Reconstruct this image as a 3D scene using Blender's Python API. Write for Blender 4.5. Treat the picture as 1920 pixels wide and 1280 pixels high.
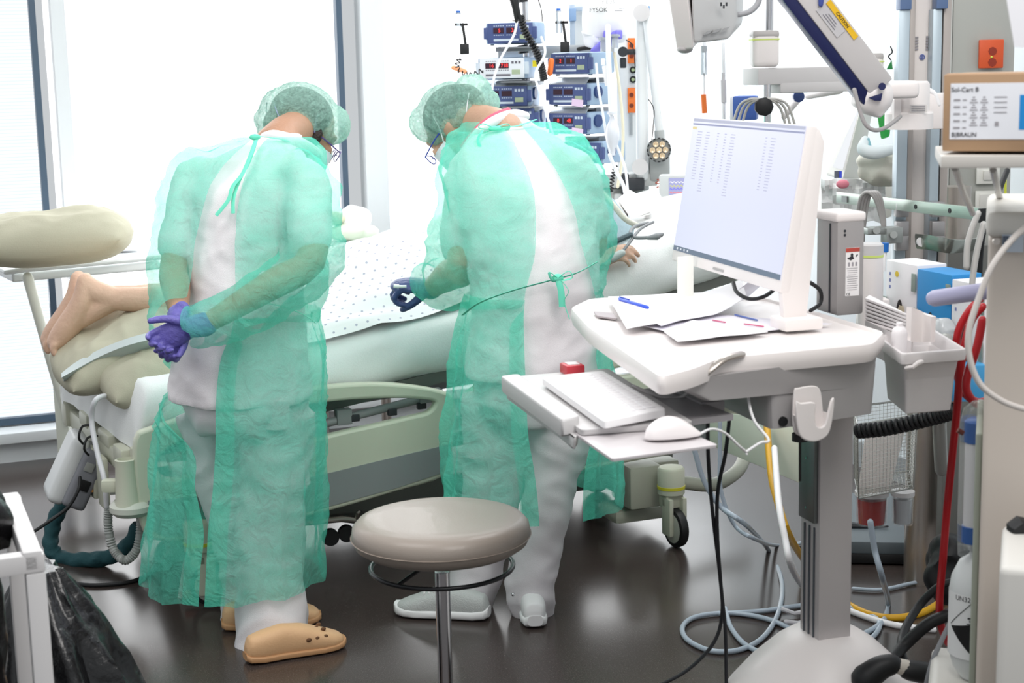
import bpy, bmesh, math, random
from mathutils import Vector, Matrix, noise
V = Vector
for o in list(bpy.data.objects): bpy.data.objects.remove(o)
C = bpy.context.scene.collection
SC = bpy.context.scene
random.seed(4)

# ------------------------------------------------------------------ camera
F = 3000.0; H = 1.62
PITCH = math.atan(525 / F); ROLL = math.radians(1.3)
FW = V((0, math.cos(PITCH), -math.sin(PITCH)))
U0 = V((0, math.sin(PITCH), math.cos(PITCH))); R0 = V((1, 0, 0))
RT = R0 * math.cos(ROLL) - U0 * math.sin(ROLL)
UP = R0 * math.sin(ROLL) + U0 * math.cos(ROLL)
EYE = V((0, 0, H))
cam = bpy.data.cameras.new('camera'); camo = bpy.data.objects.new('camera', cam); C.objects.link(camo)
cam.sensor_width = 36; cam.lens = F / 1920 * 36
cam.dof.use_dof = True; cam.dof.focus_distance = 4.6; cam.dof.aperture_fstop = 7.0
m = Matrix((RT, UP, -FW)).transposed().to_4x4(); m.translation = EYE
camo.matrix_world = m
SC.camera = camo

# ------------------------------------------------------------------ world, light, exposure
SC.view_settings.view_transform = 'Standard'; SC.view_settings.look = 'None'
SC.view_settings.gamma = 1; SC.view_settings.exposure = 0.0; SC.view_settings.use_curve_mapping = False
try: SC.cycles.max_bounces = 8; SC.cycles.transparent_max_bounces = 24; SC.cycles.use_denoising = True; SC.cycles.caustics_reflective = False; SC.cycles.caustics_refractive = False
except Exception: pass
w = bpy.data.worlds.new('World'); SC.world = w; w.use_nodes = True
w.node_tree.nodes['Background'].inputs[0].default_value = (0.93, 0.97, 1.0, 1)
w.node_tree.nodes['Background'].inputs[1].default_value = 0.62
def area(name, loc, aim, sx, sy, power, col=(1, 1, 1)):
    l = bpy.data.lights.new(name, 'AREA'); l.shape = 'RECTANGLE'; l.size = sx; l.size_y = sy; l.energy = power; l.color = col
    o = bpy.data.objects.new(name, l); C.objects.link(o); o.location = loc
    o.rotation_euler = (V(aim) - V(loc)).to_track_quat('-Z', 'Y').to_euler()
    return o
# daylight that comes in through the window wall, and the ceiling luminaires of the ward
area('window_daylight', (-0.6, 6.72, 1.6), (-0.1, 4.0, 0.7), 4.0, 2.4, 60, (0.97, 0.99, 1.0))
area('ceiling_light', (0.9, 1.6, 3.3), (0.3, 4.4, 0.6), 1.6, 1.6, 60, (1.0, 0.97, 0.94))
area('ceiling_light', (-1.2, 3.2, 3.3), (-0.6, 4.4, 0.4), 1.4, 1.4, 34, (1.0, 0.98, 0.96))
area('ceiling_light', (1.0, 5.4, 3.3), (0.9, 5.4, 0.6), 1.4, 1.4, 40, (1.0, 0.99, 0.98))

# ------------------------------------------------------------------ projection helpers (photo pixel + depth or height -> place)
def ray(px, py): return FW + RT * ((px - 960) / F) + UP * ((640 - py) / F)
def P(px, py, Y):
    d = ray(px, py); return EYE + d * (Y / d.y)
def Z(px, py, z=0.0):
    d = ray(px, py); return EYE + d * ((z - H) / d.z)
def proj(p):
    d = p - EYE; t = d.dot(FW); return (960 + F * d.dot(RT) / t, 640 - F * d.dot(UP) / t)

# ------------------------------------------------------------------ materials
def lin(c):
    if isinstance(c, str):
        c = c.lstrip('#'); c = [int(c[i:i + 2], 16) / 255 for i in (0, 2, 4)]
        c = [x / 12.92 if x <= .04045 else ((x + .055) / 1.055) ** 2.4 for x in c]
    return (c[0], c[1], c[2], 1)
MATS = {}
def nt(name):
    m = bpy.data.materials.new(name); m.use_nodes = True; m.node_tree.nodes.clear()
    o = m.node_tree.nodes.new('ShaderNodeOutputMaterial')
    N = m.node_tree.nodes; L = m.node_tree.links
    return m, N, L, o
def mat(name, col, rough=.5, metal=0, bump=0, bscale=60, var=0, vscale=8, trans=0, alpha=1, emit=0, coat=0, spec=.5, ior=1.45):
    if name in MATS: return MATS[name]
    m, N, L, o = nt(name)
    b = N.new('ShaderNodeBsdfPrincipled'); L.new(b.outputs[0], o.inputs[0])
    c = lin(col)
    b.inputs['Base Color'].default_value = c; b.inputs['Roughness'].default_value = rough
    b.inputs['Metallic'].default_value = metal; b.inputs['Transmission Weight'].default_value = trans
    b.inputs['Alpha'].default_value = alpha; b.inputs['Coat Weight'].default_value = coat
    b.inputs['Specular IOR Level'].default_value = spec; b.inputs['IOR'].default_value = ior
    if emit: b.inputs['Emission Color'].default_value = c; b.inputs['Emission Strength'].default_value = emit
    tc = N.new('ShaderNodeTexCoord')
    if bump:
        n = N.new('ShaderNodeTexNoise'); n.inputs['Scale'].default_value = bscale; n.inputs['Detail'].default_value = 4
        L.new(tc.outputs['Object'], n.inputs['Vector'])
        bp = N.new('ShaderNodeBump'); bp.inputs['Strength'].default_value = bump; bp.inputs['Distance'].default_value = .01
        L.new(n.outputs[0], bp.inputs['Height']); L.new(bp.outputs[0], b.inputs['Normal'])
    if var:
        n = N.new('ShaderNodeTexNoise'); n.inputs['Scale'].default_value = vscale; n.inputs['Detail'].default_value = 5
        L.new(tc.outputs['Object'], n.inputs['Vector'])
        mx = N.new('ShaderNodeMix'); mx.data_type = 'RGBA'
        mx.inputs[6].default_value = tuple(max(0, x * (1 - var)) for x in c[:3]) + (1,)
        mx.inputs[7].default_value = tuple(min(1, x * (1 + var * .6)) for x in c[:3]) + (1,)
        L.new(n.outputs[0], mx.inputs[0]); L.new(mx.outputs[2], b.inputs['Base Color'])
    MATS[name] = m; return m
def sheer(name, col, dens, dvar=.1, scale=420, transl=.45, vscale=9, thread=None):
    """thin non-woven cloth: part of the light goes straight through, the rest is scattered front and back"""
    if name in MATS: return MATS[name]
    m, N, L, o = nt(name)
    tr = N.new('ShaderNodeBsdfTransparent'); di = N.new('ShaderNodeBsdfDiffuse'); tl = N.new('ShaderNodeBsdfTranslucent')
    di.inputs[0].default_value = lin(col); tl.inputs[0].default_value = lin(col)
    a = N.new('ShaderNodeMixShader'); a.inputs[0].default_value = transl
    L.new(di.outputs[0], a.inputs[1]); L.new(tl.outputs[0], a.inputs[2])
    tc = N.new('ShaderNodeTexCoord')
    n = N.new('ShaderNodeTexNoise'); n.inputs['Scale'].default_value = scale; n.inputs['Detail'].default_value = 2
    n2 = N.new('ShaderNodeTexNoise'); n2.inputs['Scale'].default_value = vscale; n2.inputs['Detail'].default_value = 4; n2.inputs['Distortion'].default_value = 1.2
    L.new(tc.outputs['Object'], n.inputs['Vector']); L.new(tc.outputs['Object'], n2.inputs['Vector'])
    ad = N.new('ShaderNodeMath'); ad.operation = 'ADD'; L.new(n.outputs[0], ad.inputs[0]); L.new(n2.outputs[0], ad.inputs[1])
    mr = N.new('ShaderNodeMapRange'); mr.inputs['From Min'].default_value = .7; mr.inputs['From Max'].default_value = 1.3
    mr.inputs['To Min'].default_value = dens - dvar; mr.inputs['To Max'].default_value = min(1, dens + dvar)
    L.new(ad.outputs[0], mr.inputs[0])
    bp = N.new('ShaderNodeBump'); bp.inputs['Strength'].default_value = .7; bp.inputs['Distance'].default_value = .02
    n3 = N.new('ShaderNodeTexNoise'); n3.inputs['Scale'].default_value = 14; n3.inputs['Detail'].default_value = 3; n3.inputs['Distortion'].default_value = 2.5; L.new(tc.outputs['Object'], n3.inputs['Vector'])
    L.new(n3.outputs[0], bp.inputs['Height']); L.new(bp.outputs[0], di.inputs['Normal']); L.new(bp.outputs[0], tl.inputs['Normal'])
    mx = N.new('ShaderNodeMixShader'); L.new(mr.outputs[0], mx.inputs[0]); L.new(tr.outputs[0], mx.inputs[1]); L.new(a.outputs[0], mx.inputs[2])
    L.new(mx.outputs[0], o.inputs[0])
    MATS[name] = m; return m
def glow(name, col, s):
    if name in MATS: return MATS[name]
    m, N, L, o = nt(name)
    e = N.new('ShaderNodeEmission'); e.inputs[0].default_value = lin(col); e.inputs[1].default_value = s
    L.new(e.outputs[0], o.inputs[0]); MATS[name] = m; return m

# ------------------------------------------------------------------ geometry helpers
def frame(o, fwd, up=(0, 0, 1)):
    f = V(fwd).normalized(); r = f.cross(V(up)).normalized(); u = r.cross(f)
    m = Matrix((r, f, u)).transposed().to_4x4(); m.translation = V(o); return m
def yawm(o, deg):
    return Matrix.Translation(V(o)) @ Matrix.Rotation(math.radians(deg), 4, 'Z')
def cr(pts, k, closed=False):
    """Catmull-Rom through a list of tuples/vectors/numbers"""
    n = len(pts)
    if k <= 1 or n < 3: return list(pts)
    out = []
    rng = n if closed else n - 1
    for i in range(rng):
        if closed: a, b, c, d = pts[(i - 1) % n], pts[i], pts[(i + 1) % n], pts[(i + 2) % n]
        else: a, b, c, d = pts[max(0, i - 1)], pts[i], pts[i + 1], pts[min(n - 1, i + 2)]
        for j in range(k):
            t = j / k
            out.append(((b * 2) + (c - a) * t + (a * 2 - b * 5 + c * 4 - d) * t * t + (b * 3 - a - c * 3 + d) * t ** 3) * .5)
    if not closed: out.append(pts[-1])
    return out
class B:
    def __init__(s, M=None): s.bm = bmesh.new(); s.M = M or Matrix.Identity(4); s.mi = 0
    def _add(s, tmp, M=None):
        me = bpy.data.meshes.new('t'); tmp.to_mesh(me); tmp.free(); me.transform(s.M @ (M or Matrix.Identity(4)))
        n0 = len(s.bm.faces); s.bm.from_mesh(me); bpy.data.meshes.remove(me)
        s.bm.faces.ensure_lookup_table()
        for i in range(n0, len(s.bm.faces)): s.bm.faces[i].material_index = s.mi
        return s
    def box(s, c, d, rot=None, bev=0, seg=2, taper=1.0):
        t = bmesh.new(); bmesh.ops.create_cube(t, size=1)
        for v in t.verts:
            k = taper if v.co.z < 0 else 1
            v.co = V((v.co.x * d[0] * k, v.co.y * d[1] * k, v.co.z * d[2]))
        if bev: bmesh.ops.bevel(t, geom=list(t.edges), offset=min(bev, min(d) * .49), segments=seg, affect='EDGES', profile=.6)
        M = Matrix.Translation(V(c))
        if rot is not None: M = M @ (rot.to_4x4() if isinstance(rot, Matrix) else Matrix.Rotation(math.radians(rot), 4, 'Z'))
        return s._add(t, M)
    def cyl(s, p0, p1, r, r1=None, n=20):
        return s.tube([V(p0), V(p1)], [r, r if r1 is None else r1], n)
    def tube(s, pts, r, n=10, closed=False, rnd=False, k=0, flat=1.0, cap=True, upv=None, fold=None):
        pts = [V(p) for p in pts]
        rs = list(r) if isinstance(r, (list, tuple)) else [r] * len(pts)
        if k: pts = cr(pts, k, closed); rs = cr(rs, k, closed)
        N = len(pts)
        if rnd and not closed:
            def endc(p, q, rr):
                d = (p - q).normalized(); return [(p + d * rr * math.sin(a), rr * math.cos(a)) for a in (math.radians(35), math.radians(65), math.radians(84))]
            e0 = endc(pts[0], pts[1], rs[0])[::-1]; e1 = endc(pts[-1], pts[-2], rs[-1])
            pts = [a for a, _ in e0] + pts + [a for a, _ in e1]; rs = [b for _, b in e0] + rs + [b for _, b in e1]; N = len(pts)
        tang = []
        for i in range(N):
            if closed: d = pts[(i + 1) % N] - pts[i - 1]
            else: d = pts[min(N - 1, i + 1)] - pts[max(0, i - 1)]
            tang.append(d.normalized() if d.length > 1e-9 else V((0, 0, 1)))
        ref = V(upv) if upv is not None else (V((0, 0, 1)) if abs(tang[0].z) < .9 else V((0, 1, 0)))
        nrm = (ref - tang[0] * ref.dot(tang[0])).normalized()
        t = bmesh.new(); rings = []
        for i in range(N):
            nrm = nrm - tang[i] * nrm.dot(tang[i])
            nrm = nrm.normalized() if nrm.length > 1e-9 else tang[i].orthogonal().normalized()
            bi = tang[i].cross(nrm)
            ring = []
            for j in range(n):
                a = 2 * math.pi * j / n
                rr = rs[i]
                if fold: rr *= fold(i / max(1, N - 1), a)
                ring.append(t.verts.new(pts[i] + nrm * (math.cos(a) * rr * flat) + bi * (math.sin(a) * rr)))
            rings.append(ring)
        for i in range(N if closed else N - 1):
            A, Bq = rings[i], rings[(i + 1) % N]
            for j in range(n):
                t.faces.new((A[j], A[(j + 1) % n], Bq[(j + 1) % n], Bq[j]))
        if cap and not closed:
            t.faces.new(rings[0][::-1]); t.faces.new(rings[-1])
        bmesh.ops.recalc_face_normals(t, faces=list(t.faces)) if cap or closed else None
        return s._add(t)
    def lathe(s, prof, M=None, n=32):
        t = bmesh.new(); rings = []
        for r, z in prof:
            if r < 1e-6: rings.append([t.verts.new((0, 0, z))])
            else: rings.append([t.verts.new((r * math.cos(2 * math.pi * j / n), r * math.sin(2 * math.pi * j / n), z)) for j in range(n)])
        for a, b in zip(rings, rings[1:]):
            for j in range(n):
                j2 = (j + 1) % n
                if len(a) == 1 and len(b) == 1: continue
                if len(a) == 1: t.faces.new((a[0], b[j2], b[j]))
                elif len(b) == 1: t.faces.new((a[j], a[j2], b[0]))
                else: t.faces.new((a[j], a[j2], b[j2], b[j]))
        bmesh.ops.recalc_face_normals(t, faces=list(t.faces))
        return s._add(t, M)
    def ball(s, c, r, M=None, n=20):
        r = (r, r, r) if not isinstance(r, (tuple, list)) else r
        t = bmesh.new(); bmesh.ops.create_uvsphere(t, u_segments=n, v_segments=max(6, n * 2 // 3), radius=1)
        for v in t.verts: v.co = V((v.co.x * r[0], v.co.y * r[1], v.co.z * r[2]))
        return s._add(t, Matrix.Translation(V(c)) @ (M.to_3x3().to_4x4() if M else Matrix.Identity(4)))
    def prism(s, pts, h, M=None, bev=0, seg=2, axis='Z'):
        """pts 2-D outline extruded from 0 to h along local Z"""
        t = bmesh.new()
        if axis == 'Z': f = [t.verts.new((p[0], p[1], 0)) for p in pts]; d = V((0, 0, h))
        else: f = [t.verts.new((p[0], 0, p[1])) for p in pts]; d = V((0, h, 0))
        face = t.faces.new(f)
        r = bmesh.ops.extrude_face_region(t, geom=[face])
        bmesh.ops.translate(t, vec=d, verts=[e for e in r['geom'] if isinstance(e, bmesh.types.BMVert)])
        bmesh.ops.recalc_face_normals(t, faces=list(t.faces))
        if bev:
            ed = [e for e in t.edges if len(e.link_faces) == 2 and e.calc_face_angle(0) > .5]
            bmesh.ops.bevel(t, geom=ed, offset=bev, segments=seg, affect='EDGES', profile=.6)
        return s._add(t, M)
    def hull(s, top, bot, bev=0, seg=2):
        """closed solid between two equal-length loops of world points"""
        t = bmesh.new(); a = [t.verts.new(p) for p in top]; b = [t.verts.new(p) for p in bot]; n = len(a)
        t.faces.new(a); t.faces.new(b[::-1])
        for i in range(n): t.faces.new((a[i], b[i], b[(i + 1) % n], a[(i + 1) % n]))
        bmesh.ops.recalc_face_normals(t, faces=list(t.faces))
        if bev:
            ed = [e for e in t.edges if e.calc_face_angle(0) > .3]
            bmesh.ops.bevel(t, geom=ed, offset=bev, segments=seg, affect='EDGES', profile=.6)
        return s._add(t)
    def sheet(s, rows, closed=False, thick=0):
        t = bmesh.new(); g = [[t.verts.new(p) for p in r] for r in rows]
        for i in range(len(g) - 1):
            n = len(g[i])
            for j in range(n if closed else n - 1):
                t.faces.new((g[i][j], g[i][(j + 1) % n], g[i + 1][(j + 1) % n], g[i + 1][j]))
        if thick: 
            bmesh.ops.recalc_face_normals(t, faces=list(t.faces)); bmesh.ops.solidify(t, geom=list(t.faces), thickness=thick)
        return s._add(t)
    def loft(s, rings, cap=True):
        t = bmesh.new(); g = [[t.verts.new(p) for p in r] for r in rings]; n = len(g[0])
        for i in range(len(g) - 1):
            for j in range(n): t.faces.new((g[i][j], g[i][(j + 1) % n], g[i + 1][(j + 1) % n], g[i + 1][j]))
        if cap: t.faces.new(g[0][::-1]); t.faces.new(g[-1])
        bmesh.ops.recalc_face_normals(t, faces=list(t.faces))
        return s._add(t)
    def mesh(s, name='m'):
        me = bpy.data.meshes.new(name); s.bm.to_mesh(me); s.bm.free(); return me
def fuse(b, voxel=.01, smooth=4, wr=None, extra=None):
    me = b.mesh('tmp'); o = bpy.data.objects.new('tmp', me); C.objects.link(o)
    r = o.modifiers.new('r', 'REMESH'); r.mode = 'VOXEL'; r.voxel_size = voxel
    q = o.modifiers.new('s', 'SMOOTH'); q.factor = .5; q.iterations = smooth
    dg = bpy.context.evaluated_depsgraph_get(); dg.update()
    out = bpy.data.meshes.new_from_object(o.evaluated_get(dg))
    bpy.data.objects.remove(o); bpy.data.meshes.remove(me)
    if wr: wrinkle(out, wr)
    if extra:
        for v in out.vertices: v.co = extra(v.co)
    return out
def wrinkle(me, specs):
    """cloth creases: push vertices along their normals by stretched ridged noise; specs = [(amp, scale xyz, seed)]"""
    me.update(); ns = [v.normal.copy() for v in me.vertices]
    for v, n in zip(me.vertices, ns):
        d = 0
        for amp, sc, sd in specs:
            p = V((v.co.x * sc[0] + sd, v.co.y * sc[1] + sd * 1.7, v.co.z * sc[2] + sd * .6))
            d += amp * (1 - 2 * abs(noise.noise(p)) * 1.6)
        v.co += n * d
WORLD = set()
def thing(name, label, cat, loc=(0, 0, 0), M=None, group=None, kind=None):
    """an Empty at the base of the thing; parts given in world coordinates unless M (then local)"""
    o = bpy.data.objects.new(name, None); C.objects.link(o); o.empty_display_size = .05
    if M is not None: o.matrix_basis = M
    else: o.location = V(loc); WORLD.add(o.name)
    tag(o, label, cat, group, kind); return o
def tag(o, label=None, cat=None, group=None, kind=None):
    if label: o['label'] = label
    if cat: o['category'] = cat
    if group: o['group'] = group
    if kind: o['kind'] = kind
    return o
def put(name, src, mats, parent=None, sharp=38, label=None):
    me = src if isinstance(src, bpy.types.Mesh) else src.mesh(name)
    me.name = name
    for m_ in (mats if isinstance(mats, (list, tuple)) else [mats]): me.materials.append(m_)
    me.polygons.foreach_set('use_smooth', [True] * len(me.polygons))
    if sharp: me.set_sharp_from_angle(angle=math.radians(sharp))
    o = bpy.data.objects.new(name, me); C.objects.link(o)
    if parent is not None:
        o.parent = parent
        if parent.name in WORLD and parent.parent is None and parent.type == 'EMPTY':
            o.matrix_parent_inverse = Matrix.Translation(-parent.location)
    if label: o['label'] = label
    return o
def single(name, src, mats, label, cat, group=None, base=None, sharp=38, kind=None):
    """a thing that is one mesh; its origin goes to its base"""
    me = src if isinstance(src, bpy.types.Mesh) else src.mesh(name)
    cs = [v.co for v in me.vertices]
    c = V(base) if base is not None else V(((min(v.x for v in cs) + max(v.x for v in cs)) / 2, (min(v.y for v in cs) + max(v.y for v in cs)) / 2, min(v.z for v in cs)))
    me.transform(Matrix.Translation(-c)); o = put(name, me, mats, None, sharp); o.location = c
    return tag(o, label, cat, group, kind)
def struct(name, src, mats, label=None):
    o = put(name, src, mats, None, 30); o['kind'] = 'structure'; return o
def copy_tree(o, parent=None):
    c = o.copy(); C.objects.link(c)
    if parent: c.parent = parent
    for ch in list(o.children): copy_tree(ch, c)
    return c
def text(body, size, M, m_, parent, name='lettering', ext=.0004, align='CENTER', bend=None):
    cu = bpy.data.curves.new('txt', 'FONT'); cu.body = body; cu.size = size; cu.extrude = ext; cu.align_x = align; cu.align_y = 'CENTER'
    o = bpy.data.objects.new('txt', cu); C.objects.link(o)
    dg = bpy.context.evaluated_depsgraph_get(); dg.update()
    me = bpy.data.meshes.new_from_object(o.evaluated_get(dg)); bpy.data.objects.remove(o); bpy.data.curves.remove(cu)
    if bend: 
        for v in me.vertices: v.co = bend(v.co)
    me.transform(M); return put(name, me, m_, parent, None)
def facem(o, right, up):
    """text/label frame: local X=right, Y=up, Z=normal"""
    r = V(right).normalized(); u = V(up); u = (u - r * u.dot(r)).normalized(); n = r.cross(u)
    m = Matrix((r, u, n)).transposed().to_4x4(); m.translation = V(o); return m

# ------------------------------------------------------------------ palette
white_wall = mat('white_wall_paint', '#dfe6ea', .6)
frame_white = mat('frame_white', '#e9eef0', .4)
frame_dark = mat('frame_dark', '#4c5f72', .4)
cream = mat('bed_cream_plastic', '#ccd0bd', .38)
cream2 = mat('cream_panel', '#c9cdb9', .45)
greyp = mat('grey_plastic', '#8f9699', .42)
lgrey = mat('light_grey_plastic', '#c8c6c6', .4)
warmw = mat('warm_white_plastic', '#ece6e4', .35)
whitep = mat('white_plastic', '#f2f1f2', .35)
cartgrey = mat('cart_grey', '#a9a6a6', .42)
cartmid = mat('cart_mid_grey', '#9a979a', .45)
alu = mat('aluminium', '#a9a7a8', .32, .55)
steel = mat('brushed_steel', '#b8b0a9', .3, .9)
chrome = mat('chrome', '#cfcfd2', .12, 1)
black = mat('black_rubber', '#17181a', .5)
dark = mat('dark_plastic', '#303338', .45)
navy = mat('navy_plastic', '#1d2350', .35)
wintex = glow('window_glow', '#ffffff', 1.0)
# ================================================================== the room
YAW = 21.0
UX, UY = math.cos(math.radians(YAW)), math.sin(math.radians(YAW))
C0 = V((-1.13, 4.75, 0))
def bed(u, v, z=0.0): return V((C0.x + UX * u - UY * v, C0.y + UY * u + UX * v, z))
RM = Matrix.Rotation(math.radians(YAW), 4, 'Z'); RM.translation = C0   # room/bed frame: x along the window wall, y towards it
WV = 2.13                                                            # window wall
def uat(px, v):                                                      # u on the line v = const seen at column px of the horizon
    k = (px - 960) / F
    return (k * (C0.y + UX * v) - C0.x + UY * v) / (UX - k * UY)
# floor
m, N, L, o = nt('floor_vinyl'); MATS['floor_vinyl'] = m
b = N.new('ShaderNodeBsdfPrincipled'); L.new(b.outputs[0], o.inputs[0]); tc = N.new('ShaderNodeTexCoord')
n1 = N.new('ShaderNodeTexNoise'); n1.inputs['Scale'].default_value = 260; n1.inputs['Detail'].default_value = 2
n2 = N.new('ShaderNodeTexVoronoi'); n2.inputs['Scale'].default_value = 170
n3 = N.new('ShaderNodeTexNoise'); n3.inputs['Scale'].default_value = 2.2; n3.inputs['Detail'].default_value = 6
for n in (n1, n2, n3): L.new(tc.outputs['Object'], n.inputs['Vector'])
r1 = N.new('ShaderNodeValToRGB'); r1.color_ramp.elements[0].color = lin('#332d2b'); r1.color_ramp.elements[1].color = lin('#504642')
r1.color_ramp.elements[0].position = .35; r1.color_ramp.elements[1].position = .7
L.new(n1.outputs[0], r1.inputs[0])
r2 = N.new('ShaderNodeValToRGB'); r2.color_ramp.elements[0].color = (1, 1, 1, 1); r2.color_ramp.elements[1].color = (0, 0, 0, 1)
r2.color_ramp.elements[0].position = .08; r2.color_ramp.elements[1].position = .16
L.new(n2.outputs[0], r2.inputs[0])
mx = N.new('ShaderNodeMix'); mx.data_type = 'RGBA'; mx.inputs[7].default_value = lin('#8f8682')
mu = N.new('ShaderNodeMath'); mu.operation = 'MULTIPLY'; mu.inputs[1].default_value = .35; L.new(r2.outputs[0], mu.inputs[0])
L.new(mu.outputs[0], mx.inputs[0]); L.new(r1.outputs[0], mx.inputs[6]); L.new(mx.outputs[2], b.inputs['Base Color'])
mr = N.new('ShaderNodeMapRange'); mr.inputs['To Min'].default_value = .15; mr.inputs['To Max'].default_value = .27
L.new(n3.outputs[0], mr.inputs[0]); L.new(mr.outputs[0], b.inputs['Roughness'])
q = B(); q.box((0.5, 4.5, -.05), (12, 12, .1)); struct('floor', q, m)

uL, uC, uR = -2.4, uat(1262, WV), 0
u1, u2 = uat(105, WV), uat(668, WV)
ZT = 3.3
# wall below and between the windows
q = B(RM); q.box(((uL + uC) / 2, WV + .1, .065), (uC - uL, .2, .13)); q.box(((uL + uC) / 2, WV + .1, ZT + .25), (uC - uL, .2, .5))
for a, c in ((uat(126, WV), uat(152, WV)), (uat(692, WV), uat(733, WV))):
    q.box(((a + c) / 2, WV + .02, ZT / 2), (c - a, .1, ZT))
struct('wall_back', q, frame_white)
q = B(RM); q.box(((uL + uC) / 2, WV - .06, .115), (uC - uL, .14, .045), bev=.006); q.box(((uL + uC) / 2, WV - .035, .045), (uC - uL, .07, .09)); struct('trim_1', q, frame_white)
# blinds: translucent daylit shades
def blind(name, a, c, striped):
    m, N, L, o = nt(name + '_daylit_shade')
    e = N.new('ShaderNodeEmission'); tc = N.new('ShaderNodeTexCoord'); wv = N.new('ShaderNodeTexWave')
    wv.bands_direction = 'Z'; wv.inputs['Scale'].default_value = 22; L.new(tc.outputs['Object'], wv.inputs['Vector'])
    rp = N.new('ShaderNodeValToRGB'); rp.color_ramp.elements[0].color = lin('#e3edf8') if striped else lin('#fbfdff'); rp.color_ramp.elements[1].color = (1, 1, 1, 1)
    rp.color_ramp.elements[0].position = .1; rp.color_ramp.elements[1].position = .6
    L.new(wv.outputs[0], rp.inputs[0]); L.new(rp.outputs[0], e.inputs[0]); e.inputs[1].default_value = 1.15 if striped else 2.3
    L.new(e.outputs[0], o.inputs[0]); return m
for i, (a, c) in enumerate(((uL, uat(98, WV)), (uat(116, WV), uat(662, WV)), (uat(733, WV), uC)), 1):
    q = B(RM); zb = .165
    q.box(((a + c) / 2, WV + .06, zb - .012), (c - a, .05, .03)); fw = .016
    q.box((c - fw / 2 if i < 3 else a - fw, WV + .05, (ZT + zb) / 2), (.026, .05, ZT - zb)); 
    fr = struct('window_%d' % i, q, frame_dark)
    q = B(RM); q.box(((a + c) / 2, WV + .075, (ZT + zb) / 2), (c - a, .004, ZT - zb))
    pn = put('blind', q, blind('blind_%d' % i, a, c, i == 1), fr)
# right wall, coming forward from the corner
q = B(RM); q.box((uC + .1, WV - 2.6, ZT / 2 + .25), (.2, 5.4, ZT + .5)); struct('wall_right', q, white_wall)
q = B(RM); q.box((uC - .008, WV - 2.6, .05), (.016, 5.2, .1)); struct('baseboard_right', q, mat('baseboard_grey', '#9aa0a4', .5))
# ================================================================== people
skin1 = mat('skin_tan', '#b98e74', .5, bump=.15, bscale=120, var=.12, vscale=30)
skin2 = mat('skin_light', '#c19a82', .5, bump=.15, bscale=120, var=.12, vscale=30)
skinp = mat('skin_patient', '#d9b49c', .55, bump=.2, bscale=90, var=.14, vscale=22)
hairm = mat('dark_hair', '#2b211d', .55, bump=.6, bscale=150)
glove = mat('violet_nitrile', '#6f68b8', .42, bump=.35, bscale=110, var=.12, vscale=25)
gloveb = mat('blue_nitrile', '#4a5688', .42, bump=.35, bscale=90, var=.12)
scrub = mat('scrub_white_cotton', '#f1ebee', .85, bump=.25, bscale=500)
trousers = mat('trouser_white_cotton', '#dedadd', .85, bump=.25, bscale=500)
gownm = sheer('green_gown', '#78eed4', .47, .08)
capm = sheer('green_cap', '#b9e6d8', .66, .16, scale=150, vscale=60)
tie = mat('green_tie', '#74e2c4', .8)
maskm = mat('mask_white', '#e9eef2', .8)
def head_b(b, M, s=1.0):
    k = B(M @ Matrix.Scale(s, 4)); k.bm.free(); k.bm = b.bm
    old = b.M
    b.M = M @ Matrix.Scale(s, 4)
    b.ball((0, -.012, .03), (.076, .098, .092)); b.ball((0, .035, -.035), (.060, .058, .072)); b.ball((0, .062, -.085), (.026, .024, .024))
    b.ball((0, .02, -.055), (.056, .05, .05))
    b.tube([(0, .088, .012), (0, .104, -.022), (0, .110, -.036)], [.009, .012, .014], 10, rnd=True)
    b.ball((0, .088, .03), (.05, .016, .012)); b.ball((0, .092, -.064), (.022, .012, .009))
    for sx in (-1, 1):
        b.ball((sx * .03, .092, -.012), (.02, .012, .018))
        b.ball((sx * .076, -.004, -.008), (.010, .020, .032)); b.ball((sx * .083, -.014, .004), (.008, .016, .022))
    b.M = old
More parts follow.
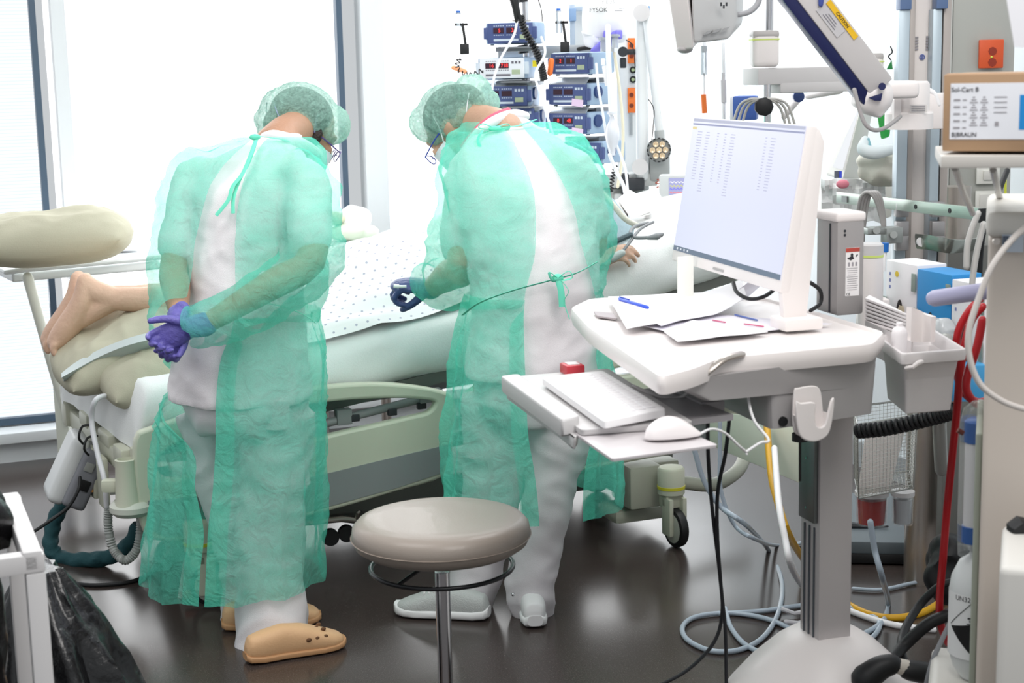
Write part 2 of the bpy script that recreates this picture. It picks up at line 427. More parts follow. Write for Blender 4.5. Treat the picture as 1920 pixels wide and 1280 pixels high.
def hand_b(b, M, curl=(30, 30, 30, 30), thumb=(25, 25), s=1.0, spread=4, side=1):
    """wrist at origin, +Y to the fingers, +Z back of the hand, thumb on side*X"""
    old = b.M; b.M = M @ Matrix.Scale(s, 4) @ Matrix.Diagonal((side, 1, 1, 1))
    b.tube([(0, -.03, 0), (0, .0, 0), (.002, .03, 0), (.001, .065, .001), (0, .09, 0)], [.027, .027, .036, .041, .037], 14, flat=.42, rnd=True, k=3, upv=(0, 0, 1))
    xs = (.030, .010, -.011, -.030); ys = (.088, .094, .089, .078); ln = (.072, .080, .074, .058); rd = (.0092, .0095, .0090, .0080)
    for i in range(4):
        p = V((xs[i], ys[i] - .02, 0)); c = curl[i]; a = 0; az = math.radians((1.5 - i) * spread); pts = [p]; q_ = V((xs[i], ys[i], 0)); pts.append(q_.copy())
        for sgm, f_ in ((.46, .75), (.30, 1.1), (.24, .8)):
            a += math.radians(c * f_); q_ = q_ + V((math.sin(az) * math.cos(a), math.cos(az) * math.cos(a), -math.sin(a))) * ln[i] * sgm; pts.append(q_.copy())
        b.tube(pts, [rd[i] * 1.12, rd[i] * 1.12, rd[i] * 1.02, rd[i], rd[i] * .88], 10, rnd=True, k=2)
    p = V((.020, .015, -.006)); t0 = math.radians(thumb[0]); t1 = math.radians(thumb[1])
    d = V((math.cos(t1) * .62, .72, -math.sin(t1) * .7)).normalized()
    q1 = p + d * .045; d2 = (d + V((-.35 * math.sin(t0), .45, -.3 * math.sin(t0)))).normalized(); q2 = q1 + d2 * .032; d3 = (d2 + V((-.4 * math.sin(t0), .3, -.2))).normalized(); q3 = q2 + d3 * .026
    b.tube([p, q1, q2, q3], [.016, .0125, .0112, .0095], 10, rnd=True, k=2)
    b.M = old
def shoe(M, kind, parent, m1, m2):
    """heel at y=-.13, toe at y=.15, sole on z=0, +X outer"""
    rings = []; n = 20
    secs = [(-.135, .018, .05, .016), (-.125, .030, .075, .008), (-.09, .036, .085, .002), (-.03, .035, .095, .001), (.03, .042, .085, .001), (.08, .047, .066, .001), (.115, .044, .052, .003), (.138, .033, .042, .007), (.150, .014, .030, .013)]
    for y, hw, ht, z0 in secs:
        r = []
        for j in range(n):
            a = 2 * math.pi * j / n; c_, s_ = math.cos(a), math.sin(a)
            x = hw * (abs(c_) ** .75) * (1 if c_ > 0 else -1); zz = (ht - z0) / 2 * (1 + (abs(s_) ** .8) * (1 if s_ > 0 else -1)) + z0
            r.append(M @ V((x, y, zz)))
        rings.append(r)
    b = B(); b.loft(rings); sh = fuse(b, .006, 2)
    body = put('shoe', sh, m1, parent)
    b = B(); rings = []
    for y, hw, ht, z0 in secs:
        for_ = []
        for j in range(n):
            a = 2 * math.pi * j / n; c_, s_ = math.cos(a), math.sin(a)
            for_.append(M @ V(((hw + .004) * (abs(c_) ** .6) * (1 if c_ > 0 else -1), y * 1.02, (.011 if kind == 'clog' else .016) * (1 + (1 if s_ > 0 else -1) * abs(s_) ** .6) + z0 * .6)))
        rings.append(for_)
    b.loft(rings); put('sole', b, m2, body)
    if kind == 'clog':
        b = B(M)
        for x, y in ((.038, .06), (.04, .035), (-.04, .06), (-.042, .035), (.02, .085), (-.02, .085), (0, .07), (.036, .085)):
            zt = .05 if abs(x) > .03 else .066
            b.ball((x * 1.05, y, zt), (.0045, .008, .006), n=10)
        put('vent_hole', b, mat('clog_hole', '#6b4c33', .8), body)
    else:
        b = B(M)
        for y in (.01, .025, .04, .055): b.tube([(-.026, y, .088 - (y * .25)), (0, y + .004, .094 - y * .3), (.026, y, .088 - y * .25)], .0028, 6)
        put('laces', b, mat('lace_white', '#eceaea', .8), body)
    return body
def ell(c, A, D, rx, ry, n=40, pw=1.0):
    out = []
    for j in range(n):
        a = 2 * math.pi * j / n; s_, c_ = math.sin(a), math.cos(a)
        s_ = math.copysign(abs(s_) ** pw, s_); c_ = math.copysign(abs(c_) ** pw, c_)
        out.append(c + A * (rx * s_) - D * (ry * c_))
    return out
def yawax(y):
    """facing turned y degrees from straight away (+ = to the right)"""
    r = math.radians(y); return V((math.cos(r), -math.sin(r), 0)), V((math.sin(r), math.cos(r), 0))
def torso_loft(b, rows, k=3, grow=0, pw=.9):
    rows = cr([V5(r) for r in rows], k)
    rings = []
    for r in rows:
        A, D = yawax(r[5]); c = P(r[1], r[0], r[2]); rings.append(ell(c, A, D, r[3] + grow, r[4] + grow, 44, pw))
    b.loft(rings)
class V5(tuple):
    def __add__(s, o): return V5(a + b for a, b in zip(s, o))
    def __sub__(s, o): return V5(a - b for a, b in zip(s, o))
    def __mul__(s, k): return V5(a * k for a in s)
def gown_shell(b, rows, k=6, cols=130, foldamp=1.0, seed=0, turn=0.0, turnrows=(0, 1)):
    """rows: py, cx, Y, rx, ry, yaw, Lpx, Rpx, amp ; an open-backed shell of cloth, edges where the photo shows them.
       the edge is folded back under itself by `turn` radians of wrap"""
    keyed = []
    for r in rows:
        A, D = yawax(r[5]); c = P(r[1], r[0], r[2])
        def find(px):
            best = min(((abs(proj(c + A * (r[3] * math.sin(a * .01745)) - D * (r[4] * math.cos(a * .01745)))[0] - px), a) for a in range(-105, 106)), key=lambda x: x[0]); return math.radians(best[1])
        keyed.append(V5(list(r[:6]) + [find(r[6]), find(r[7]), r[8]]))
    rows = cr(keyed, k); grid = []
    for i, r in enumerate(rows):
        t = i / (len(rows) - 1)
        A, D = yawax(r[5]); c = P(r[1], r[0], r[2]); rx, ry, amp = r[3], r[4], r[8] * foldamp
        def pt(f, rr=1.0): return c + A * (rx * rr * math.sin(f)) - D * (ry * rr * math.cos(f))
        fl, fr = r[6], r[7]
        a0, a1 = fr, 2 * math.pi + fl
        row = []
        tt = turn * min(1, max(0, (t - turnrows[0]) / .08)) 
        if turn:
            for j in range(10): row.append(pt(a0 + tt * (1 - j / 10), .975))
        for j in range(cols + 1):
            u = j / cols; f = a0 + (a1 - a0) * u
            e = min(1, min(u, 1 - u) * 14 + .25)
            w_ = math.sin(f * 8 + seed + .8 * math.sin(t * 3 + seed)) * .45 + math.sin(f * 15 + seed * 2.3 + 1.2 * math.sin(t * 3.3)) * .3 + (1 - 2 * abs(math.sin(f * 12 + seed * 1.3 + 1.5 * t))) * .25
            w_ += .9 * noise.noise(V((f * 2.6, t * 3, seed))) + .5 * noise.noise(V((f * 7, t * 9, seed))) + .22 * (1 - 2 * abs(noise.noise(V((f * 11 + t * 8, t * 16 - f * 4, seed + 3)))))
            p = pt(f, 1 + amp * w_ * e)
            row.append(p)
        if turn:
            for j in range(1, 11): row.append(pt(a1 - tt * (j / 10), .975))
        grid.append(row)
    b.sheet(grid)
def cloth_sleeve(b, pts, rs, seed=0, amp=.07, n=44, k=7, flat=1.0):
    def fold(t, a): return 1 + amp * (math.sin(a * 3 + t * 9 + seed) * .5 + math.sin(t * 26 + 2 * math.sin(a + seed)) * .45 + math.sin(a * 7 + t * 5 + seed * 2) * .25 + .9 * noise.noise(V((math.cos(a) * 1.4, math.sin(a) * 1.4, t * 8 + seed))))
    b.tube(pts, rs, n, k=k, cap=False, fold=fold, flat=flat)

def gown_upper(rows, arms, cut_py, parent, seed, wr, radd=.0):
    """continuous yoke and sleeves of the gown: one skin round torso and arms, then opened down the back, at the waist and at the cuffs"""
    b = B(); torso_loft(b, [r[:6] for r in rows], k=4, pw=.95)
    for pts, rs in arms: b.tube(pts, rs, 24, k=4, rnd=True)
    me = fuse(b, .0085, 5, wr)
    dense = [(cr(a, 6), cr(rs, 6)) for a, rs in arms]
    keyed = [(r[0], r[6], r[7], r[2]) for r in rows]
    def lr(py):
        for a, c in zip(keyed, keyed[1:]):
            if py <= c[0]: t = max(0, (py - a[0]) / (c[0] - a[0])); return [a[i] + (c[i] - a[i]) * t for i in (1, 2, 3)]
        return keyed[-1][1:]
    bm = bmesh.new(); bm.from_mesh(me); kill = []
    for f in bm.faces:
        c = f.calc_center_median(); px, py = proj(c); arm = 9; 
        for (pts, rs) in dense:
            for p, r_ in zip(pts, rs): arm = min(arm, (c - p).length - r_ * 1.12)
        L_, R_, Y_ = lr(py); dead = False
        if arm > .0:
            if py > cut_py: dead = True
            if L_ < px < R_ and f.normal.y < .35 and c.y < Y_ + .03: dead = True
            if py < keyed[0][0] + 1: dead = True
        for (pts, rs) in dense:
            e = pts[-1]; d_ = (pts[-1] - pts[-4]).normalized()
            if (c - e).dot(d_) > -.004 and (c - e).length < rs[-1] * 2.2: dead = True
        if dead: kill.append(f)
    bmesh.ops.delete(bm, geom=kill, context='FACES')
    # drop small islands
    seen = set(); isl = []
    for v in bm.verts:
        if v in seen: continue
        st = [v]; seen.add(v); cur = []
        while st:
            x = st.pop(); cur.append(x)
            for e in x.link_edges:
                o_ = e.other_vert(x)
                if o_ not in seen: seen.add(o_); st.append(o_)
        isl.append(cur)
    isl.sort(key=len); bmesh.ops.delete(bm, geom=[v for c_ in isl[:-1] for v in c_], context='VERTS')
    for _ in range(14):
        bd = {}
        for v in bm.verts:
            nb = [e.other_vert(v) for e in v.link_edges if e.is_boundary]
            if len(nb) == 2: bd[v] = v.co * .4 + (nb[0].co + nb[1].co) * .3
        for v, c in bd.items(): v.co = c
    bm.to_mesh(me); bm.free(); return me
# ------------------------------------------------------------------ left nurse, hands clasped behind the back
N1 = thing('person', 'person in green gown and tan clogs standing with violet-gloved hands clasped behind the back', 'person', Z(500, 1225))
skel1 = dict(
    sh_l=P(366, 335, 4.64), el_l=P(326, 505, 4.50), wr_l=P(336, 590, 4.32),
    sh_r=P(578, 340, 4.44), el_r=P(583, 490, 4.30), wr_r=P(385, 608, 4.25))
rows = [(745, 450, 4.50, .216, .180, 38), (700, 450, 4.50, .208, .172, 36), (640, 452, 4.50, .196, .16, 34), (560, 460, 4.51, .172, .14, 32), (470, 464, 4.53, .172, .14, 32),
        (400, 470, 4.55, .180, .138, 32), (350, 474, 4.57, .186, .128, 32), (316, 480, 4.60, .172, .108, 34), (288, 494, 4.62, .130, .085, 36), (268, 512, 4.64, .086, .068, 40), (252, 528, 4.66, .066, .060, 42)]
A1, D1 = yawax(32)
b = B(); torso_loft(b, rows)
for s_ in 'lr':
    sh, el = skel1['sh_' + s_], skel1['el_' + s_]
    mid = sh.lerp(el, .74)
    b.tube([sh.lerp(P(480, 320, 4.58), .35), sh, sh.lerp(el, .35), mid], [.052, .060, .060, .060], 20, k=3, rnd=True)
put('tunic', fuse(b, .011, 5, [(.004, (5, 5, 9), 3), (.002, (14, 14, 20), 8)]), scrub, N1)
# body with head, neck, arms, legs as one surface
b = B(); torso_loft(b, rows[1:], grow=-.02)
hc1 = P(566, 248, 4.84); HM1 = frame(hc1, (.80, .28, -.52), (.35, .15, 1))
head_b(b, HM1, 1.0)
b.tube([P(518, 275, 4.66), P(535, 252, 4.70), P(556, 242, 4.78)], [.066, .056, .055], 18, rnd=True, k=2)
for s_ in 'lr':
    b.tube([skel1['sh_' + s_], skel1['sh_' + s_].lerp(skel1['el_' + s_], .5), skel1['el_' + s_], skel1['el_' + s_].lerp(skel1['wr_' + s_], .35), skel1['wr_' + s_]], [.055, .050, .041, .042, .027], 16, k=3, rnd=True)
hipl, hipr = P(405, 740, 4.58), P(520, 740, 4.48)
kl, kr = P(452, 950, 4.56), P(505, 960, 4.44)
al, ar = P(495, 1150, 4.56), P(500, 1195, 4.40)
b.tube([hipl, kl, al], [.085, .058, .038], 16, k=3, rnd=True); b.tube([hipr, kr, ar], [.085, .06, .04], 16, k=3, rnd=True)
put('body', fuse(b, .009, 3), skin1, N1)
# trousers
b = B(); torso_loft(b, [(690, 455, 4.50, .19, .15, 36), (730, 456, 4.50, .195, .16, 38), (770, 458, 4.50, .19, .155, 42), (800, 460, 4.5, .165, .14, 45)])
def leg(b, pts, rs): b.tube(pts, rs, 26, k=4, rnd=False)
leg(b, [P(402, 770, 4.58), P(418, 850, 4.57), P(440, 950, 4.57), P(458, 1050, 4.57), P(463, 1130, 4.57), P(466, 1205, 4.57)], [.108, .096, .086, .074, .070, .074])
leg(b, [P(520, 770, 4.47), P(514, 850, 4.46), P(507, 960, 4.45), P(504, 1060, 4.43), P(508, 1140, 4.42), P(512, 1228, 4.37)], [.110, .104, .098, .094, .098, .104])
put('trousers', fuse(b, .011, 4, [(.008, (8, 8, 3.5), 5), (.005, (9, 9, 14), 2)]), trousers, N1)
b = B()
for p in (P(523, 1158, 4.322), P(547, 1213, 4.318)): b = B(); b.ball(p, .0065, n=10); put('snap_button', b, chrome, N1)
# clogs
clog = mat('clog_tan', '#d8ae83', .55, bump=.1, bscale=200); sole = mat('clog_sole', '#b98d64', .6)
heel, toe = Z(478, 1240), Z(628, 1212); fd = toe - heel; fd.z = 0
shoe(frame(heel.lerp(toe, .47), fd), 'clog', N1, clog, sole)
heel2, toe2 = Z(440, 1178), Z(577, 1165); fd2 = toe2 - heel2; fd2.z = 0
shoe(frame(heel2.lerp(toe2, .47), fd2), 'clog', N1, clog, sole)
# gloved hands
b = B()
wr = skel1['wr_r']; Mh = frame(P(364, 612, 4.24), (-.92, -.04, -.34), (.05, .95, .2))
hand_b(b, Mh, curl=(38, 50, 56, 60), thumb=(12, 10), s=.93, side=-1, spread=3)
b.tube([wr, P(364, 612, 4.24)], [.034, .031], 14, rnd=True)
put('glove', fuse(b, .0035, 2), glove, N1)
b = B(); Mh = frame(P(336, 598, 4.295), (-.30, -.10, -.95), (.1, .95, -.1))
hand_b(b, Mh, curl=(48, 54, 50, 36), thumb=(45, 40), s=.90, side=1, spread=3)
b.tube([skel1['wr_l'], P(336, 598, 4.295)], [.033, .03], 14, rnd=True)
put('glove', fuse(b, .0035, 2), glove, N1)
# gown
b = B()
g = [(256, 518, 4.65, .098, .088, 42, 478, 500, .01), (264, 510, 4.64, .130, .104, 40, 468, 496, .01), (284, 494, 4.62, .190, .130, 36, 445, 482, .01), (310, 482, 4.60, .222, .152, 34, 418, 466, .015), (350, 477, 4.57, .228, .168, 32, 392, 452, .025), (400, 476, 4.55, .224, .174, 32, 378, 445, .03),
     (450, 474, 4.53, .222, .18, 32, 366, 441, .035), (500, 476, 4.52, .222, .185, 30, 361, 441, .04), (550, 472, 4.51, .215, .18, 30, 353, 442, .045), (580, 468, 4.50, .202, .172, 30, 350, 440, .045), (606, 464, 4.50, .208, .186, 28, 340, 432, .04), (650, 460, 4.50, .230, .208, 24, 318, 414, .045),
     (720, 457, 4.50, .236, .215, 20, 333, 404, .06), (800, 454, 4.50, .243, .225, 16, 350, 403, .065), (880, 452, 4.50, .247, .235, 12, 368, 399, .07), (950, 448, 4.50, .252, .24, 10, 382, 391, .07), (1020, 443, 4.50, .257, .245, 8, 376, 386, .07), (1085, 440, 4.50, .258, .245, 6, 372, 384, .065)]
gown_shell(b, [r for r in g if r[0] >= 580], foldamp=1.25, seed=1.3, turn=.22, turnrows=(.1, 1))
S = skel1
up = gown_upper([r for r in g if r[0] <= 606], [
    ([S['sh_r'].lerp(P(480, 330, 4.58), .4), S['sh_r'], S['sh_r'].lerp(S['el_r'], .5), S['el_r'], P(520, 545, 4.26), P(430, 592, 4.24), P(352, 618, 4.25)], [.07, .078, .082, .082, .074, .066, .052]),
    ([S['sh_l'].lerp(P(480, 330, 4.58), .4), S['sh_l'], S['sh_l'].lerp(S['el_l'], .5), S['el_l'], P(322, 565, 4.40), P(320, 610, 4.33), P(320, 655, 4.33)], [.075, .084, .082, .068, .060, .054, .046])], 604, N1, 1, [(.009, (7, 7, 9), 31), (.004, (18, 18, 26), 7)])
b.bm.from_mesh(up)
put('gown', b, gownm, N1, 60)
b = B(); rows = [[P(487 + 56 * j / 8, 752 + 50 * i / 6 + 4 * math.sin(j / 8 * 3.1) * (i == 6), 4.338 - .004 * math.sin(j / 8 * 3.14)) for j in range(9)] for i in range(7)]
b.sheet(rows, thick=.003); put('pocket_flap', b, trousers, N1, 60)
# ties: neck bow and tails, waist string
b = B()
def ribbon(b, pts, w_, k=6, upv=None): b.tube(pts, w_, 8, k=k, flat=.25, rnd=False, upv=upv)
ribbon(b, [P(468, 258, 4.53), P(490, 256, 4.55), P(530, 262, 4.56), P(575, 275, 4.60)], .0045)
ribbon(b, [P(482, 256, 4.53), P(470, 290, 4.46), P(455, 325, 4.42), P(436, 350, 4.395), P(428, 375, 4.38), P(405, 404, 4.375)], .0058)
ribbon(b, [P(482, 257, 4.53), P(468, 300, 4.46), P(450, 335, 4.42), P(438, 370, 4.39), P(437, 400, 4.375)], .0055)
b.ball(P(478, 257, 4.52), (.016, .008, .009), n=12)
put('neck_tie', b, tie, N1); b = B()
ribbon(b, [P(430, 578, 4.30), P(470, 568, 4.31), P(520, 572, 4.31), P(570, 590, 4.33), P(592, 606, 4.36)], .004)
put('waist_tie', b, tie, N1)
# hair, cap, ears stay with the body; cap is a gathered bouffant
def cap(M, lobes, parent, mottle=.004, seed=1):
    b = B(M)
    for c, r in lobes: b.ball(c, r, n=26)
    me = fuse(b, .006, 4)
    wrinkle(me, [(.0035, (40, 40, 10), seed), (.002, (90, 90, 90), seed + 4)])
    put('surgical_cap', me, capm, parent, 60)
b = B(HM1); b.ball((0, -.022, .038), (.082, .100, .090), n=26); b.ball((0, -.075, -.01), (.060, .045, .05)); b.ball((.0, -.07, -.045), (.05, .03, .035))
b.ball((.074, .03, .0), (.012, .018, .03)); b.ball((-.074, .03, .0), (.012, .018, .03))
put('hair', fuse(b, .006, 2), hairm, N1)
cap(HM1, [((0, -.02, .052), (.092, .108, .088)), ((0, .062, .062), (.080, .062, .060)), ((0, -.095, .03), (.076, .052, .062)), ((0, -.108, -.018), (.072, .036, .036)), ((.0, -.092, -.045), (.062, .030, .026))], N1, seed=2)
def mask(M, parent, strap):
    b = B(M); rows_ = []
    for i in range(9):
        t = i / 8; z = -.015 - t * .095; row = []
        for j in range(13):
            a = math.radians(-80 + 160 * j / 12); rr = .075 + .008 * math.sin(t * math.pi); row.append(V((rr * math.sin(a) * .95, .018 + (.098 if t < .7 else .092) * math.cos(a), z + .002 * math.sin(t * 20))))
        rows_.append(row)
    b.sheet(rows_, thick=.003); put('face_mask', b, maskm, parent)
    b = B(M)
    for sx in (-1, 1):
        b.tube([(sx * .071, .04, -.02), (sx * .082, .012, .02), (sx * .082, .0, .06)], .0018, 6, k=3)
        b.tube([(sx * .071, .035, -.10), (sx * .078, -.03, -.05), (sx * .079, -.10, .00), (sx * .05, -.125, .03)], .0018, 6, k=4)
    put('mask_strap', b, strap, parent)
mask(HM1, N1, mat('strap_grey_blue', '#8fa0b8', .7))
def glasses(M, parent, m_):
    b = B(M)
    for sx in (-1, 1):
        b.tube([(sx * .078, -.01, .012), (sx * .080, .05, .008), (sx * .074, .115, -.004)], .0022, 6, k=3)
        b.tube([(sx * .034 + .026 * math.cos(a), .124 - .004 * abs(math.cos(a)), -.012 + .018 * math.sin(a)) for a in [2 * math.pi * i / 14 for i in range(14)]], .0018, 6, closed=True)
    b.tube([(-.008, .124, -.008), (0, .127, -.006), (.008, .124, -.008)], .0018, 6)
    put('glasses', b, m_, parent)
glasses(HM1, N1, mat('glasses_purple', '#4a3a7a', .3))
def eyes(M, parent):
    for sx in (-1, 1):
      b = B(M); b.ball((sx * .030, .096, -.012), (.012, .010, .008), n=14); put('eye', b, mat('eye_white', '#e8e4e0', .2), parent)
eyes(HM1, N1)

# ------------------------------------------------------------------ right nurse, bending over the patient
N2 = thing('person', 'person in green gown bow-tied at the waist, bending over the patient, white trainers', 'person', Z(960, 1165))
rows = [(700, 1000, 4.58, .20, .165, -20), (660, 1003, 4.58, .198, .165, -20), (600, 1003, 4.58, .190, .155, -20), (550, 1003, 4.58, .185, .15, -20), (480, 1000, 4.60, .195, .155, -20), (420, 992, 4.63, .195, .152, -20),
        (360, 984, 4.67, .200, .150, -22), (314, 976, 4.72, .190, .138, -24), (280, 968, 4.77, .165, .120, -26), (256, 960, 4.82, .130, .100, -28), (238, 950, 4.87, .095, .078, -30), (222, 940, 4.92, .068, .062, -30)]
S2 = dict(sh_l=P(880, 322, 4.80), el_l=P(868, 498, 4.62), wr_l=P(808, 540, 4.86), sh_r=P(1072, 318, 4.66), el_r=P(1108, 452, 4.66), wr_r=P(1092, 470, 4.92))
b = B(); torso_loft(b, rows)
for s_ in 'lr':
    sh, el = S2['sh_' + s_], S2['el_' + s_]
    b.tube([sh.lerp(P(976, 310, 4.74), .35), sh, sh.lerp(el, .4), sh.lerp(el, .76)], [.062, .070, .072, .072], 20, k=3, rnd=True)
put('tunic', fuse(b, .011, 5, [(.004, (5, 5, 8), 13), (.002, (14, 14, 20), 18)]), scrub, N2)
b = B(); torso_loft(b, rows[:-1], grow=-.02)
hc2 = P(856, 240, 5.02); HM2 = frame(hc2, (-.64, .26, -.70), (-.62, .22, .76))
head_b(b, HM2, 1.0)
b.tube([P(945, 250, 4.85), P(925, 236, 4.90), P(878, 224, 4.98)], [.066, .058, .056], 18, rnd=True, k=2)
for s_ in 'lr':
    b.tube([S2['sh_' + s_], S2['sh_' + s_].lerp(S2['el_' + s_], .5), S2['el_' + s_], S2['el_' + s_].lerp(S2['wr_' + s_], .35), S2['wr_' + s_]], [.058, .056, .050, .048, .030], 16, k=3, rnd=True)
b.tube([P(940, 720, 4.62), P(920, 920, 4.62), P(895, 1125, 4.62)], [.085, .058, .038], 16, k=3, rnd=True)
b.tube([P(1050, 720, 4.58), P(1030, 930, 4.57), P(1002, 1140, 4.58)], [.085, .06, .04], 16, k=3, rnd=True)
put('body', fuse(b, .009, 3), skin2, N2)
b = B(); torso_loft(b, [(640, 1003, 4.58, .172, .14, -20), (700, 1004, 4.58, .178, .15, -20), (750, 1002, 4.58, .172, .145, -18), (785, 998, 4.58, .14, .12, -15)])
leg(b, [P(938, 745, 4.62), P(930, 850, 4.62), P(918, 950, 4.62), P(900, 1050, 4.62), P(886, 1100, 4.62), P(876, 1140, 4.62)], [.108, .095, .082, .072, .068, .060])
leg(b, [P(1052, 745, 4.57), P(1044, 830, 4.56), P(1030, 930, 4.55), P(1008, 1030, 4.55), P(997, 1100, 4.55), P(1000, 1158, 4.55)], [.105, .088, .070, .068, .073, .050])
put('trousers', fuse(b, .011, 4, [(.008, (8, 8, 3.5), 25), (.005, (9, 9, 14), 22)]), trousers, N2)
b = B(); b.ball(P(962, 1114, 4.487), .006, n=10); put('snap_button', b, chrome, N2)
tr1 = mat('trainer_grey_mesh', '#c2c6c4', .8, bump=.4, bscale=300); tr2 = mat('trainer_white_sole', '#efefef', .5); tr3 = mat('trainer_white', '#e6e6e6', .7)
heel, toe = Z(908, 1160), Z(752, 1150); shoe(frame(heel.lerp(toe, .47), toe - heel), 'trainer', N2, tr1, tr2)
heel, toe = Z(1003, 1176), P(982, 1150, 4.83); toe.z = 0; shoe(frame(heel + (toe - heel).normalized() * .12, toe - heel), 'trainer', N2, tr3, tr2)
# glove holding a small syringe
b = B(); Mh = frame(P(812, 535, 4.84), (-.95, .10, .02), (.25, -.35, .9))
hand_b(b, Mh, curl=(62, 62, 60, 58), thumb=(75, 70), s=1.05, side=-1); b.tube([S2['wr_l'], P(812, 535, 4.84)], [.036, .032], 14, rnd=True)
put('glove', fuse(b, .0035, 2), gloveb, N2)
b = B(); Mh = frame(P(1090, 470, 4.95), (-.5, .7, -.3), (.1, .3, .9)); hand_b(b, Mh, curl=(30, 30, 30, 30), side=1); b.tube([S2['wr_r'], P(1090, 470, 4.95)], [.033, .03], 12, rnd=True)
put('glove', fuse(b, .004, 2), gloveb, N2)
b = B()
g = [(228, 948, 4.90, .110, .096, -30, 930, 965, .01), (238, 955, 4.87, .150, .122, -29, 942, 980, .01), (254, 962, 4.82, .196, .152, -27, 958, 994, .012), (278, 968, 4.77, .226, .174, -26, 970, 1014, .015), (320, 978, 4.71, .240, .184, -24, 989, 1044, .02), (360, 984, 4.67, .242, .190, -22, 1001, 1063, .03),
     (400, 990, 4.64, .240, .19, -21, 1005, 1079, .035), (450, 998, 4.62, .230, .19, -20, 1007, 1087, .04), (500, 1002, 4.60, .210, .185, -20, 999, 1102, .05), (545, 1002, 4.58, .195, .175, -20, 985, 1114, .05), (575, 1000, 4.58, .200, .18, -18, 983, 1120, .05), (640, 998, 4.58, .224, .20, -14, 983, 1123, .06),
     (700, 998, 4.58, .236, .21, -10, 985, 1123, .06), (780, 999, 4.58, .247, .22, -8, 989, 1115, .065), (840, 1000, 4.58, .255, .225, -6, 1000, 1100, .07), (900, 1001, 4.58, .258, .23, -4, 1007, 1092, .07), (945, 1001, 4.58, .260, .23, -4, 1010, 1092, .07)]
gown_shell(b, [r for r in g if r[0] >= 545], foldamp=1.25, seed=4.1, turn=.2, turnrows=(.1, 1))
up = gown_upper([r for r in g if r[0] <= 575], [
    ([S2['sh_l'].lerp(P(976, 310, 4.74), .4), S2['sh_l'], S2['sh_l'].lerp(S2['el_l'], .5), P(860, 478, 4.62), P(848, 522, 4.66), P(822, 532, 4.76), P(793, 526, 4.88)], [.08, .088, .094, .096, .084, .064, .044]),
    ([S2['sh_r'].lerp(P(976, 310, 4.74), .4), S2['sh_r'], S2['sh_r'].lerp(S2['el_r'], .5), S2['el_r'], P(1103, 468, 4.80), P(1092, 470, 4.92)], [.08, .084, .082, .072, .058, .046])], 580, N2, 2, [(.009, (7, 7, 9), 41), (.004, (18, 18, 26), 17)])
b.bm.from_mesh(up)
put('gown', b, gownm, N2, 60)
b = B()
ribbon(b, [P(868, 590, 4.45), P(900, 567, 4.40), P(960, 545, 4.385), P(1030, 526, 4.40), P(1080, 512, 4.43), P(1118, 492, 4.50)], .0062)
b.ball(P(1046, 521, 4.39), (.016, .010, .012), n=12)
ribbon(b, [P(1046, 521, 4.385), P(1066, 508, 4.38), P(1073, 520, 4.38), P(1055, 526, 4.385)], .005, k=5)
ribbon(b, [P(1046, 521, 4.385), P(1030, 510, 4.38), P(1036, 526, 4.38), P(1046, 524, 4.385)], .005, k=5)
ribbon(b, [P(1046, 523, 4.385), P(1052, 545, 4.38), P(1054, 575, 4.38)], .009, k=4)
ribbon(b, [P(1050, 523, 4.385), P(1066, 545, 4.38), P(1058, 565, 4.38), P(1068, 598, 4.38)], .0035, k=5)
put('waist_tie', b, tie, N2); b = B()
ribbon(b, [P(905, 250, 4.74), P(940, 238, 4.76), P(970, 236, 4.77), P(1005, 224, 4.84)], .0055)
b.ball(P(928, 241, 4.74), (.020, .008, .008), n=14)
ribbon(b, [P(928, 240, 4.74), P(905, 232, 4.74), P(898, 240, 4.74), P(925, 243, 4.74)], .006, k=4)
ribbon(b, [P(928, 240, 4.74), P(950, 232, 4.76), P(955, 240, 4.76), P(930, 243, 4.74)], .006, k=4)
ribbon(b, [P(905, 244, 4.73), P(896, 262, 4.70), P(903, 280, 4.67), P(916, 300, 4.65)], .0045)
put('neck_tie', b, tie, N2)
b = B(); b.tube([P(872, 282, 4.84), P(896, 250, 4.79), P(928, 226, 4.80), P(962, 214, 4.88), P(985, 218, 4.98)], .015, 12, k=4, rnd=True); put('collar', b, scrub, N2)
b = B(); b.tube([P(868, 274, 4.85), P(892, 244, 4.80), P(922, 219, 4.81), P(953, 206, 4.89)], .008, 8, k=4, rnd=True); put('undershirt_collar', b, mat('pink_cotton', '#e0647c', .8), N2)
b = B(); b.tube([P(488, 262, 4.66), P(512, 254, 4.60), P(548, 262, 4.58), P(578, 276, 4.62), P(596, 290, 4.70)], .016, 12, k=4, rnd=True); put('collar', b, scrub, N1)
b = B(HM2); b.ball((0, -.02, .038), (.082, .100, .090), n=26); b.ball((0, -.085, .03), (.065, .05, .06)); b.ball((0, -.09, -.04), (.045, .03, .04))
for sx in (-1, 1): b.tube([(sx * .05, -.06, -.05), (sx * .045, -.04, -.10), (sx * .05, -.03, -.13)], [.014, .008, .004], 8, k=2, rnd=True)
put('hair', fuse(b, .006, 2), hairm, N2)
cap(HM2, [((0, -.01, .05), (.094, .106, .092)), ((0, .055, .075), (.076, .055, .062)), ((0, -.118, .035), (.074, .055, .056)), ((.0, -.128, -.015), (.062, .036, .040)), ((-.066, -.06, .0), (.030, .045, .032)), ((.066, -.06, .0), (.030, .045, .032))], N2, seed=7)
mask(HM2, N2, mat('strap_white', '#e4e6ea', .7))
glasses(HM2, N2, mat('glasses_blue', '#2b3fa0', .3)); eyes(HM2, N2)
b = B()
b.cyl(P(762, 537, 4.80), P(742, 537, 4.80), .0045, n=12); b.cyl(P(748, 537, 4.80), P(738, 536, 4.80), .0065, n=12)
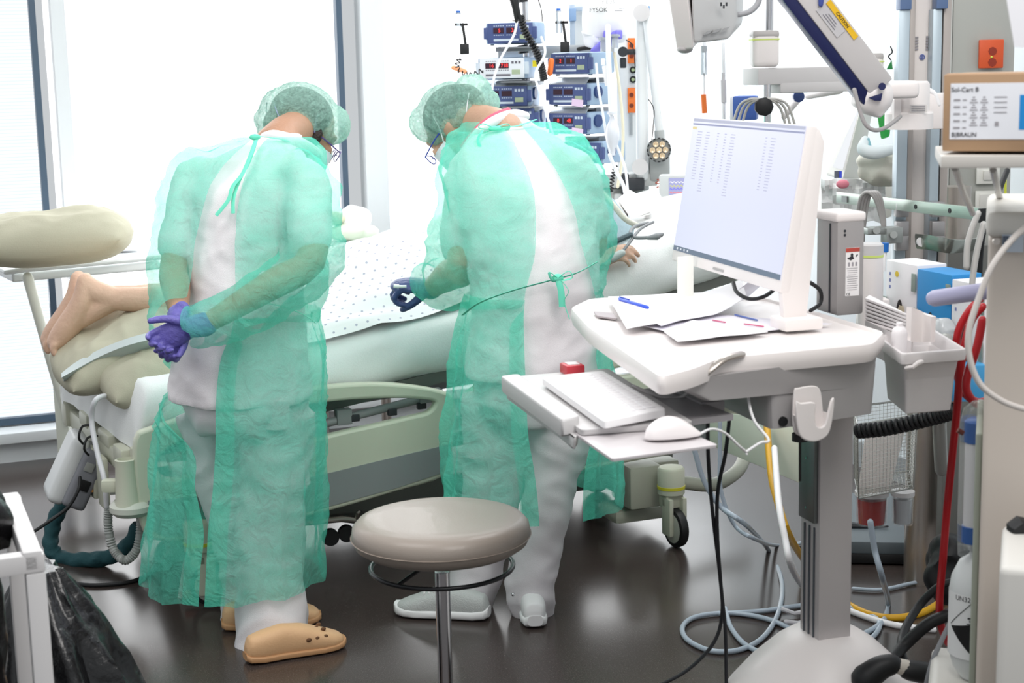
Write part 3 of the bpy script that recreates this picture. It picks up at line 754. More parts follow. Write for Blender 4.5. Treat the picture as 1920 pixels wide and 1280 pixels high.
single('syringe', b, whitep, 'small white syringe held in the blue gloved fingers of the bending person', 'syringe')
# ================================================================== more helpers
def pv(px, py, v):                                                   # photo pixel on the plane v = const of the bed frame
    d = ray(px, py); n = V((-UY, UX, 0)); t = (v - (EYE - C0).dot(n)) / d.dot(n); return EYE + d * t
def uz(px, py, v):
    p = pv(px, py, v) - C0; return (p.x * UX + p.y * UY, p.z)
def plate(loops, depth, bev=0, M=None, res=3):
    """flat outline(s) with holes -> solid, local XY, thickness along Z (centred)"""
    cu = bpy.data.curves.new('c', 'CURVE'); cu.dimensions = '2D'; cu.fill_mode = 'BOTH'; cu.extrude = max(1e-4, depth / 2 - bev); cu.bevel_depth = bev; cu.bevel_resolution = 2
    if bev: cu.offset = -bev
    for lp in loops:
        s = cu.splines.new('POLY'); s.points.add(len(lp) - 1); s.use_cyclic_u = True
        for i, p in enumerate(lp): s.points[i].co = (p[0], p[1], 0, 1)
    o = bpy.data.objects.new('c', cu); C.objects.link(o); dg = bpy.context.evaluated_depsgraph_get(); dg.update()
    me = bpy.data.meshes.new_from_object(o.evaluated_get(dg)); bpy.data.objects.remove(o); bpy.data.curves.remove(cu)
    if M is not None: me.transform(M)
    return me
def cr2(pts, k, closed=True): return [tuple(p) for p in cr([V((a, b_, 0)) for a, b_ in pts], k, closed)]
def rrect(w, h, r, n=5, cx=0, cy=0):
    o = []
    for sx, sy, a0 in ((1, 1, 0), (-1, 1, 90), (-1, -1, 180), (1, -1, 270)):
        for i in range(n + 1):
            a = math.radians(a0 + 90 * i / n); o.append((cx + sx * (w / 2 - r) + r * math.cos(a), cy + sy * (h / 2 - r) + r * math.sin(a)))
    return o
def hose(name, pts, r, m_, label, cat, k=6, n=10, group=None, fold=None):
    b = B(); b.tube(pts, r, n, k=k, rnd=not fold, fold=fold); return single(name, b, m_, label, cat, group)
BEDV = V((UY, -UX, 0))                                               # towards the camera side of the bed
def planeM(v): 
    m = Matrix((V((UX, UY, 0)), V((0, 0, 1)), V((UY, -UX, 0)))).transposed().to_4x4(); m.translation = bed(0, v, 0); return m
zb_pts = [(-.14, .49), (.1, .515), (.4, .555), (.78, .61), (1.15, .665), (1.45, .745), (1.75, .83), (2.15, .915)]
def zb(u):
    for (a, za), (c, zc) in zip(zb_pts, zb_pts[1:]):
        if u <= c: return za + (zc - za) * max(0, (u - a)) / (c - a)
    return zb_pts[-1][1]
TH = .19
def bedS(u, v, z): return bed(u + .15 * (1 - v) * max(0, min(1, 1 - (u + .11) / .7)), v, z)
# ------------------------------------------------------------------ bed
bedgrey = mat('bed_grey_panel', '#8c9192', .5); undergrey = mat('undercarriage_grey', '#6f716d', .5); bedcream = mat('bed_frame_cream', '#c6c8b6', .4)
BED = thing('hospital_bed', 'adjustable hospital bed with cream side rails, foot end lowered, carrying the lying patient', 'bed', bed(1, .45))
b = B()
rows = []
for i in range(24):
    u = -.08 + 2.2 * i / 23; z0 = zb(u) + .012; z1 = z0 + TH - .04; rows.append([bedS(u, .04, z0), bedS(u, .02, (z0 + z1) / 2), bedS(u, .05, z1), bedS(u, .86, z1), bedS(u, .89, (z0 + z1) / 2), bedS(u, .87, z0)])
b.loft(rows); put('mattress', b, mat('mattress_blue', '#8ea5b4', .6), BED)
b = B(); rows = []
for i in range(24):
    u = -.12 + 2.26 * i / 23; z0 = zb(u) - .045; rows.append([bedS(u, .02, z0), bedS(u, .02, z0 + .04), bedS(u, .89, z0 + .04), bedS(u, .89, z0)])
b.loft(rows); put('platform', b, undergrey, BED)
b = B(RM)
b.box((1.0, .45, .19), (1.75, .62, .12), bev=.02); b.box((.12, .45, .17), (.12, .86, .09), bev=.02); b.box((1.68, .45, .17), (.14, .86, .09), bev=.02)
b.box((.9, .12, .215), (1.5, .05, .09), bev=.01)
put('chassis', b, undergrey, BED)
b = B(RM)
for u in (.5, 1.5): b.box((u, .45, (zb(u) + .1) / 2 + .02), (.20, .26, zb(u) - .20), bev=.01); b.box((u, .45, zb(u) - .09), (.16, .66, .05))
put('lift_column', b, bedgrey, BED)
b = B(RM); b.box((1.0, .03, .40), (1.9, .05, .045), rot=Matrix.Rotation(math.radians(-4), 3, 'Y'), bev=.008); b.box((1.0, .86, .40), (1.9, .05, .045), rot=Matrix.Rotation(math.radians(-4), 3, 'Y'), bev=.008)
b.tube([(.55, .0, .50), (.95, .0, .56)], .014, 10); b.box((.63, .0, .52), (.05, .04, .05), bev=.005); b.box((.92, .0, .56), (.08, .05, .04), bev=.005)
b.box((.50, -.005, .50), (.14, .05, .09), rot=Matrix.Rotation(math.radians(-10), 3, 'Y'), bev=.01)
put('side_frame', b, bedgrey, BED)
# latch blocks seen in the rail window
for px, py in ((665, 783), (735, 772), (790, 760)): b = B(); p = pv(px, py, -.01); b.box(p, (.03, .02, .022), rot=YAW, bev=.003); put('latch', b, dark, BED)
# side rails
def rail(outer, inner, panel, name='side_rail', parts=True):
    v = -.075
    O = cr2([uz(x, y, v) for x, y in outer], 4); I = cr2([uz(x, y, v) for x, y in inner], 4)
    r = put(name, plate([O, I], .040, .010, planeM(v)), cream, BED, 50)
    Q = [uz(x, y, v) for x, y in panel]
    put('panel', plate([cr2(Q, 1)], .006, 0, planeM(v - .021)), bedgrey, r)
    return r
rail([(249, 850), (254, 815), (280, 800), (420, 757), (560, 727), (690, 716), (780, 722), (838, 735), (850, 752), (848, 810), (842, 850), (826, 892), (740, 919), (620, 954), (500, 983), (400, 1004), (310, 1012), (268, 995), (254, 920)],
     [(300, 850), (400, 800), (500, 770), (613, 752), (690, 746), (760, 745), (806, 749), (812, 756), (800, 770), (770, 778), (700, 794), (616, 813), (500, 845), (390, 880), (310, 895)],
     [(275, 935), (400, 925), (500, 908), (620, 882), (740, 853), (838, 830), (838, 850), (822, 884), (740, 911), (620, 944), (500, 973), (400, 994), (310, 1002), (275, 985)])
rail([(868, 760), (880, 730), (930, 706), (1050, 678), (1180, 650), (1300, 628), (1400, 615), (1450, 622), (1462, 650), (1455, 740), (1430, 800), (1350, 830), (1200, 860), (1050, 886), (940, 900), (885, 880)],
     [(1150, 690), (1250, 668), (1330, 655), (1350, 660), (1340, 668), (1260, 684), (1170, 702)],
     [(890, 830), (1000, 800), (1150, 765), (1300, 728), (1440, 700), (1445, 740), (1422, 790), (1350, 818), (1200, 848), (1050, 875), (945, 888), (900, 868)])
# foot end frame and hardware
b = B(); 

FN, FF = P(258, 885, 4.72), P(138, 778, 5.58); fdir = (FF - FN).normalized(); FRm = Matrix((V((fdir.y, -fdir.x, 0)).normalized(), fdir, V((fdir.y, -fdir.x, 0)).normalized().cross(fdir))).transposed(); FL_ = (FF - FN).length
def foot(t, side=0, up=0): return FN + fdir * (FL_ * t) + FRm.col[0] * side + V((0, 0, up))
b.box(foot(.5), (.05, FL_, .065), rot=FRm, bev=.012); b.box(foot(.5, .03, -.055), (.03, FL_ * .9, .04), rot=FRm, bev=.008)
b.box(foot(.98, 0, .02), (.08, .08, .10), rot=FRm, bev=.015); b.box(foot(.68, 0, .045), (.06, .12, .05), rot=FRm, bev=.012); b.box(foot(.36, .0, .04), (.055, .16, .045), rot=FRm, bev=.01); b.box(foot(.12, 0, .03), (.07, .12, .06), rot=FRm, bev=.01)
put('foot_frame', b, bedcream, BED)
b = B(); b.cyl(foot(.95, .06, .06), foot(.05, .06, .06), .009, n=10); put('foot_rod', b, chrome, BED)
b = B(); b.cyl(foot(.85, .10, .07), foot(.1, .10, .07), .006, n=8); put('foot_rod', b, chrome, BED)
b = B(); pbc = P(237, 900, 4.66)
b.lathe([(.0, -.075), (.040, -.075), (.036, -.06), (.030, .05), (.031, .064), (.024, .066), (.022, .04), (0, .04)], Matrix.Translation(pbc), 28)
b.box(pbc + V((-.05, .02, -.02)), (.06, .04, .04), bev=.012)
b.lathe([(.0, -.03), (.03, -.03), (.028, .05), (.020, .052), (.018, .03), (0, .03)], Matrix.Translation(P(263, 868, 4.74)), 24)
put('corner_socket', b, bedcream, BED)
b = B(); b.lathe([(0, -.022), (.052, -.022), (.066, -.008), (.066, .008), (.052, .022), (0, .024)], Matrix.Translation(P(247, 950, 4.68)), 32); put('bumper_wheel', b, mat('bumper_cream', '#c9ccc2', .5), BED)
b = B()
for s in (0, 1): b.box(foot(.48 - s * .17, -.045, -.09), (.02, .10, .17), rot=FRm, bev=.008)
put('hook_plate', b, bedcream, BED)
b = B(); b.box(foot(.46, -.058, -.09), (.006, .05, .12), rot=FRm); put('warning_strip', b, mat('strip_orange', '#c98d4a', .6), BED)
# casters
def caster(c, yaw, ring, name='caster'):
    M = yawm(c, yaw); b = B(M); fk = B(M)
    fk.lathe([(0, .19), (.040, .19), (.046, .18), (.046, .262), (.040, .27), (0, .27)], None, 28)
    fk.box((0, 0, .165), (.055, .07, .07), bev=.012); fk.box((.02, .026, .105), (.055, .018, .13), bev=.008); fk.box((.02, -.026, .105), (.055, .018, .13), bev=.008)
    f_ = put(name, fk, bedcream, BED)
    w_ = B(M @ Matrix.Translation((.030, 0, .066)) @ Matrix.Rotation(math.pi / 2, 4, 'X'))
    w_.lathe([(0, -.012), (.048, -.014), (.052, -.016), (.063, -.013), (.066, 0), (.063, .013), (.052, .016), (.048, .014), (0, .012)], None, 36); put('wheel', w_, black, f_)
    w_ = B(M @ Matrix.Translation((.030, 0, .066)) @ Matrix.Rotation(math.pi / 2, 4, 'X'))
    w_.lathe([(0, -.018), (.040, -.018), (.050, -.0155), (.050, .0155), (.040, .018), (0, .018)], None, 30); put('hub', w_, mat('hub_grey', '#b9b8ae', .5), f_)
    if ring:
        r_ = B(M); r_.lathe([(.044, .196), (.0475, .197), (.0475, .207), (.044, .208)], None, 28); put('ring', r_, mat('ring_yellow', '#d6cf3a', .5), f_)
pc1 = Z(1270, 1020); pc2 = Z(380, 1135)
caster(pc1 + V((-.02, 0, 0)), -65, True); caster(pc2 + V((0, .0, 0)), 8, True)
caster(pc1 + V((-UY, UX, 0)) * .72, 30, True); caster(pc2 + V((-UY, UX, 0)) * .76, 40, True)
b = B(); b.box(P(1195, 905, 5.32), (.12, .14, .15), rot=YAW, bev=.015); b.box(P(1225, 880, 5.36), (.16, .08, .07), rot=YAW, bev=.01)
b.tube([P(1285, 905, 5.36), P(1340, 908, 5.4), P(1385, 880, 5.5), P(1400, 840, 5.65)], .024, 14, k=5, rnd=True)
b.box(P(1185, 955, 5.40), (.20, .16, .05), rot=YAW, bev=.02)
put('head_chassis_cover', b, mat('cover_cream_dull', '#aeb0a2', .5), BED)
for p in (pv(618, 1005, .09), pv(648, 998, .09)): b = B(); b.cyl(p, p + BEDV * .02, .028, n=24); put('chassis_hole', b, black, BED)
b = B(); b.tube([pv(560, 980, .05), pv(640, 972, .05), pv(668, 975, .05)], .012, 10, rnd=True); b.tube([pv(668, 975, .05), pv(672, 960, .03)], .008, 8, rnd=True); put('brake_linkage', b, steel, BED)
b = B(); b.box(P(385, 1112, 4.72), (.13, .03, .022), rot=12, bev=.006); put('brake_pedal', b, mat('pedal_red', '#8e3a2c', .5), BED)
b = B(); b.hull([P(345, 1045, 4.78), P(425, 1040, 4.85), P(425, 1105, 4.85), P(332, 1128, 4.76)], [P(345, 1045, 4.86), P(425, 1040, 4.93), P(425, 1105, 4.93), P(332, 1128, 4.84)], bev=.006); put('foot_chassis_cover', b, mat('cover_pale', '#c9c5c0', .5), BED)
# end bracket seen under the worktop at the head side
b = B(); b.box(P(1300, 775, 5.30), (.36, .03, .05), rot=YAW, bev=.004); b.box(P(1365, 745, 5.34), (.10, .12, .03), rot=YAW, bev=.004); b.box(P(1345, 760, 5.3), (.03, .03, .12), rot=YAW); put('head_bracket', b, bedcream, BED)
b = B(); b.hull([P(1325, 770, 5.25), P(1506, 790, 4.72), P(1506, 908, 4.72), P(1325, 832, 5.25)], [P(1325, 770, 5.28), P(1510, 790, 4.76), P(1510, 908, 4.76), P(1325, 832, 5.28)], bev=.003); put('headboard', b, mat('headboard_cream', '#e6eadb', .5), BED)

# ------------------------------------------------------------------ sheet
sheetm = mat('sheet_white_cotton', '#eef1f0', .85, bump=.15, bscale=240)
b = B(); rows = []
nu = 90
for i in range(-8, nu + 1):
    u = -.11 + 2.28 * max(0, i) / nu; z0 = zb(u); z1 = z0 + TH; e = max(0, -i) / 8
    prof = [(.045, z0 - .018), (-.002, z0 + .005), (-.028, z0 + .05), (-.032, z0 + .10), (-.022, z1 - .04), (.004, z1 - .012), (.05, z1)] + [(v_ / 20, z1 + .003) for v_ in range(2, 18)] + [(.90, z1 - .01), (.93, z1 - .05), (.93, z0 + .08), (.90, z0)]
    prof = [tuple(q_) for q_ in cr([V((a, c_, 0)) for a, c_ in prof], 2)]
    row = []
    for j, q_ in enumerate(prof):
        v_, z_ = q_[0], q_[1]
        w_ = noise.noise(V((u * 3.2 + z_ * 6, v_ * 2, z_ * 3))) * .022 + (1 - 2 * abs(noise.noise(V((u * 5 - z_ * 9 - e * 2, v_ * 5, 3))))) * .010
        if v_ < .03: v2 = v_ - w_ * .9; z2 = z_ + w_ * .2 + (noise.noise(V((u * 4, 7, 1))) * .018 if z_ < z0 + .02 else 0)
        else: v2 = v_; z2 = z_ + w_ * .5
        if e: z2 = (z0 - .03) + (z2 - z0 + .03) * math.cos(e * 1.5); v2 = .45 + (v2 - .45) * (1 - .06 * e * e)
        row.append(bedS(u - .055 * math.sin(e * 1.57) - (w_ * .8 if e else 0), v2, z2))
    rows.append(row)
b.sheet(rows)
single('bed_sheet', b, sheetm, 'white fitted sheet with soft creases stretched over the bed mattress', 'sheet', sharp=60)
# ------------------------------------------------------------------ pillows
def pillow(name, M, sx, sy, sz, m_, label, cat='pillow', seed=1, pinch=.09, sag=None, dents=()):
    b = B(); n = 46; top = []; bot = []
    def pt(i, j, s):
        a, c_ = -1 + 2 * i / n, -1 + 2 * j / n
        h = (max(0, 1 - abs(a) ** 3) * max(0, 1 - abs(c_) ** 3)) ** .5
        ex = 1 - pinch * (1 - abs(c_) ** 2) * abs(a) ** 3 * .5; ey = 1 - pinch * (1 - abs(a) ** 2) * abs(c_) ** 3 * .5
        x, y, z = a * sx * ex * (1 - .30 * c_ * c_) ** .5 * 1.06, c_ * sy * ey * (1 - .30 * a * a) ** .5 * 1.06, s * sz * h
        cr_ = (1 - 2 * abs(noise.noise(V((a * 2.1 + seed, c_ * 1.7, seed * 3.1))))) * .010 + (1 - 2 * abs(noise.noise(V((a * 4 + seed, c_ * 4.5, seed))))) * .004 + noise.noise(V((a + seed, c_, 0))) * .03
        z += cr_ * h * (1 if s > 0 else .3) * s
        for dx, dy, dr, dd in dents:
            if s > 0: z -= dd * math.exp(-((x - dx) ** 2 + (y - dy) ** 2) / dr ** 2)
        if sag: z += sag(x, y)
        return M @ V((x, y, z))
    b.sheet([[pt(i, j, 1) for j in range(n + 1)] for i in range(n + 1)]); b.sheet([[pt(i, j, -1) for j in range(n, -1, -1)] for i in range(n + 1)])
    bmesh.ops.remove_doubles(b.bm, verts=list(b.bm.verts), dist=.0005)
    return single(name, b, m_, label, cat, sharp=70)
olive = mat('pillow_stone_cotton', '#b9b6a1', .85, bump=.12, bscale=260); olive2 = mat('pillow_pale_green', '#bcc2b4', .85, bump=.12, bscale=260)
def rot(x=0, y=0, z=0): return Matrix.Rotation(math.radians(z), 4, 'Z') @ Matrix.Rotation(math.radians(y), 4, 'Y') @ Matrix.Rotation(math.radians(x), 4, 'X')
def at(p, x=0, y=0, z=0): return Matrix.Translation(p) @ rot(x, y, z)
pillow('pillow', at(P(226, 648, 5.20), 6, -22, YAW), .230, .25, .078, olive, 'stone-coloured pillow tilted right under the bare feet of the patient', seed=3)
pillow('pillow', at(P(300, 690, 5.06), 8, -8, YAW), .20, .25, .078, olive, 'crumpled stone-coloured pillow lying on the bed below the pillow under the feet', seed=9)
b = B(); rows = []
for i in range(22):
    t = i / 21; rows.append([P(118 + 190 * t, 706 - 74 * t - 12 * math.sin(t * 3) + 24 * (j / 5 - .4) * math.sin(min(1, t * 4 + .2) * 1.57), 4.95 + .02 * math.sin(t * 6) + .05 * abs(j / 5 - .4)) for j in range(6)])
b.sheet(rows, thick=.008); single('draw_sheet', b, mat('draw_sheet_blue_white', '#c9d2d2', .85), 'pale bluish folded cloth edge showing below the upper pillow at the foot of the bed', 'cloth', sharp=60)
# ------------------------------------------------------------------ patient
PT = thing('person', 'person lying face down on the bed in a white dotted gown, bare feet on pillows', 'person', bed(1, .45, .8))
b = B()
for k_, (dx, dy, dY) in enumerate(((0, 0, 0), (-13, -4, .13))):
    Y0 = 5.20 + dY
    def q(x, y, dd=0): return P(x + dx, y + dy, Y0 + dd)
    b.tube([q(420, 610, .08), q(330, 568, .03), q(262, 562), q(210, 560, 0)], [.062, .056, .043, .038], 18, k=4, rnd=True)
    b.tube([q(215, 560), q(180, 548), q(163, 536)], [.038, .040, .036], 16, k=3, rnd=True)
    b.tube([q(160, 532), q(158, 560), q(146, 585), q(128, 612), q(112, 634)], [.038, .050, .052, .053, .048], 18, k=4, rnd=True, flat=.78, upv=(1, 0, .8))
    b.tube([q(205, 566), q(172, 585), q(150, 600)], [.036, .034, .03], 14, k=3, rnd=True)
    for t_ in range(5):
        o_ = (t_ - 2) * .018; ln_ = (.032, .028, .026, .023, .020)[t_ if k_ else t_]
        p_ = q(104, 645, -.040 + t_ * .020); 
        b.tube([p_, p_ + V((-.010, 0, -.5 * ln_)), p_ + V((-.010 + .006, 0, -ln_ * 1.0))], [.0135 if t_ == 0 else .0105, .0125 if t_ == 0 else .0098, .011 if t_ == 0 else .0085], 10, rnd=True, k=2)
# knees, torso, shoulders, head
b.tube([bed(.15, .45, .80), bed(.45, .45, .79), bed(.80, .48, .86)], [.07, .08, .10], 18, k=3, rnd=True); b.tube([bed(.15, .58, .80), bed(.45, .60, .79), bed(.80, .55, .86)], [.07, .08, .10], 18, k=3, rnd=True)
b.tube([bed(.70, .50, .85), bed(.95, .50, .905), bed(1.12, .50, .95), bed(1.28, .50, 1.0), bed(1.36, .5, 1.03)], [.165, .17, .175, .18, .10], 28, k=3, rnd=True, flat=.62, upv=(0, 0, 1))
b.tube([bed(1.34, .5, 1.03), bed(1.46, .5, 1.08)], [.055, .055], 16, rnd=True)
HMP = frame(bed(1.52, .50, 1.10), (UY * .9 + .2, -UX * .9, -.25), (UX, UY, .35)); head_b(b, HMP)
# near forearm along the mattress edge and far hand beside the head
b.tube([bed(1.38, .30, 1.0), bed(1.18, .16, .93), bed(1.02, .10, .885)], [.052, .045, .040], 16, k=3, rnd=True)
b.tube([P(770, 594, 5.22), P(800, 585, 5.24), P(850, 580, 5.26), P(905, 566, 5.29)], [.036, .036, .030, .025], 16, k=3, rnd=True)
hand_b(b, frame(P(905, 566, 5.29), (.93, .3, .15), (-.1, -.2, 1)), curl=(20, 24, 28, 30), side=1)
b.tube([bed(1.35, .22, .98), P(1085, 505, 5.33), P(1125, 493, 5.28)], [.045, .032, .026], 14, k=3, rnd=True)
hand_b(b, frame(P(1112, 496, 5.27), (.9, -.1, .42), (-.35, -.45, .85)), curl=(26, 30, 34, 36), thumb=(30, 25), side=-1)
put('body', fuse(b, .006, 2), skinp, PT)
b = B(HMP); b.ball((0, -.03, .04), (.082, .098, .088)); put('hair', b, hairm, PT); eyes(HMP, PT)
# dotted gown
m, N, L, o = nt('dotted_gown_cotton'); bs = N.new('ShaderNodeBsdfPrincipled'); L.new(bs.outputs[0], o.inputs[0]); bs.inputs['Roughness'].default_value = .85
uvn = N.new('ShaderNodeUVMap'); sp = N.new('ShaderNodeSeparateXYZ'); L.new(uvn.outputs[0], sp.inputs[0])
def mth(op, a, b_=None):
    n_ = N.new('ShaderNodeMath'); n_.operation = op
    for i_, x_ in enumerate((a, b_)):
        if x_ is None: continue
        if isinstance(x_, (int, float)): n_.inputs[i_].default_value = x_
        else: L.new(x_, n_.inputs[i_])
    return n_.outputs[0]
su = mth('MULTIPLY', sp.outputs[0], 27.0); sv = mth('MULTIPLY', sp.outputs[1], 26.0)
rowi = mth('FLOOR', sv); sh_ = mth('MULTIPLY', mth('MODULO', rowi, 2.0), .5)
fu = mth('SUBTRACT', mth('FRACT', mth('ADD', su, sh_)), .5); fv = mth('SUBTRACT', mth('FRACT', sv), .5)
dd = mth('ADD', mth('MULTIPLY', fu, fu), mth('MULTIPLY', fv, fv)); isd = mth('LESS_THAN', dd, .012)
mx = N.new('ShaderNodeMix'); mx.data_type = 'RGBA'; mx.inputs[6].default_value = lin('#f3f3f4'); mx.inputs[7].default_value = lin('#b4b5c6'); L.new(isd, mx.inputs[0]); L.new(mx.outputs[2], bs.inputs['Base Color'])
dotm = m
def uvsheet(rows, name, m_, parent, uv):
    b = B(); b.sheet(rows); me = b.mesh(name); lay = me.uv_layers.new(name='UVMap'); nc = len(rows[0])
    for lp in me.loops: i_, j_ = divmod(lp.vertex_index, nc); lay.data[lp.index].uv = uv(i_, j_)
    return put(name, me, m_, parent, 70)
rows = []; nu, nv = 70, 60; u0, u1_, v0, v1_ = .50, 1.47, -.012, .93
for i in range(nu + 1):
    u = u0 + (u1_ - u0) * i / nu; row = []
    for j in range(nv + 1):
        v_ = v0 + (v1_ - v0) * j / nv; x_ = (v_ - .50) / .44
        h = (.155 + .045 * min(1, max(0, (u - .6) / .6))) * max(0, 1 - abs(x_) ** 2.2) ** .75
        h *= min(1, .55 + (u - u0) * 1.6)
        f_ = 1 if x_ < 0 else .4
        h += (1 - 2 * abs(noise.noise(V((u * 3.2 + v_ * 4.5, v_ * 3.2 - u * 2, 2.5))))) * .026 * f_ + (1 - 2 * abs(noise.noise(V((u * 2.0 - v_ * 7, v_ * 2, 9.5))))) * .018
        z_ = zb(u) + TH + .008 + max(0, h); vv = v_ - .015 * noise.noise(V((u * 5, 3, 1))) * (1 if j < 6 else 0)
        if j < 3: z_ -= .010 * (3 - j)
        row.append(bed(u, vv, z_))
    rows.append(row)
gw = uvsheet(rows, 'hospital_gown', dotm, PT, lambda i, j: (u0 + (u1_ - u0) * i / nu, (v1_ - v0) * j / nv * 1.25))
rows = []
for i in range(15):
    t = i / 14; row = []
    for j in range(25):
        a = 2 * math.pi * j / 24; c_ = P(728, 592, 5.20).lerp(P(782, 586, 5.235), t); r_ = .085 - .028 * t + .006 * math.sin(a * 5 + t * 3)
        row.append(c_ + V((.35 * math.cos(a) * r_ * .3, -math.cos(a) * r_ * .7, math.sin(a) * r_ * .62 + .004)))
    rows.append(row)
uvsheet(rows, 'gown_sleeve', dotm, PT, lambda i, j: (i * .0075, j * .022))
# ------------------------------------------------------------------ overbed table with pillow
tblm = mat('table_white_laminate', '#e4e8e8', .4)
T = thing('overbed_table', 'white overbed table on a slanting leg behind the foot of the bed', 'table', Z(130, 900))
zt = .90
A_, B_, C_, D_ = Z(22, 512, zt), Z(300, 488, zt), Z(300, 462, zt), Z(-60, 474, zt)
for q_ in (C_, D_): q_ += V((0, .0, 0))
b = B(); b.hull([p for p in (A_, B_, C_, D_)], [p - V((0, 0, .035)) for p in (A_, B_, C_, D_)], bev=.012, seg=3); put('table_top', b, tblm, T)
b = B(); b.tube([A_ + V((-.02, 0, .004)), A_ + V((.05, 0, .012)), B_ + V((0, 0, .012))], .010, 8, rnd=True); b.tube([A_ + V((-.02, 0, .004)), D_ + V((0, 0, .012))], .010, 8, rnd=True); put('table_lip', b, tblm, T)
b = B(); b.tube([P(52, 520, 5.62), P(100, 690, 5.75), P(128, 785, 5.80)], .019, 14, rnd=True, k=3); put('leg', b, mat('leg_cream', '#dfe3d8', .4), T)
b = B(); pb = P(132, 800, 5.82); b.box((pb.x + .2, pb.y - .05, .10), (.5, .07, .05), rot=20, bev=.015); b.box((pb.x - .03, pb.y + .02, .33), (.05, .05, .46), bev=.01); put('base', b, mat('leg_cream', '#dfe3d8', .4), T)
pillow('pillow', at(P(95, 447, 5.66), 2, -2, 8), .285, .19, .088, olive, 'large plump stone-coloured pillow lying on the overbed table by the window', seed=21)
b = B(); rows = []
for i in range(30):
    rows.append([Z(60 + 200 * i / 29, 474 - 9 * i / 29 - 14 + j * 3.2, zt) + V((0, 0, .012 + .022 * (1 - 2 * abs(noise.noise(V((i * .31, j * .6, 4)))))* math.sin(math.pi * min(1, (j + .6) / 7)))) for j in range(8)])
b.sheet(rows, thick=.003); single('cloth', b, mat('crumpled_white_cloth', '#dcdde2', .9), 'crumpled thin white cloth under the pillow on the overbed table', 'cloth', sharp=60)
# ------------------------------------------------------------------ hand control box and hoses at the foot of the bed
K = thing('air_mattress_pump', 'silver and grey air mattress pump box hooked on the foot end of the bed', 'pump', P(140, 950, 5.12))
Mk = at(P(141, 880, 5.12), 4, 27, 24)
b = B(Mk); b.box((-.030, .006, 0), (.060, .15, .235), bev=.028, seg=4); put('shell', b, mat('silver_shell', '#d3d6d6', .35), K)
b = B(Mk); b.box((.026, -.006, -.006), (.080, .150, .205), bev=.018, seg=3); put('back_cover', b, mat('pump_grey', '#84868c', .4), K)
b = B(Mk); b.box((.020, -.082, .04), (.030, .006, .030), bev=.002); put('switch_plate', b, mat('pump_plate', '#9da09b', .4), K)
b = B(Mk); b.box((.030, -.078, -.022), (.034, .016, .036), bev=.003); put('power_socket', b, black, K)
hose('power_cable', [P(150, 895, 5.02), P(147, 918, 5.0), P(128, 950, 4.98), P(95, 975, 4.95), P(60, 998, 4.9), P(30, 1012, 4.85)], .0055, black, 'black power cable running from the grey air pump box off to the left', 'cable')
hose('power_cable', [Z(70, 1035, .006), Z(90, 1070, .006), Z(140, 1093, .006), Z(200, 1096, .006), Z(262, 1085, .006), Z(300, 1052, .006), Z(320, 1020, .006)], .007, black, 'black cable lying in a loose curve on the floor below the foot of the bed', 'cable')
green = mat('hose_sleeve_dark_green', '#1f4a50', .8, bump=.5, bscale=40)
hose('air_hose', [P(130, 925, 5.32), P(112, 955, 5.28), P(98, 990, 5.24), P(96, 1025, 5.2), P(115, 1046, 5.18), P(160, 1050, 5.12), P(205, 1043, 5.1), P(240, 1022, 5.1), P(262, 985, 5.1)], .026, green, 'thick air hose in a dark green cloth sleeve curving under the foot of the bed', 'hose', k=10, n=18, fold=lambda t, a: 1 + .09 * math.sin(t * 75 + 2 * math.sin(a * 2)) + .05 * math.sin(a * 3 + t * 30))
b = B(); b.cyl(P(141, 905, 5.34), P(128, 932, 5.32), .018, n=16); single('hose_connector', b, bedcream, 'cream hose connector joining the grey pump box to the dark green hose', 'connector')
hose('drain_hose', [P(203, 955, 4.75), P(203, 990, 4.75), P(213, 1030, 4.74), P(235, 1050, 4.72), P(256, 1030, 4.72), P(264, 990, 4.73), P(262, 955, 4.74)], .0135, mat('corrugated_grey', '#a5a8a5', .5), 'light grey corrugated hose hanging in a loop from the bed corner', 'hose', k=16, n=14, fold=lambda t, a: 1 + .14 * math.sin(t * 330))
hose('urine_tube', [P(196, 742, 4.86), P(178, 752, 4.83), P(172, 790, 4.85), P(183, 850, 4.80), P(196, 900, 4.74), P(200, 950, 4.74)], .0085, mat('tube_translucent', '#d5d6da', .3), 'translucent white tube hanging down over the mattress at the foot of the bed', 'tube')
for i_, (x0, y0) in enumerate(((150, 812), (160, 833))):
    hose('looped_cable', [P(x0 + 22, y0 - 16, 5.1), P(x0 + 4, y0 - 12, 5.0), P(x0 - 2, y0 + 8, 4.98), P(x0 + 6, y0 + 20, 5.02)], .004, black, ('upper' if i_ == 0 else 'lower') + ' of two short black cable loops on the bed foot frame', 'cable')
# ------------------------------------------------------------------ stool
ST = thing('stool', 'round swivel stool with a padded taupe seat on a chrome pole in the foreground', 'stool', (-.15, 3.39, 0))
sc = V((P(827, 1005, 3.39).x, 3.39, 0)); SM = Matrix.Translation(sc)
b = B(SM); b.lathe([(0, .568), (.13, .566), (.172, .572), (.190, .584), (.197, .602), (.194, .622), (.183, .634), (.165, .6395), (.12, .6415), (0, .643)], None, 96); put('seat', b, mat('seat_taupe_vinyl', '#948a81', .42, bump=.06, bscale=240, coat=.1), ST, 80)
b = B(SM); b.lathe([(.1935, .598), (.199, .6005), (.1935, .603)], None, 96); put('seam', b, mat('seam_taupe', '#8b7f75', .6), ST)
b = B(SM); b.lathe([(.0, .20), (.0165, .20), (.0165, .515), (0, .515)], None, 30); b.lathe([(0, .52), (.0145, .52), (.0145, .56), (.03, .562), (.03, .568), (0, .568)], None, 30); b.lathe([(0, .21), (.024, .21), (.024, .06), (.035, .05), (0, .05)], None, 30); put('pole', b, chrome, ST)
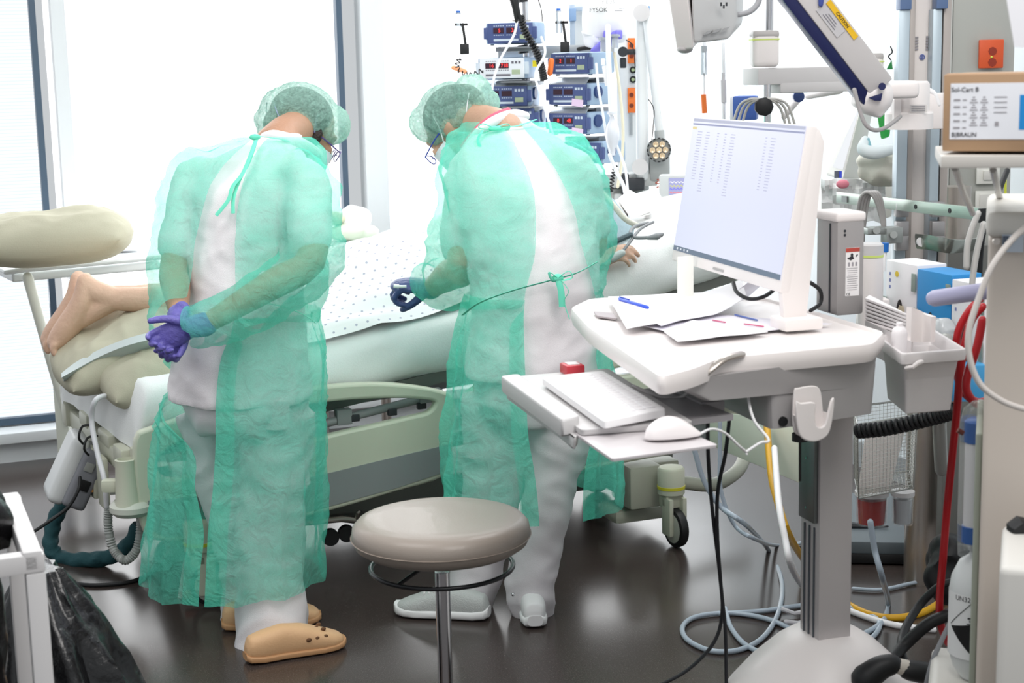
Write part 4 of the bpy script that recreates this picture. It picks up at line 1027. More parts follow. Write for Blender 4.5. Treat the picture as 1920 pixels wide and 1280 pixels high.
b = B(SM)
b.tube([(.157 * math.cos(a), .157 * math.sin(a), .528) for a in [2 * math.pi * i / 48 for i in range(48)]], .0052, 10, closed=True)
for a in (.5, 2.3, 4.1): b.tube([(.01 * math.cos(a), .01 * math.sin(a), .555), (.157 * math.cos(a), .157 * math.sin(a), .528)], .0045, 8)
put('lever_ring', b, mat('lever_black', '#1a1b1e', .3, .3), ST)
for i in range(5):
    a = 2 * math.pi * i / 5 + .4; c_, s_ = math.cos(a), math.sin(a); b = B(SM); b.tube([(.02 * c_, .02 * s_, .10), (.15 * c_, .15 * s_, .085), (.27 * c_, .27 * s_, .065)], [.018, .014, .011], 12, rnd=True); lg = put('leg', b, chrome, ST)
    b = B(SM @ Matrix.Translation((.27 * c_, .27 * s_, .026)) @ Matrix.Rotation(a, 4, 'Z') @ Matrix.Rotation(math.pi / 2, 4, 'X')); b.lathe([(0, -.02), (.022, -.02), (.026, -.012), (.026, .012), (.022, .02), (0, .02)], None, 20); put('wheel', b, black, lg)
# ------------------------------------------------------------------ waste trolley front left
W_ = thing('waste_trolley', 'white square-tube frame trolley holding black bags at the left edge', 'trolley', (-.95, 2.6, 0))
wm = mat('trolley_white', '#d8d6d6', .4); L0 = P(64, 1052, 2.55); zt = L0.z; th = .032; x1, y1 = 0, 0; x0, y2 = -.42, .38
TR_ = Matrix.Translation((L0.x, L0.y, 0)) @ Matrix.Rotation(math.radians(22), 4, 'Z')
b = B(TR_)
b.box(((x0 + x1) / 2, y1, zt), (x1 - x0 + th, th, th), bev=.004); b.box(((x0 + x1) / 2, y2, zt), (x1 - x0 + th, th, th), bev=.004)
b.box((x1 - .003, (y1 + y2) / 2, zt + .004), (th, y2 - y1 + th, th * 1.1), bev=.005); b.box((x0, (y1 + y2) / 2, zt), (th, y2 - y1 + th, th), bev=.005)
put('top_frame', b, wm, W_)
for x_, y_ in ((x1, y1), (x1, y2), (x0, y1), (x0, y2)):
    b = B(TR_); b.box((x_, y_, zt / 2 - .0), (th, th, zt - th), bev=.004); put('leg', b, wm, W_)
b = B(TR_); b.box(((x0 + x1) / 2, (y1 + y2) / 2, .12), (x1 - x0, y2 - y1, .02)); put('shelf', b, wm, W_)
bagm = mat('black_bag_film', '#0e0e10', .28, bump=.8, bscale=22, coat=.3)
def bag(cx, cy, prof, name, label, seed, amp=.03):
    n = 60; rings = []
    for i, (r, z) in enumerate(cr([V((r, z, 0)) for r, z in prof], 6)[:]) if False else enumerate([(q_[0], q_[1]) for q_ in cr([V((r, z, 0)) for r, z in prof], 6)]):
        ring = []
        for j in range(n):
            a = 2 * math.pi * j / n; d_ = (1 - 2 * abs(noise.noise(V((math.cos(a) * 2.4 + seed, math.sin(a) * 2.4, z * 5 + seed))))) * amp + .012 * math.sin(a * 11 + z * 14)
            rr = max(.005, r + d_ * min(1, r * 8)); ring.append(V((cx + rr * math.cos(a), cy + rr * math.sin(a), z + .012 * noise.noise(V((a, z * 9, seed))))))
        rings.append(ring)
    b = B(); b.loft(rings); return single(name, b, bagm, label, 'bag', sharp=60)
def tl_(x, y): p = TR_ @ V((x, y, 0)); return p.x, p.y
bag(*tl_(-.21, .20), [(.01, zt + .10), (.08, zt + .115), (.15, zt + .08), (.175, zt + .035), (.165, zt - .02)], 'bin_bag', 'crumpled black bin bag top folded over the white trolley frame', 2, .018)
bag(*tl_(-.21, .19), [(.150, zt - .022), (.150, zt - .12), (.155, zt - .3), (.158, .35), (.12, .17), (.05, .140)], 'bin_bag', 'black bin bag hanging inside the white trolley frame', 5, .012)
bag(-1.0, 3.22, [(.04, .60), (.06, .56), (.11, .46), (.17, .31), (.23, .15), (.23, .05), (.17, .012), (.02, .008)], 'rubbish_sack', 'big black rubbish sack slumped on the floor behind the white trolley leg', 8, .028)
# ================================================================== computer cart
CY = 17.0
CT = thing('computer_cart', 'white and grey medical computer cart on a single column before the bed head', 'cart', Z(1560, 1420))
ZT_ = 1.05
def zq(pts, z): return [Z(x, y, z) for x, y in pts]
def rnd_loop(pts, r, n=4):
    out = []
    for i, p in enumerate(pts):
        a = (pts[i - 1] - p).normalized(); c = (pts[(i + 1) % len(pts)] - p).normalized()
        for k in range(n + 1):
            t = k / n; out.append(p + a * r * (1 - t) ** 2 + c * r * t ** 2)
    return out
topl = rnd_loop(zq([(1068, 577), (1100, 612), (1238, 708), (1300, 692), (1350, 672), (1640, 646), (1662, 622), (1437, 556), (1280, 549), (1105, 559)], ZT_), .03)
def offs(loop, dz, s=1.0):
    c = sum(loop, V()) / len(loop); return [c + (p - c) * s + V((0, 0, dz)) for p in loop]
b = B()
loops = [offs(topl, -.036, .965), offs(topl, -.036, .985), offs(topl, -.022, 1.0), offs(topl, -.008, 1.0), offs(topl, 0, .99), offs(topl, 0, .962), offs(topl, -.006, .952)]
b.loft(loops)
put('worktop', b, warmw, CT, 50)
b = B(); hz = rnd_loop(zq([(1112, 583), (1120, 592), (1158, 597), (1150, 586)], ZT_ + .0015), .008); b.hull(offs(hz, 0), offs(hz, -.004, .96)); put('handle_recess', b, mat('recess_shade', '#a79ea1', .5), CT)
b = B(); b.hull(rnd_loop([V((.285, 2.93, 1.022)), V((.748, 3.185, 1.022)), V((.60, 3.70, 1.018)), V((.18, 3.50, 1.018))], .03), rnd_loop([V((.362, 2.975, .975)), V((.738, 3.185, .955)), V((.60, 3.66, .955)), V((.26, 3.44, .975))], .03), bev=0); put('housing', b, cartgrey, CT, 30)
b = B(); b.hull(rnd_loop([V((.500, 3.055, 1.0)), V((.742, 3.183, 1.0)), V((.64, 3.50, 1.0)), V((.40, 3.40, 1.0))], .02), rnd_loop([V((.505, 3.06, .897)), V((.735, 3.185, .897)), V((.64, 3.48, .897)), V((.41, 3.38, .897))], .02)); put('drive_housing', b, cartgrey, CT, 30)
cc = V((.672, 3.345, 0))
b = B(); b.box((cc.x, cc.y, .60), (.078, .086, .62), rot=CY, bev=.004); put('column', b, mat('column_grey', '#bdb8b8', .38, .1), CT)
b = B(); cm = yawm(cc, CY); b.M = cm
for y in (-.022, .0, .022): b.box((-.0405, y, .45), (.003, .004, .34))
put('column_groove', b, mat('groove_dark', '#4d5258', .5), CT)
b = B(cm); b.box((-.044, .0, .74), (.010, .070, .215), bev=.002); put('slide_plate', b, mat('slide_steel', '#6f7272', .3, .7), CT)
b = B(cm)
for z in (.83, .77, .66): b.cyl((-.0485, 0, z), (-.0505, 0, z), .003, n=10)
put('screw', b, chrome, CT)
b = B(cm); b.lathe([(0, .10), (.25, .10), (.265, .13), (.25, .18), (.215, .24), (.165, .30), (.11, .352), (.08, .372), (0, .375)], None, 40); put('base', b, warmw, CT)
for i in range(4):
    a = math.pi / 4 + i * math.pi / 2; b = B(cm); b.tube([(.1 * math.cos(a), .1 * math.sin(a), .15), (.27 * math.cos(a), .27 * math.sin(a), .11)], [.05, .03], 14, rnd=True, flat=.6); lg = put('leg', b, warmw, CT)
    b = B(cm @ Matrix.Translation((.27 * math.cos(a), .27 * math.sin(a), .04)) @ Matrix.Rotation(math.pi / 2, 4, 'X')); b.lathe([(0, -.018), (.034, -.018), (.04, -.01), (.04, .01), (.034, .018), (0, .018)], None, 24); put('wheel', b, black, lg)
# front details
b = B(); b.tube([P(1388, 664, 3.03), P(1360, 672, 3.00), P(1335, 690, 2.98), P(1318, 703, 2.98)], [.011, .010, .009, .012], 12, rnd=True, k=4, flat=.6); put('release_lever', b, steel, CT)
b = B(); b.box(P(1383, 667, 3.04), (.024, .015, .018), rot=CY, bev=.005); put('lever_mount', b, warmw, CT)
nrm = V((math.sin(math.radians(CY)), -math.cos(math.radians(CY)), 0)); rgt = V((math.cos(math.radians(CY)), math.sin(math.radians(CY)), 0))
def onfront(px, py, Y, w, h, name, m_, d=.003, bev=.001, parent=CT):
    b = B(); b.box(P(px, py, Y), (w, d, h), rot=CY + 1, bev=bev); return put(name, b, m_, parent)
b = B(); p = P(1454, 668, 3.085); b.cyl(p, p + nrm * .008, .0085, n=20); put('lock', b, chrome, CT)
onfront(1488, 664, 3.095, .039, .017, 'asset_label', mat('label_white', '#dedcdc', .5)); text('PY508', .0095, facem(P(1488, 664, 3.092), rgt, (0, 0, 1)), mat('ink_dark', '#4a474c', .6), CT)
b = B(); p = P(1468, 790, 3.07); b.cyl(p - nrm * .01, p + nrm * .002, .010, n=20); put('cable_port', b, black, CT)
b = B(); b.cyl(P(1500, 812, 3.09), P(1500, 826, 3.09), .016, n=18); b.tube([P(1500, 822, 3.09), P(1500, 850, 3.12), P(1500, 900, 3.2)], .003, 6); put('gas_spring_stub', b, black, CT)
# cup-shaped scanner holder
SH = Matrix.Translation(P(1518, 775, 3.06)) @ Matrix.Rotation(math.radians(CY), 4, 'Z')
b = B(); U_ = [(-.040, .028), (-.0385, -.01), (-.032, -.036), (-.016, -.047), (.010, -.047), (.029, -.036), (.037, -.008), (.040, .026), (.034, .024), (.027, .0), (.020, -.010), (.018, .028), (.012, .034), (-.024, .034)]
mm = facem((0, 0, 0), (1, 0, 0), (0, 0, 1)); me = plate([cr2([(-.041, .03), (-.038, -.015), (-.028, -.042), (0, -.052), (.028, -.042), (.038, -.012), (.042, .03), (.034, .026), (.026, -.006), (.021, -.02), (.012, -.024), (.003, -.018), (.0, 0), (.0, .026), (-.03, .028)], 3)], .007, .003, SH @ Matrix.Translation((0, -.02, 0)) @ mm); put('scanner_cup_front', me, warmw, CT, 60)
me = plate([cr2([(-.032, .045), (-.022, .052), (.008, .054), (.022, .048), (.028, .030), (.032, -.02), (.020, -.044), (-.020, -.044), (-.034, -.02)], 3)], .006, .002, SH @ Matrix.Translation((0, .006, 0)) @ mm); put('scanner_cup_back', me, warmw, CT, 60)
b = B(SH); 
rows = []
for i in range(12):
    a = math.pi * (1 + i / 11); rows.append([V((.038 * math.cos(a), -.02, .048 * math.sin(a) * .95 + .0)), V((.034 * math.cos(a), .006, .044 * math.sin(a)))])
b.sheet(rows, thick=.003); put('scanner_cup_wall', b, warmw, CT, 60)
# keyboard tray
zk = .945
b = B(); L_ = rnd_loop(zq([(938, 703), (970, 699), (1088, 779), (1054, 787)], zk + .016), .012); b.loft([offs(L_, -.034, .97), offs(L_, -.030, 1.0), offs(L_, -.006, 1.0), offs(L_, -.001, .985), offs(L_, 0, .95)]); put('wrist_rest', b, lgrey, CT, 50)
b = B(); L_ = rnd_loop(zq([(950, 706), (1140, 690), (1300, 790), (1090, 806)], zk), .01); b.hull(offs(L_, 0), offs(L_, -.012, .99), bev=.002); put('keyboard_tray', b, lgrey, CT, 50)
b = B(); L_ = rnd_loop(zq([(948, 728), (960, 724), (1085, 812), (1078, 822)], zk - .014), .006); b.hull(offs(L_, 0), offs(L_, -.022, .98), bev=.003); put('tray_underside', b, lgrey, CT)
b = B(); L_ = rnd_loop(zq([(1070, 806), (1148, 860), (1346, 833), (1245, 790)], zk - .013), .006); b.hull(offs(L_, 0), offs(L_, -.006, .995), bev=.001); put('mouse_shelf', b, mat('shelf_grey', '#cbc6c8', .4), CT)
b = B(); b.box(P(1262, 760, 3.15), (.10, .30, .012), rot=CY + 6); b.box(P(1290, 745, 3.25), (.05, .25, .03), rot=CY); put('tray_arm', b, cartmid, CT)
# lift unit with warning label
tc_ = V((P(1574, 560, 3.57).x, 3.57, 0)); TM = yawm(tc_, CY)
b = B(TM); b.box((0, 0, 1.153), (.068, .098, .215), bev=.008); put('lift_unit', b, mat('lift_grey', '#a3a0a0', .4, .2), CT)
b = B(TM); b.box((0, 0, 1.265), (.074, .104, .022), bev=.009, seg=3); put('lift_unit_cap', b, warmw, CT)
b = B(TM); b.box((-.035, -.018, 1.15), (.003, .004, .20)); put('lift_groove', b, dark, CT)
LF = facem(TM @ V((.004, -.0495, 1.143)), rgt, (0, 0, 1))
b = B(LF); b.box((0, 0, 0), (.034, .108, .0008)); lb = put('warning_label', b, mat('paper_label', '#eceaea', .6), CT)
b = B(LF); b.box((0, .049, .0008), (.034, .009, .0008)); put('label_red_band', b, mat('label_red', '#b2493f', .6), lb)
ink = mat('ink_black', '#2c2a30', .6); inkl = mat('ink_grey', '#9b989d', .6)
b = B(LF); b.ball((-.002, .038, .0008), (.0035, .0035, .0005), n=10); b.box((-.003, .031, .0008), (.010, .008, .0006), rot=25); b.box((.010, .036, .0008), (.006, .003, .0006), rot=50); b.box((-.010, .030, .0008), (.006, .003, .0006), rot=-30); put('pictogram', b, ink, lb)
b = B(LF)
for i in range(11): b.box((-.001 + .0006 * (i % 3), .008 - i * .0048, .0008), (.027 - (i % 4) * .002, .0011, .0005))
for i in range(3): b.box((-.009 + i * .009, .017, .0008), (.0045, .009, .0005))
put('label_print', b, inkl, lb); text('CE', .008, LF @ Matrix.Translation((-.010, -.050, .0006)), ink, lb)
b = B(TM); b.cyl((-.016, -.048, 1.235), (-.016, -.051, 1.235), .0028, n=12); b.cyl((-.016, -.048, 1.226), (-.016, -.051, 1.226), .0028, n=12); put('indicator', b, dark, CT)
# side bin with rim
b = B(); rim = rnd_loop(zq([(1640, 628), (1690, 664), (1814, 655), (1752, 617)], 1.02), .012)
inn = offs(rim, 0, .86)
b.loft([offs(rim, -.022, .985), offs(rim, -.004, 1.0), offs(rim, 0, .985), offs(rim, 0, .90), offs(rim, -.006, .87), offs(rim, -.12, .66), offs(rim, -.12, .62), offs(rim, -.135, .64), offs(rim, -.132, .70), offs(rim, -.03, .80), offs(rim, -.024, .88)], cap=False)
f1 = offs(rim, -.12, .66); b.hull(f1, offs(rim, -.132, .66)); put('side_bin', b, mat('bin_white', '#dedada', .4), CT, 50)
b = B(); b.tube([P(1700, 690, 3.18), P(1712, 688, 3.17), P(1722, 680, 3.17), P(1728, 678, 3.18)], .005, 8, rnd=True); put('bin_clip', b, warmw, CT)
# things in the bin
b = B(); 
for i in range(8):
    L_ = [P(1622, 558 + i * 7, 3.50), P(1706, 590 + i * 6, 3.34), P(1712, 594 + i * 6, 3.38), P(1630, 552 + i * 7, 3.58)]
    b.hull(L_, [p - V((0, 0, .006)) for p in L_], bev=.002)
L_ = [P(1622, 600, 3.50), P(1708, 640, 3.30), P(1712, 640, 3.36), P(1630, 600, 3.58)]; b.hull(L_, [p - V((0, 0, .07)) for p in L_])
single('paper_towel_stack', b, mat('tissue_white', '#f0ecec', .9), 'stack of folded white paper towels fanned in the bin on the cart side', 'paper towels')
b = B(); rows = []
for i in range(16):
    t = i / 15; x = 1700 + 55 * t; rows.append([P(x, 575 + 18 * t, 3.33 + .03 * math.sin(t * 3)), P(x - 2, 640, 3.33 + .03 * math.sin(t * 3))])
b.sheet(rows, thick=.012); single('wipes_packet', b, mat('wipes_white', '#ebe5e3', .8), 'flat off-white wipes packet standing at the front right in the cart bin', 'packet')
b = B(Matrix.Translation(P(1686, 645, 3.27))); b.lathe([(0, -.03), (.0155, -.03), (.0165, .022), (.014, .032), (.007, .038), (.007, .045), (0, .046)], None, 24); single('small_bottle', b, mat('bottle_white', '#f2eef0', .3), 'small white plastic bottle standing at the front corner of the cart bin', 'bottle')
# ------------------------------------------------------------------ monitor
Lp, Rp = Z(1259, 487, 1.13), Z(1461, 549, 1.13); wd = (Rp - Lp); W_m = wd.length; wd.normalize()
lean = math.radians(10); n0 = V((wd.y, -wd.x, 0)); n0 = n0 if n0.x < 0 else -n0
upv = (V((0, 0, 1)) * math.cos(lean) - n0 * math.sin(lean)).normalized(); nn = wd.cross(upv).normalized(); nn = nn if nn.dot(n0) > 0 else -nn
MM = Matrix((wd, upv, nn)).transposed().to_4x4(); MM.translation = Lp
Hm = .352
MO = thing('monitor', 'white computer monitor showing a faint patient list, on the cart worktop', 'monitor', Rp - V((0, 0, .08)))
b = B(MM); b.box((W_m / 2, Hm / 2, -.012), (W_m + .006, Hm, .024), bev=.006); put('front_bezel', b, warmw, MO)
b = B(); side = [(-.0, Hm - .002), (-.03, Hm - .004), (-.046, Hm - .03), (-.070, -.008), (-.072, -.050), (-.02, -.052), (-.004, .004)]
MS = Matrix((nn, upv, wd)).transposed().to_4x4(); MS.translation = Lp + wd * (W_m - .02)
b = B(MS); b.prism([(x, y) for x, y in side][::-1], .022, bev=.006); put('side_leg', b, warmw, MO)
b = B(MM); b.box((W_m / 2, Hm / 2 + .02, -.035), (W_m - .06, Hm - .08, .05), bev=.02); put('back_cover', b, warmw, MO)
b = B(); q0 = Lp + wd * (W_m - .01) - nn * .045 ; b.box((q0.x, q0.y, 1.0635), (.09, .075, .027), rot=CY, bev=.008); put('foot', b, warmw, MO)
scm, N, L, o = nt('screen_document'); bs = N.new('ShaderNodeBsdfPrincipled'); L.new(bs.outputs[0], o.inputs[0]); bs.inputs['Roughness'].default_value = .3; bs.inputs['Base Color'].default_value = (.02, .02, .02, 1)
bs.inputs['Specular IOR Level'].default_value = .2; bs.inputs['Emission Color'].default_value = lin('#dcdff5'); bs.inputs['Emission Strength'].default_value = .96
b = B(MM); b.box((W_m / 2, Hm / 2 + .012, .0006), (W_m - .006, Hm - .028, .001)); put('screen', b, scm, MO)
def onscreen(x, y, w, h, name, m_, z=.0014):
    b = B(MM); b.box((x * W_m, .026 + y * (Hm - .028), z), (w * W_m, h * (Hm - .028), .0006)); return put(name, b, m_, MO)
onscreen(.5, .018, .985, .036, 'task_bar', glow('task_bar_glow', '#7f8d9e', 1)); onscreen(.5, .985, .985, .022, 'title_bar', glow('title_bar_glow', '#c9cde0', 1))
onscreen(.5, .955, .985, .012, 'menu_bar', glow('menu_bar_glow', '#a9aecb', 1)); onscreen(.03, .925, .04, .02, 'folder_icon', glow('icon_glow', '#f3e3b0', 1))
rr = random.Random(5)
for cx_, w_ in ((.09, .05), (.17, .04), (.27, .02), (.34, .02), (.41, .045), (.70, .02), (.76, .045)):
    b = B(MM)
    for r_ in range(22 if cx_ in (.17, .41) else 18):
        y = .90 - r_ * .0205; w2 = w_ * (.6 + .4 * rr.random()); b.box((cx_ * W_m, .026 + y * (Hm - .028), .0014), (w2 * W_m, .0018, .0004))
    put('list_column', b, glow('list_glow', '#cdd0e8', .95), MO)
b = B(MM)
for i in range(4): b.box(((.05 + i * .035) * W_m, .032, .0018), (.008, .005, .0004))
put('task_icon', b, glow('task_icon_glow', '#dfe6ee', 1), MO)
b = B(MM); b.box((W_m * .47, .010, .0012), (.06, .005, .0006)); put('badge', b, mat('badge_grey', '#a9a6a6', .5), MO)
hose('monitor_cable', [P(1375, 530, 3.55), P(1382, 548, 3.5), P(1405, 560, 3.46), P(1432, 556, 3.45), P(1455, 540, 3.5)], .0045, black, 'short black cable hanging in a curve under the white monitor', 'cable')
hose('monitor_cable', [P(1520, 530, 3.5), P(1538, 545, 3.5), P(1538, 568, 3.5), P(1520, 582, 3.45)], .0045, black, 'black cable looping out beside the lower right of the monitor', 'cable')
b = B(); b.box(P(1285, 520, 3.75), (.042, .006, .10), rot=25, bev=.001); single('paper_strip', b, mat('paper_cream', '#efeee6', .7), 'cream paper strip hanging below the left corner of the monitor', 'paper')
# papers and pen
def paper(corners, z, label, seed, lift=None, name='paper_sheet', colr='#f1f0f3', thick=.0012, nn_=14):
    a, b1, c, d = [Z(x, y, z) for x, y in corners]; rows = []
    for i in range(nn_ + 1):
        u = i / nn_; row = []
        for j in range(nn_ + 1):
            v_ = j / nn_; p = a.lerp(b1, u).lerp(d.lerp(c, u), v_); dz = .002 * noise.noise(V((u * 3 + seed, v_ * 3, seed)))
            if lift: dz += lift(u, v_)
            row.append(p + V((0, 0, max(-.0004, dz) + .0006)))
        rows.append(row)
    b = B(); b.sheet(rows, thick=thick); return single(name, b, mat('paper_' + colr[1:], colr, .8), label, 'paper', 'papers on the cart worktop', sharp=60)
paper([(1205, 610), (1330, 588), (1560, 607), (1300, 634)], ZT_ + .002, 'printed sheet with coloured lines lying lowest and furthest right on the cart worktop', 3, colr='#e4e1ea')
paper([(1245, 622), (1300, 600), (1440, 622), (1270, 640)], ZT_ + .006, 'white sheet nearest the camera in the papers on the cart worktop', 4, colr='#eeedf0')
paper([(1140, 556), (1390, 545), (1400, 580), (1175, 616)], ZT_ + .011, 'white sheet with a curled right edge lying topmost on the cart worktop', 5, lift=lambda u, v_: .05 * max(0, u - .72) ** 1.3 * 3)
paper([(1190, 590), (1410, 560), (1452, 545), (1240, 612)], ZT_ + .009, 'sheet with its right corner curled upward below the monitor', 8, lift=lambda u, v_: .10 * max(0, u - .7) ** 1.2 * 2, colr='#dfdde6')
b = B()
for i, (x0, y0, x1, y1) in enumerate(((1336, 600, 1360, 604), (1395, 607, 1432, 612))): b.tube([Z(x0, y0, ZT_ + .006), Z(x1, y1, ZT_ + .006)], .0016, 6)
single('coloured_line', b, mat('mark_pink', '#c8607f', .7), 'pink marked lines printed on the right sheet on the cart', 'marking')
b = B(); b.tube([Z(1378, 590, ZT_ + .006), Z(1420, 600, ZT_ + .006)], .0020, 6); single('coloured_line', b, mat('mark_blue', '#5c6fae', .7), 'blue marked line printed on the right sheet on the cart', 'marking')
PN = thing('pen', 'blue ballpoint pen lying at the far left of the cart worktop', 'pen', Z(1188, 567, ZT_))
pa, pb_ = Z(1162, 560, ZT_ + .016), Z(1214, 576, ZT_ + .016); b = B(); b.tube([pa, pb_], .0042, 10, rnd=True); put('barrel', b, mat('pen_blue', '#3157d8', .3), PN)
b = B(); b.tube([pa + V((0, 0, .005)), pa.lerp(pb_, .35) + V((0, 0, .005))], .0016, 6); put('clip', b, mat('pen_blue_dark', '#2743b4', .3), PN)
# keyboard, mouse, red box
KB = thing('keyboard', 'white low-profile keyboard lying on the pull-out tray of the cart', 'keyboard', Z(1130, 745, zk))
kq = zq([(1015, 706), (1130, 694), (1250, 766), (1132, 789)], zk + .022)
b = B(); L_ = rnd_loop(kq, .012); b.hull(offs(L_, 0), offs(L_, -.016, 1.0), bev=.003, seg=3); put('body', b, whitep, KB, 50)
b = B(); a, b1, c, d = kq
for i in range(16):
    for j in range(5):
        u = .06 + .88 * (i + .5) / 16; v_ = .10 + .80 * (j + .5) / 5; p = a.lerp(d, u).lerp(b1.lerp(c, u), v_); b.box(p + V((0, 0, .0008)), (.018, .0195, .0022), rot=-72, bev=.0006, seg=1)
kk = put('keys', b, mat('key_white', '#e6e4e6', .5), KB); kk['kind'] = 'stuff'
ms = Z(1262, 822, zk - .012); MMs = at(ms, 0, 0, 14)
MS_ = thing('mouse', 'white computer mouse on the grey shelf beside the keyboard', 'mouse', ms)
b = B(MMs); rings = []
for t in [i / 16 for i in range(17)]:
    x = -.056 + .112 * t; e = max(0, 1 - (2 * t - 1) ** 2) ** .45; hw = .029 * e * (1 - .15 * t); hh = .038 * max(0.001, (max(0, 1 - (t * 1.0 - .34) ** 2 * 2.1)) ** .9) * e
    rings.append([V((x, hw * math.cos(a) * (1 if True else 0), .002 + max(0, hh * math.sin(a)) + (.004 * math.sin(a) if math.sin(a) < 0 else 0) + .004)) for a in [2 * math.pi * j / 28 for j in range(28)]])
b.loft(rings); put('shell', b, mat('mouse_white', '#ece6e6', .35), MS_, 60)
hose('mouse_cable', [P(1315, 812, 2.86), P(1335, 804, 2.9), P(1360, 812, 2.93), P(1385, 835, 2.95), P(1398, 846, 2.97), P(1400, 851, 2.97)], .0026, whitep, 'thin white mouse cable arching to the right of the mouse', 'cable')
hose('usb_cable', [P(1418, 722, 3.12), P(1406, 726, 3.1), P(1404, 752, 3.06), P(1415, 790, 3.02), P(1441, 824, 2.99), P(1425, 830, 2.98), P(1400, 846, 2.97)], .003, whitep, 'white cable dropping from the cart housing and turning back to the left', 'cable')
hose('keyboard_cable', [P(1188, 724, 3.22), P(1225, 740, 3.2), P(1262, 748, 3.2), P(1288, 738, 3.2), P(1296, 718, 3.2)], .004, lgrey, 'grey keyboard cable hanging in a loop behind the white keyboard', 'cable')
b = B(); pr = Z(1073, 700, zk); b.box(pr + V((0, 0, .011)), (.042, .05, .022), rot=CY, bev=.004); rb = B(); RB = thing('red_box', 'small red plastic box standing at the back edge of the keyboard tray', 'box', pr); put('body', b, mat('red_plastic', '#c23a45', .35), RB)
rb.box(pr + V((0, 0, .0225)), (.026, .03, .002), rot=CY); put('paper_insert', rb, mat('label_white', '#dedcdc', .5), RB)
# cables from the cart to the floor
hose('black_cable', [P(1327, 790, 3.3), P(1328, 860, 3.3), P(1336, 960, 3.35), P(1350, 1080, 3.4), P(1354, 1150, 3.4), P(1338, 1205, 3.4), P(1290, 1255, 3.4), P(1235, 1285, 3.4)], .0042, mat('cable_black', '#202226', .5), 'black cable hanging from the cart that curves off to the left near the bottom', 'cable')
hose('black_cable', [P(1368, 780, 3.3), P(1360, 850, 3.3), P(1346, 920, 3.33), P(1345, 1000, 3.36), P(1352, 1100, 3.38), P(1360, 1180, 3.38), P(1362, 1290, 3.38)], .0042, mat('cable_black', '#202226', .5), 'black cable hanging straight down from the cart to the bottom edge', 'cable')
tub = mat('tube_clear_blue', '#a9b6c2', .25, spec=.6); zf = .008
def fl(pts): return [Z(x, y, zf) for x, y in pts]
hose('floor_tube', [P(1290, 790, 4.3), P(1304, 850, 4.3), P(1322, 905, 4.3), P(1352, 950, 4.3)] + [P(1400, 985, 4.3)] + fl([(1440, 1030), (1465, 1085), (1462, 1140), (1435, 1190), (1390, 1217), (1335, 1220), (1290, 1200), (1280, 1175), (1305, 1156), (1365, 1149), (1430, 1158), (1480, 1178), (1498, 1200)]), .0075, tub, 'clear bluish tube dropping left of the cart column and coiling on the floor', 'tube', k=8)
hose('floor_tube', [P(1350, 790, 4.3), P(1350, 855, 4.3), P(1352, 920, 4.3), P(1378, 985, 4.3), P(1420, 1012, 4.3)] + fl([(1455, 1022), (1500, 1018), (1540, 1005)]), .006, tub, 'clear tube running from behind the cart cables to the right along the floor', 'tube', k=8)
hose('floor_tube', fl([(1360, 1140), (1370, 1175), (1400, 1210), (1450, 1228), (1520, 1226), (1600, 1215), (1640, 1190), (1648, 1165), (1620, 1148), (1560, 1130), (1500, 1135), (1430, 1145), (1350, 1150)]), .0075, tub, 'clear bluish tube lying in a wide flat coil around the cart column', 'tube', k=8)
hose('white_hose', [P(1452, 840, 4.6), P(1460, 940, 4.3)] + [P(1472, 1010, 4.2), P(1484, 1062, 4.2)] + fl([(1510, 1102), (1560, 1130), (1620, 1155), (1680, 1172), (1750, 1180)]), .0095, whitep, 'white hose running over the floor behind the cart column', 'hose', k=8)
hose('yellow_hose', [P(1438, 800, 4.85), P(1446, 890, 4.6), P(1458, 940, 4.4), P(1478, 1000, 4.3)] + fl([(1512, 1055), (1560, 1110), (1615, 1146), (1670, 1158), (1725, 1150), (1765, 1128), (1800, 1105)]), .011, mat('hose_yellow', '#d3a01c', .35), 'yellow gas hose curving over the floor behind the cart column', 'hose', k=8)
hose('drain_tube', [P(1632, 978, 4.2), P(1640, 1030, 4.2), P(1655, 1085, 4.2)] + fl([(1665, 1130), (1655, 1165), (1615, 1190), (1570, 1200)]), .0085, tub, 'clear tube hanging from the red suction jar to the floor', 'tube', k=8)
hose('thin_tube', fl([(1600, 1103), (1650, 1105), (1700, 1095), (1760, 1078), (1800, 1030)]), .006, tub, 'thin clear tube on the floor near the foot of the steel cylinder', 'tube', k=8)
rr = random.Random(3)
for i in range(4):
    x, y = 1490 + i * 6, (1150, 1168, 1196, 1208)[i]; b = B(); b.tube([Z(x - 22, y - 8 + i * 5, .02), Z(x, y, .012), Z(x + 18, y - 4, .014)], .007, 8, rnd=True)
    single('tube_connector', b, mat('connector_white', '#c9c8cc', .4), ('uppermost', 'second highest', 'third highest', 'lowest')[i] + ' white tube connector on the floor left of the cart column', 'connector', 'tube connectors beside the cart column')
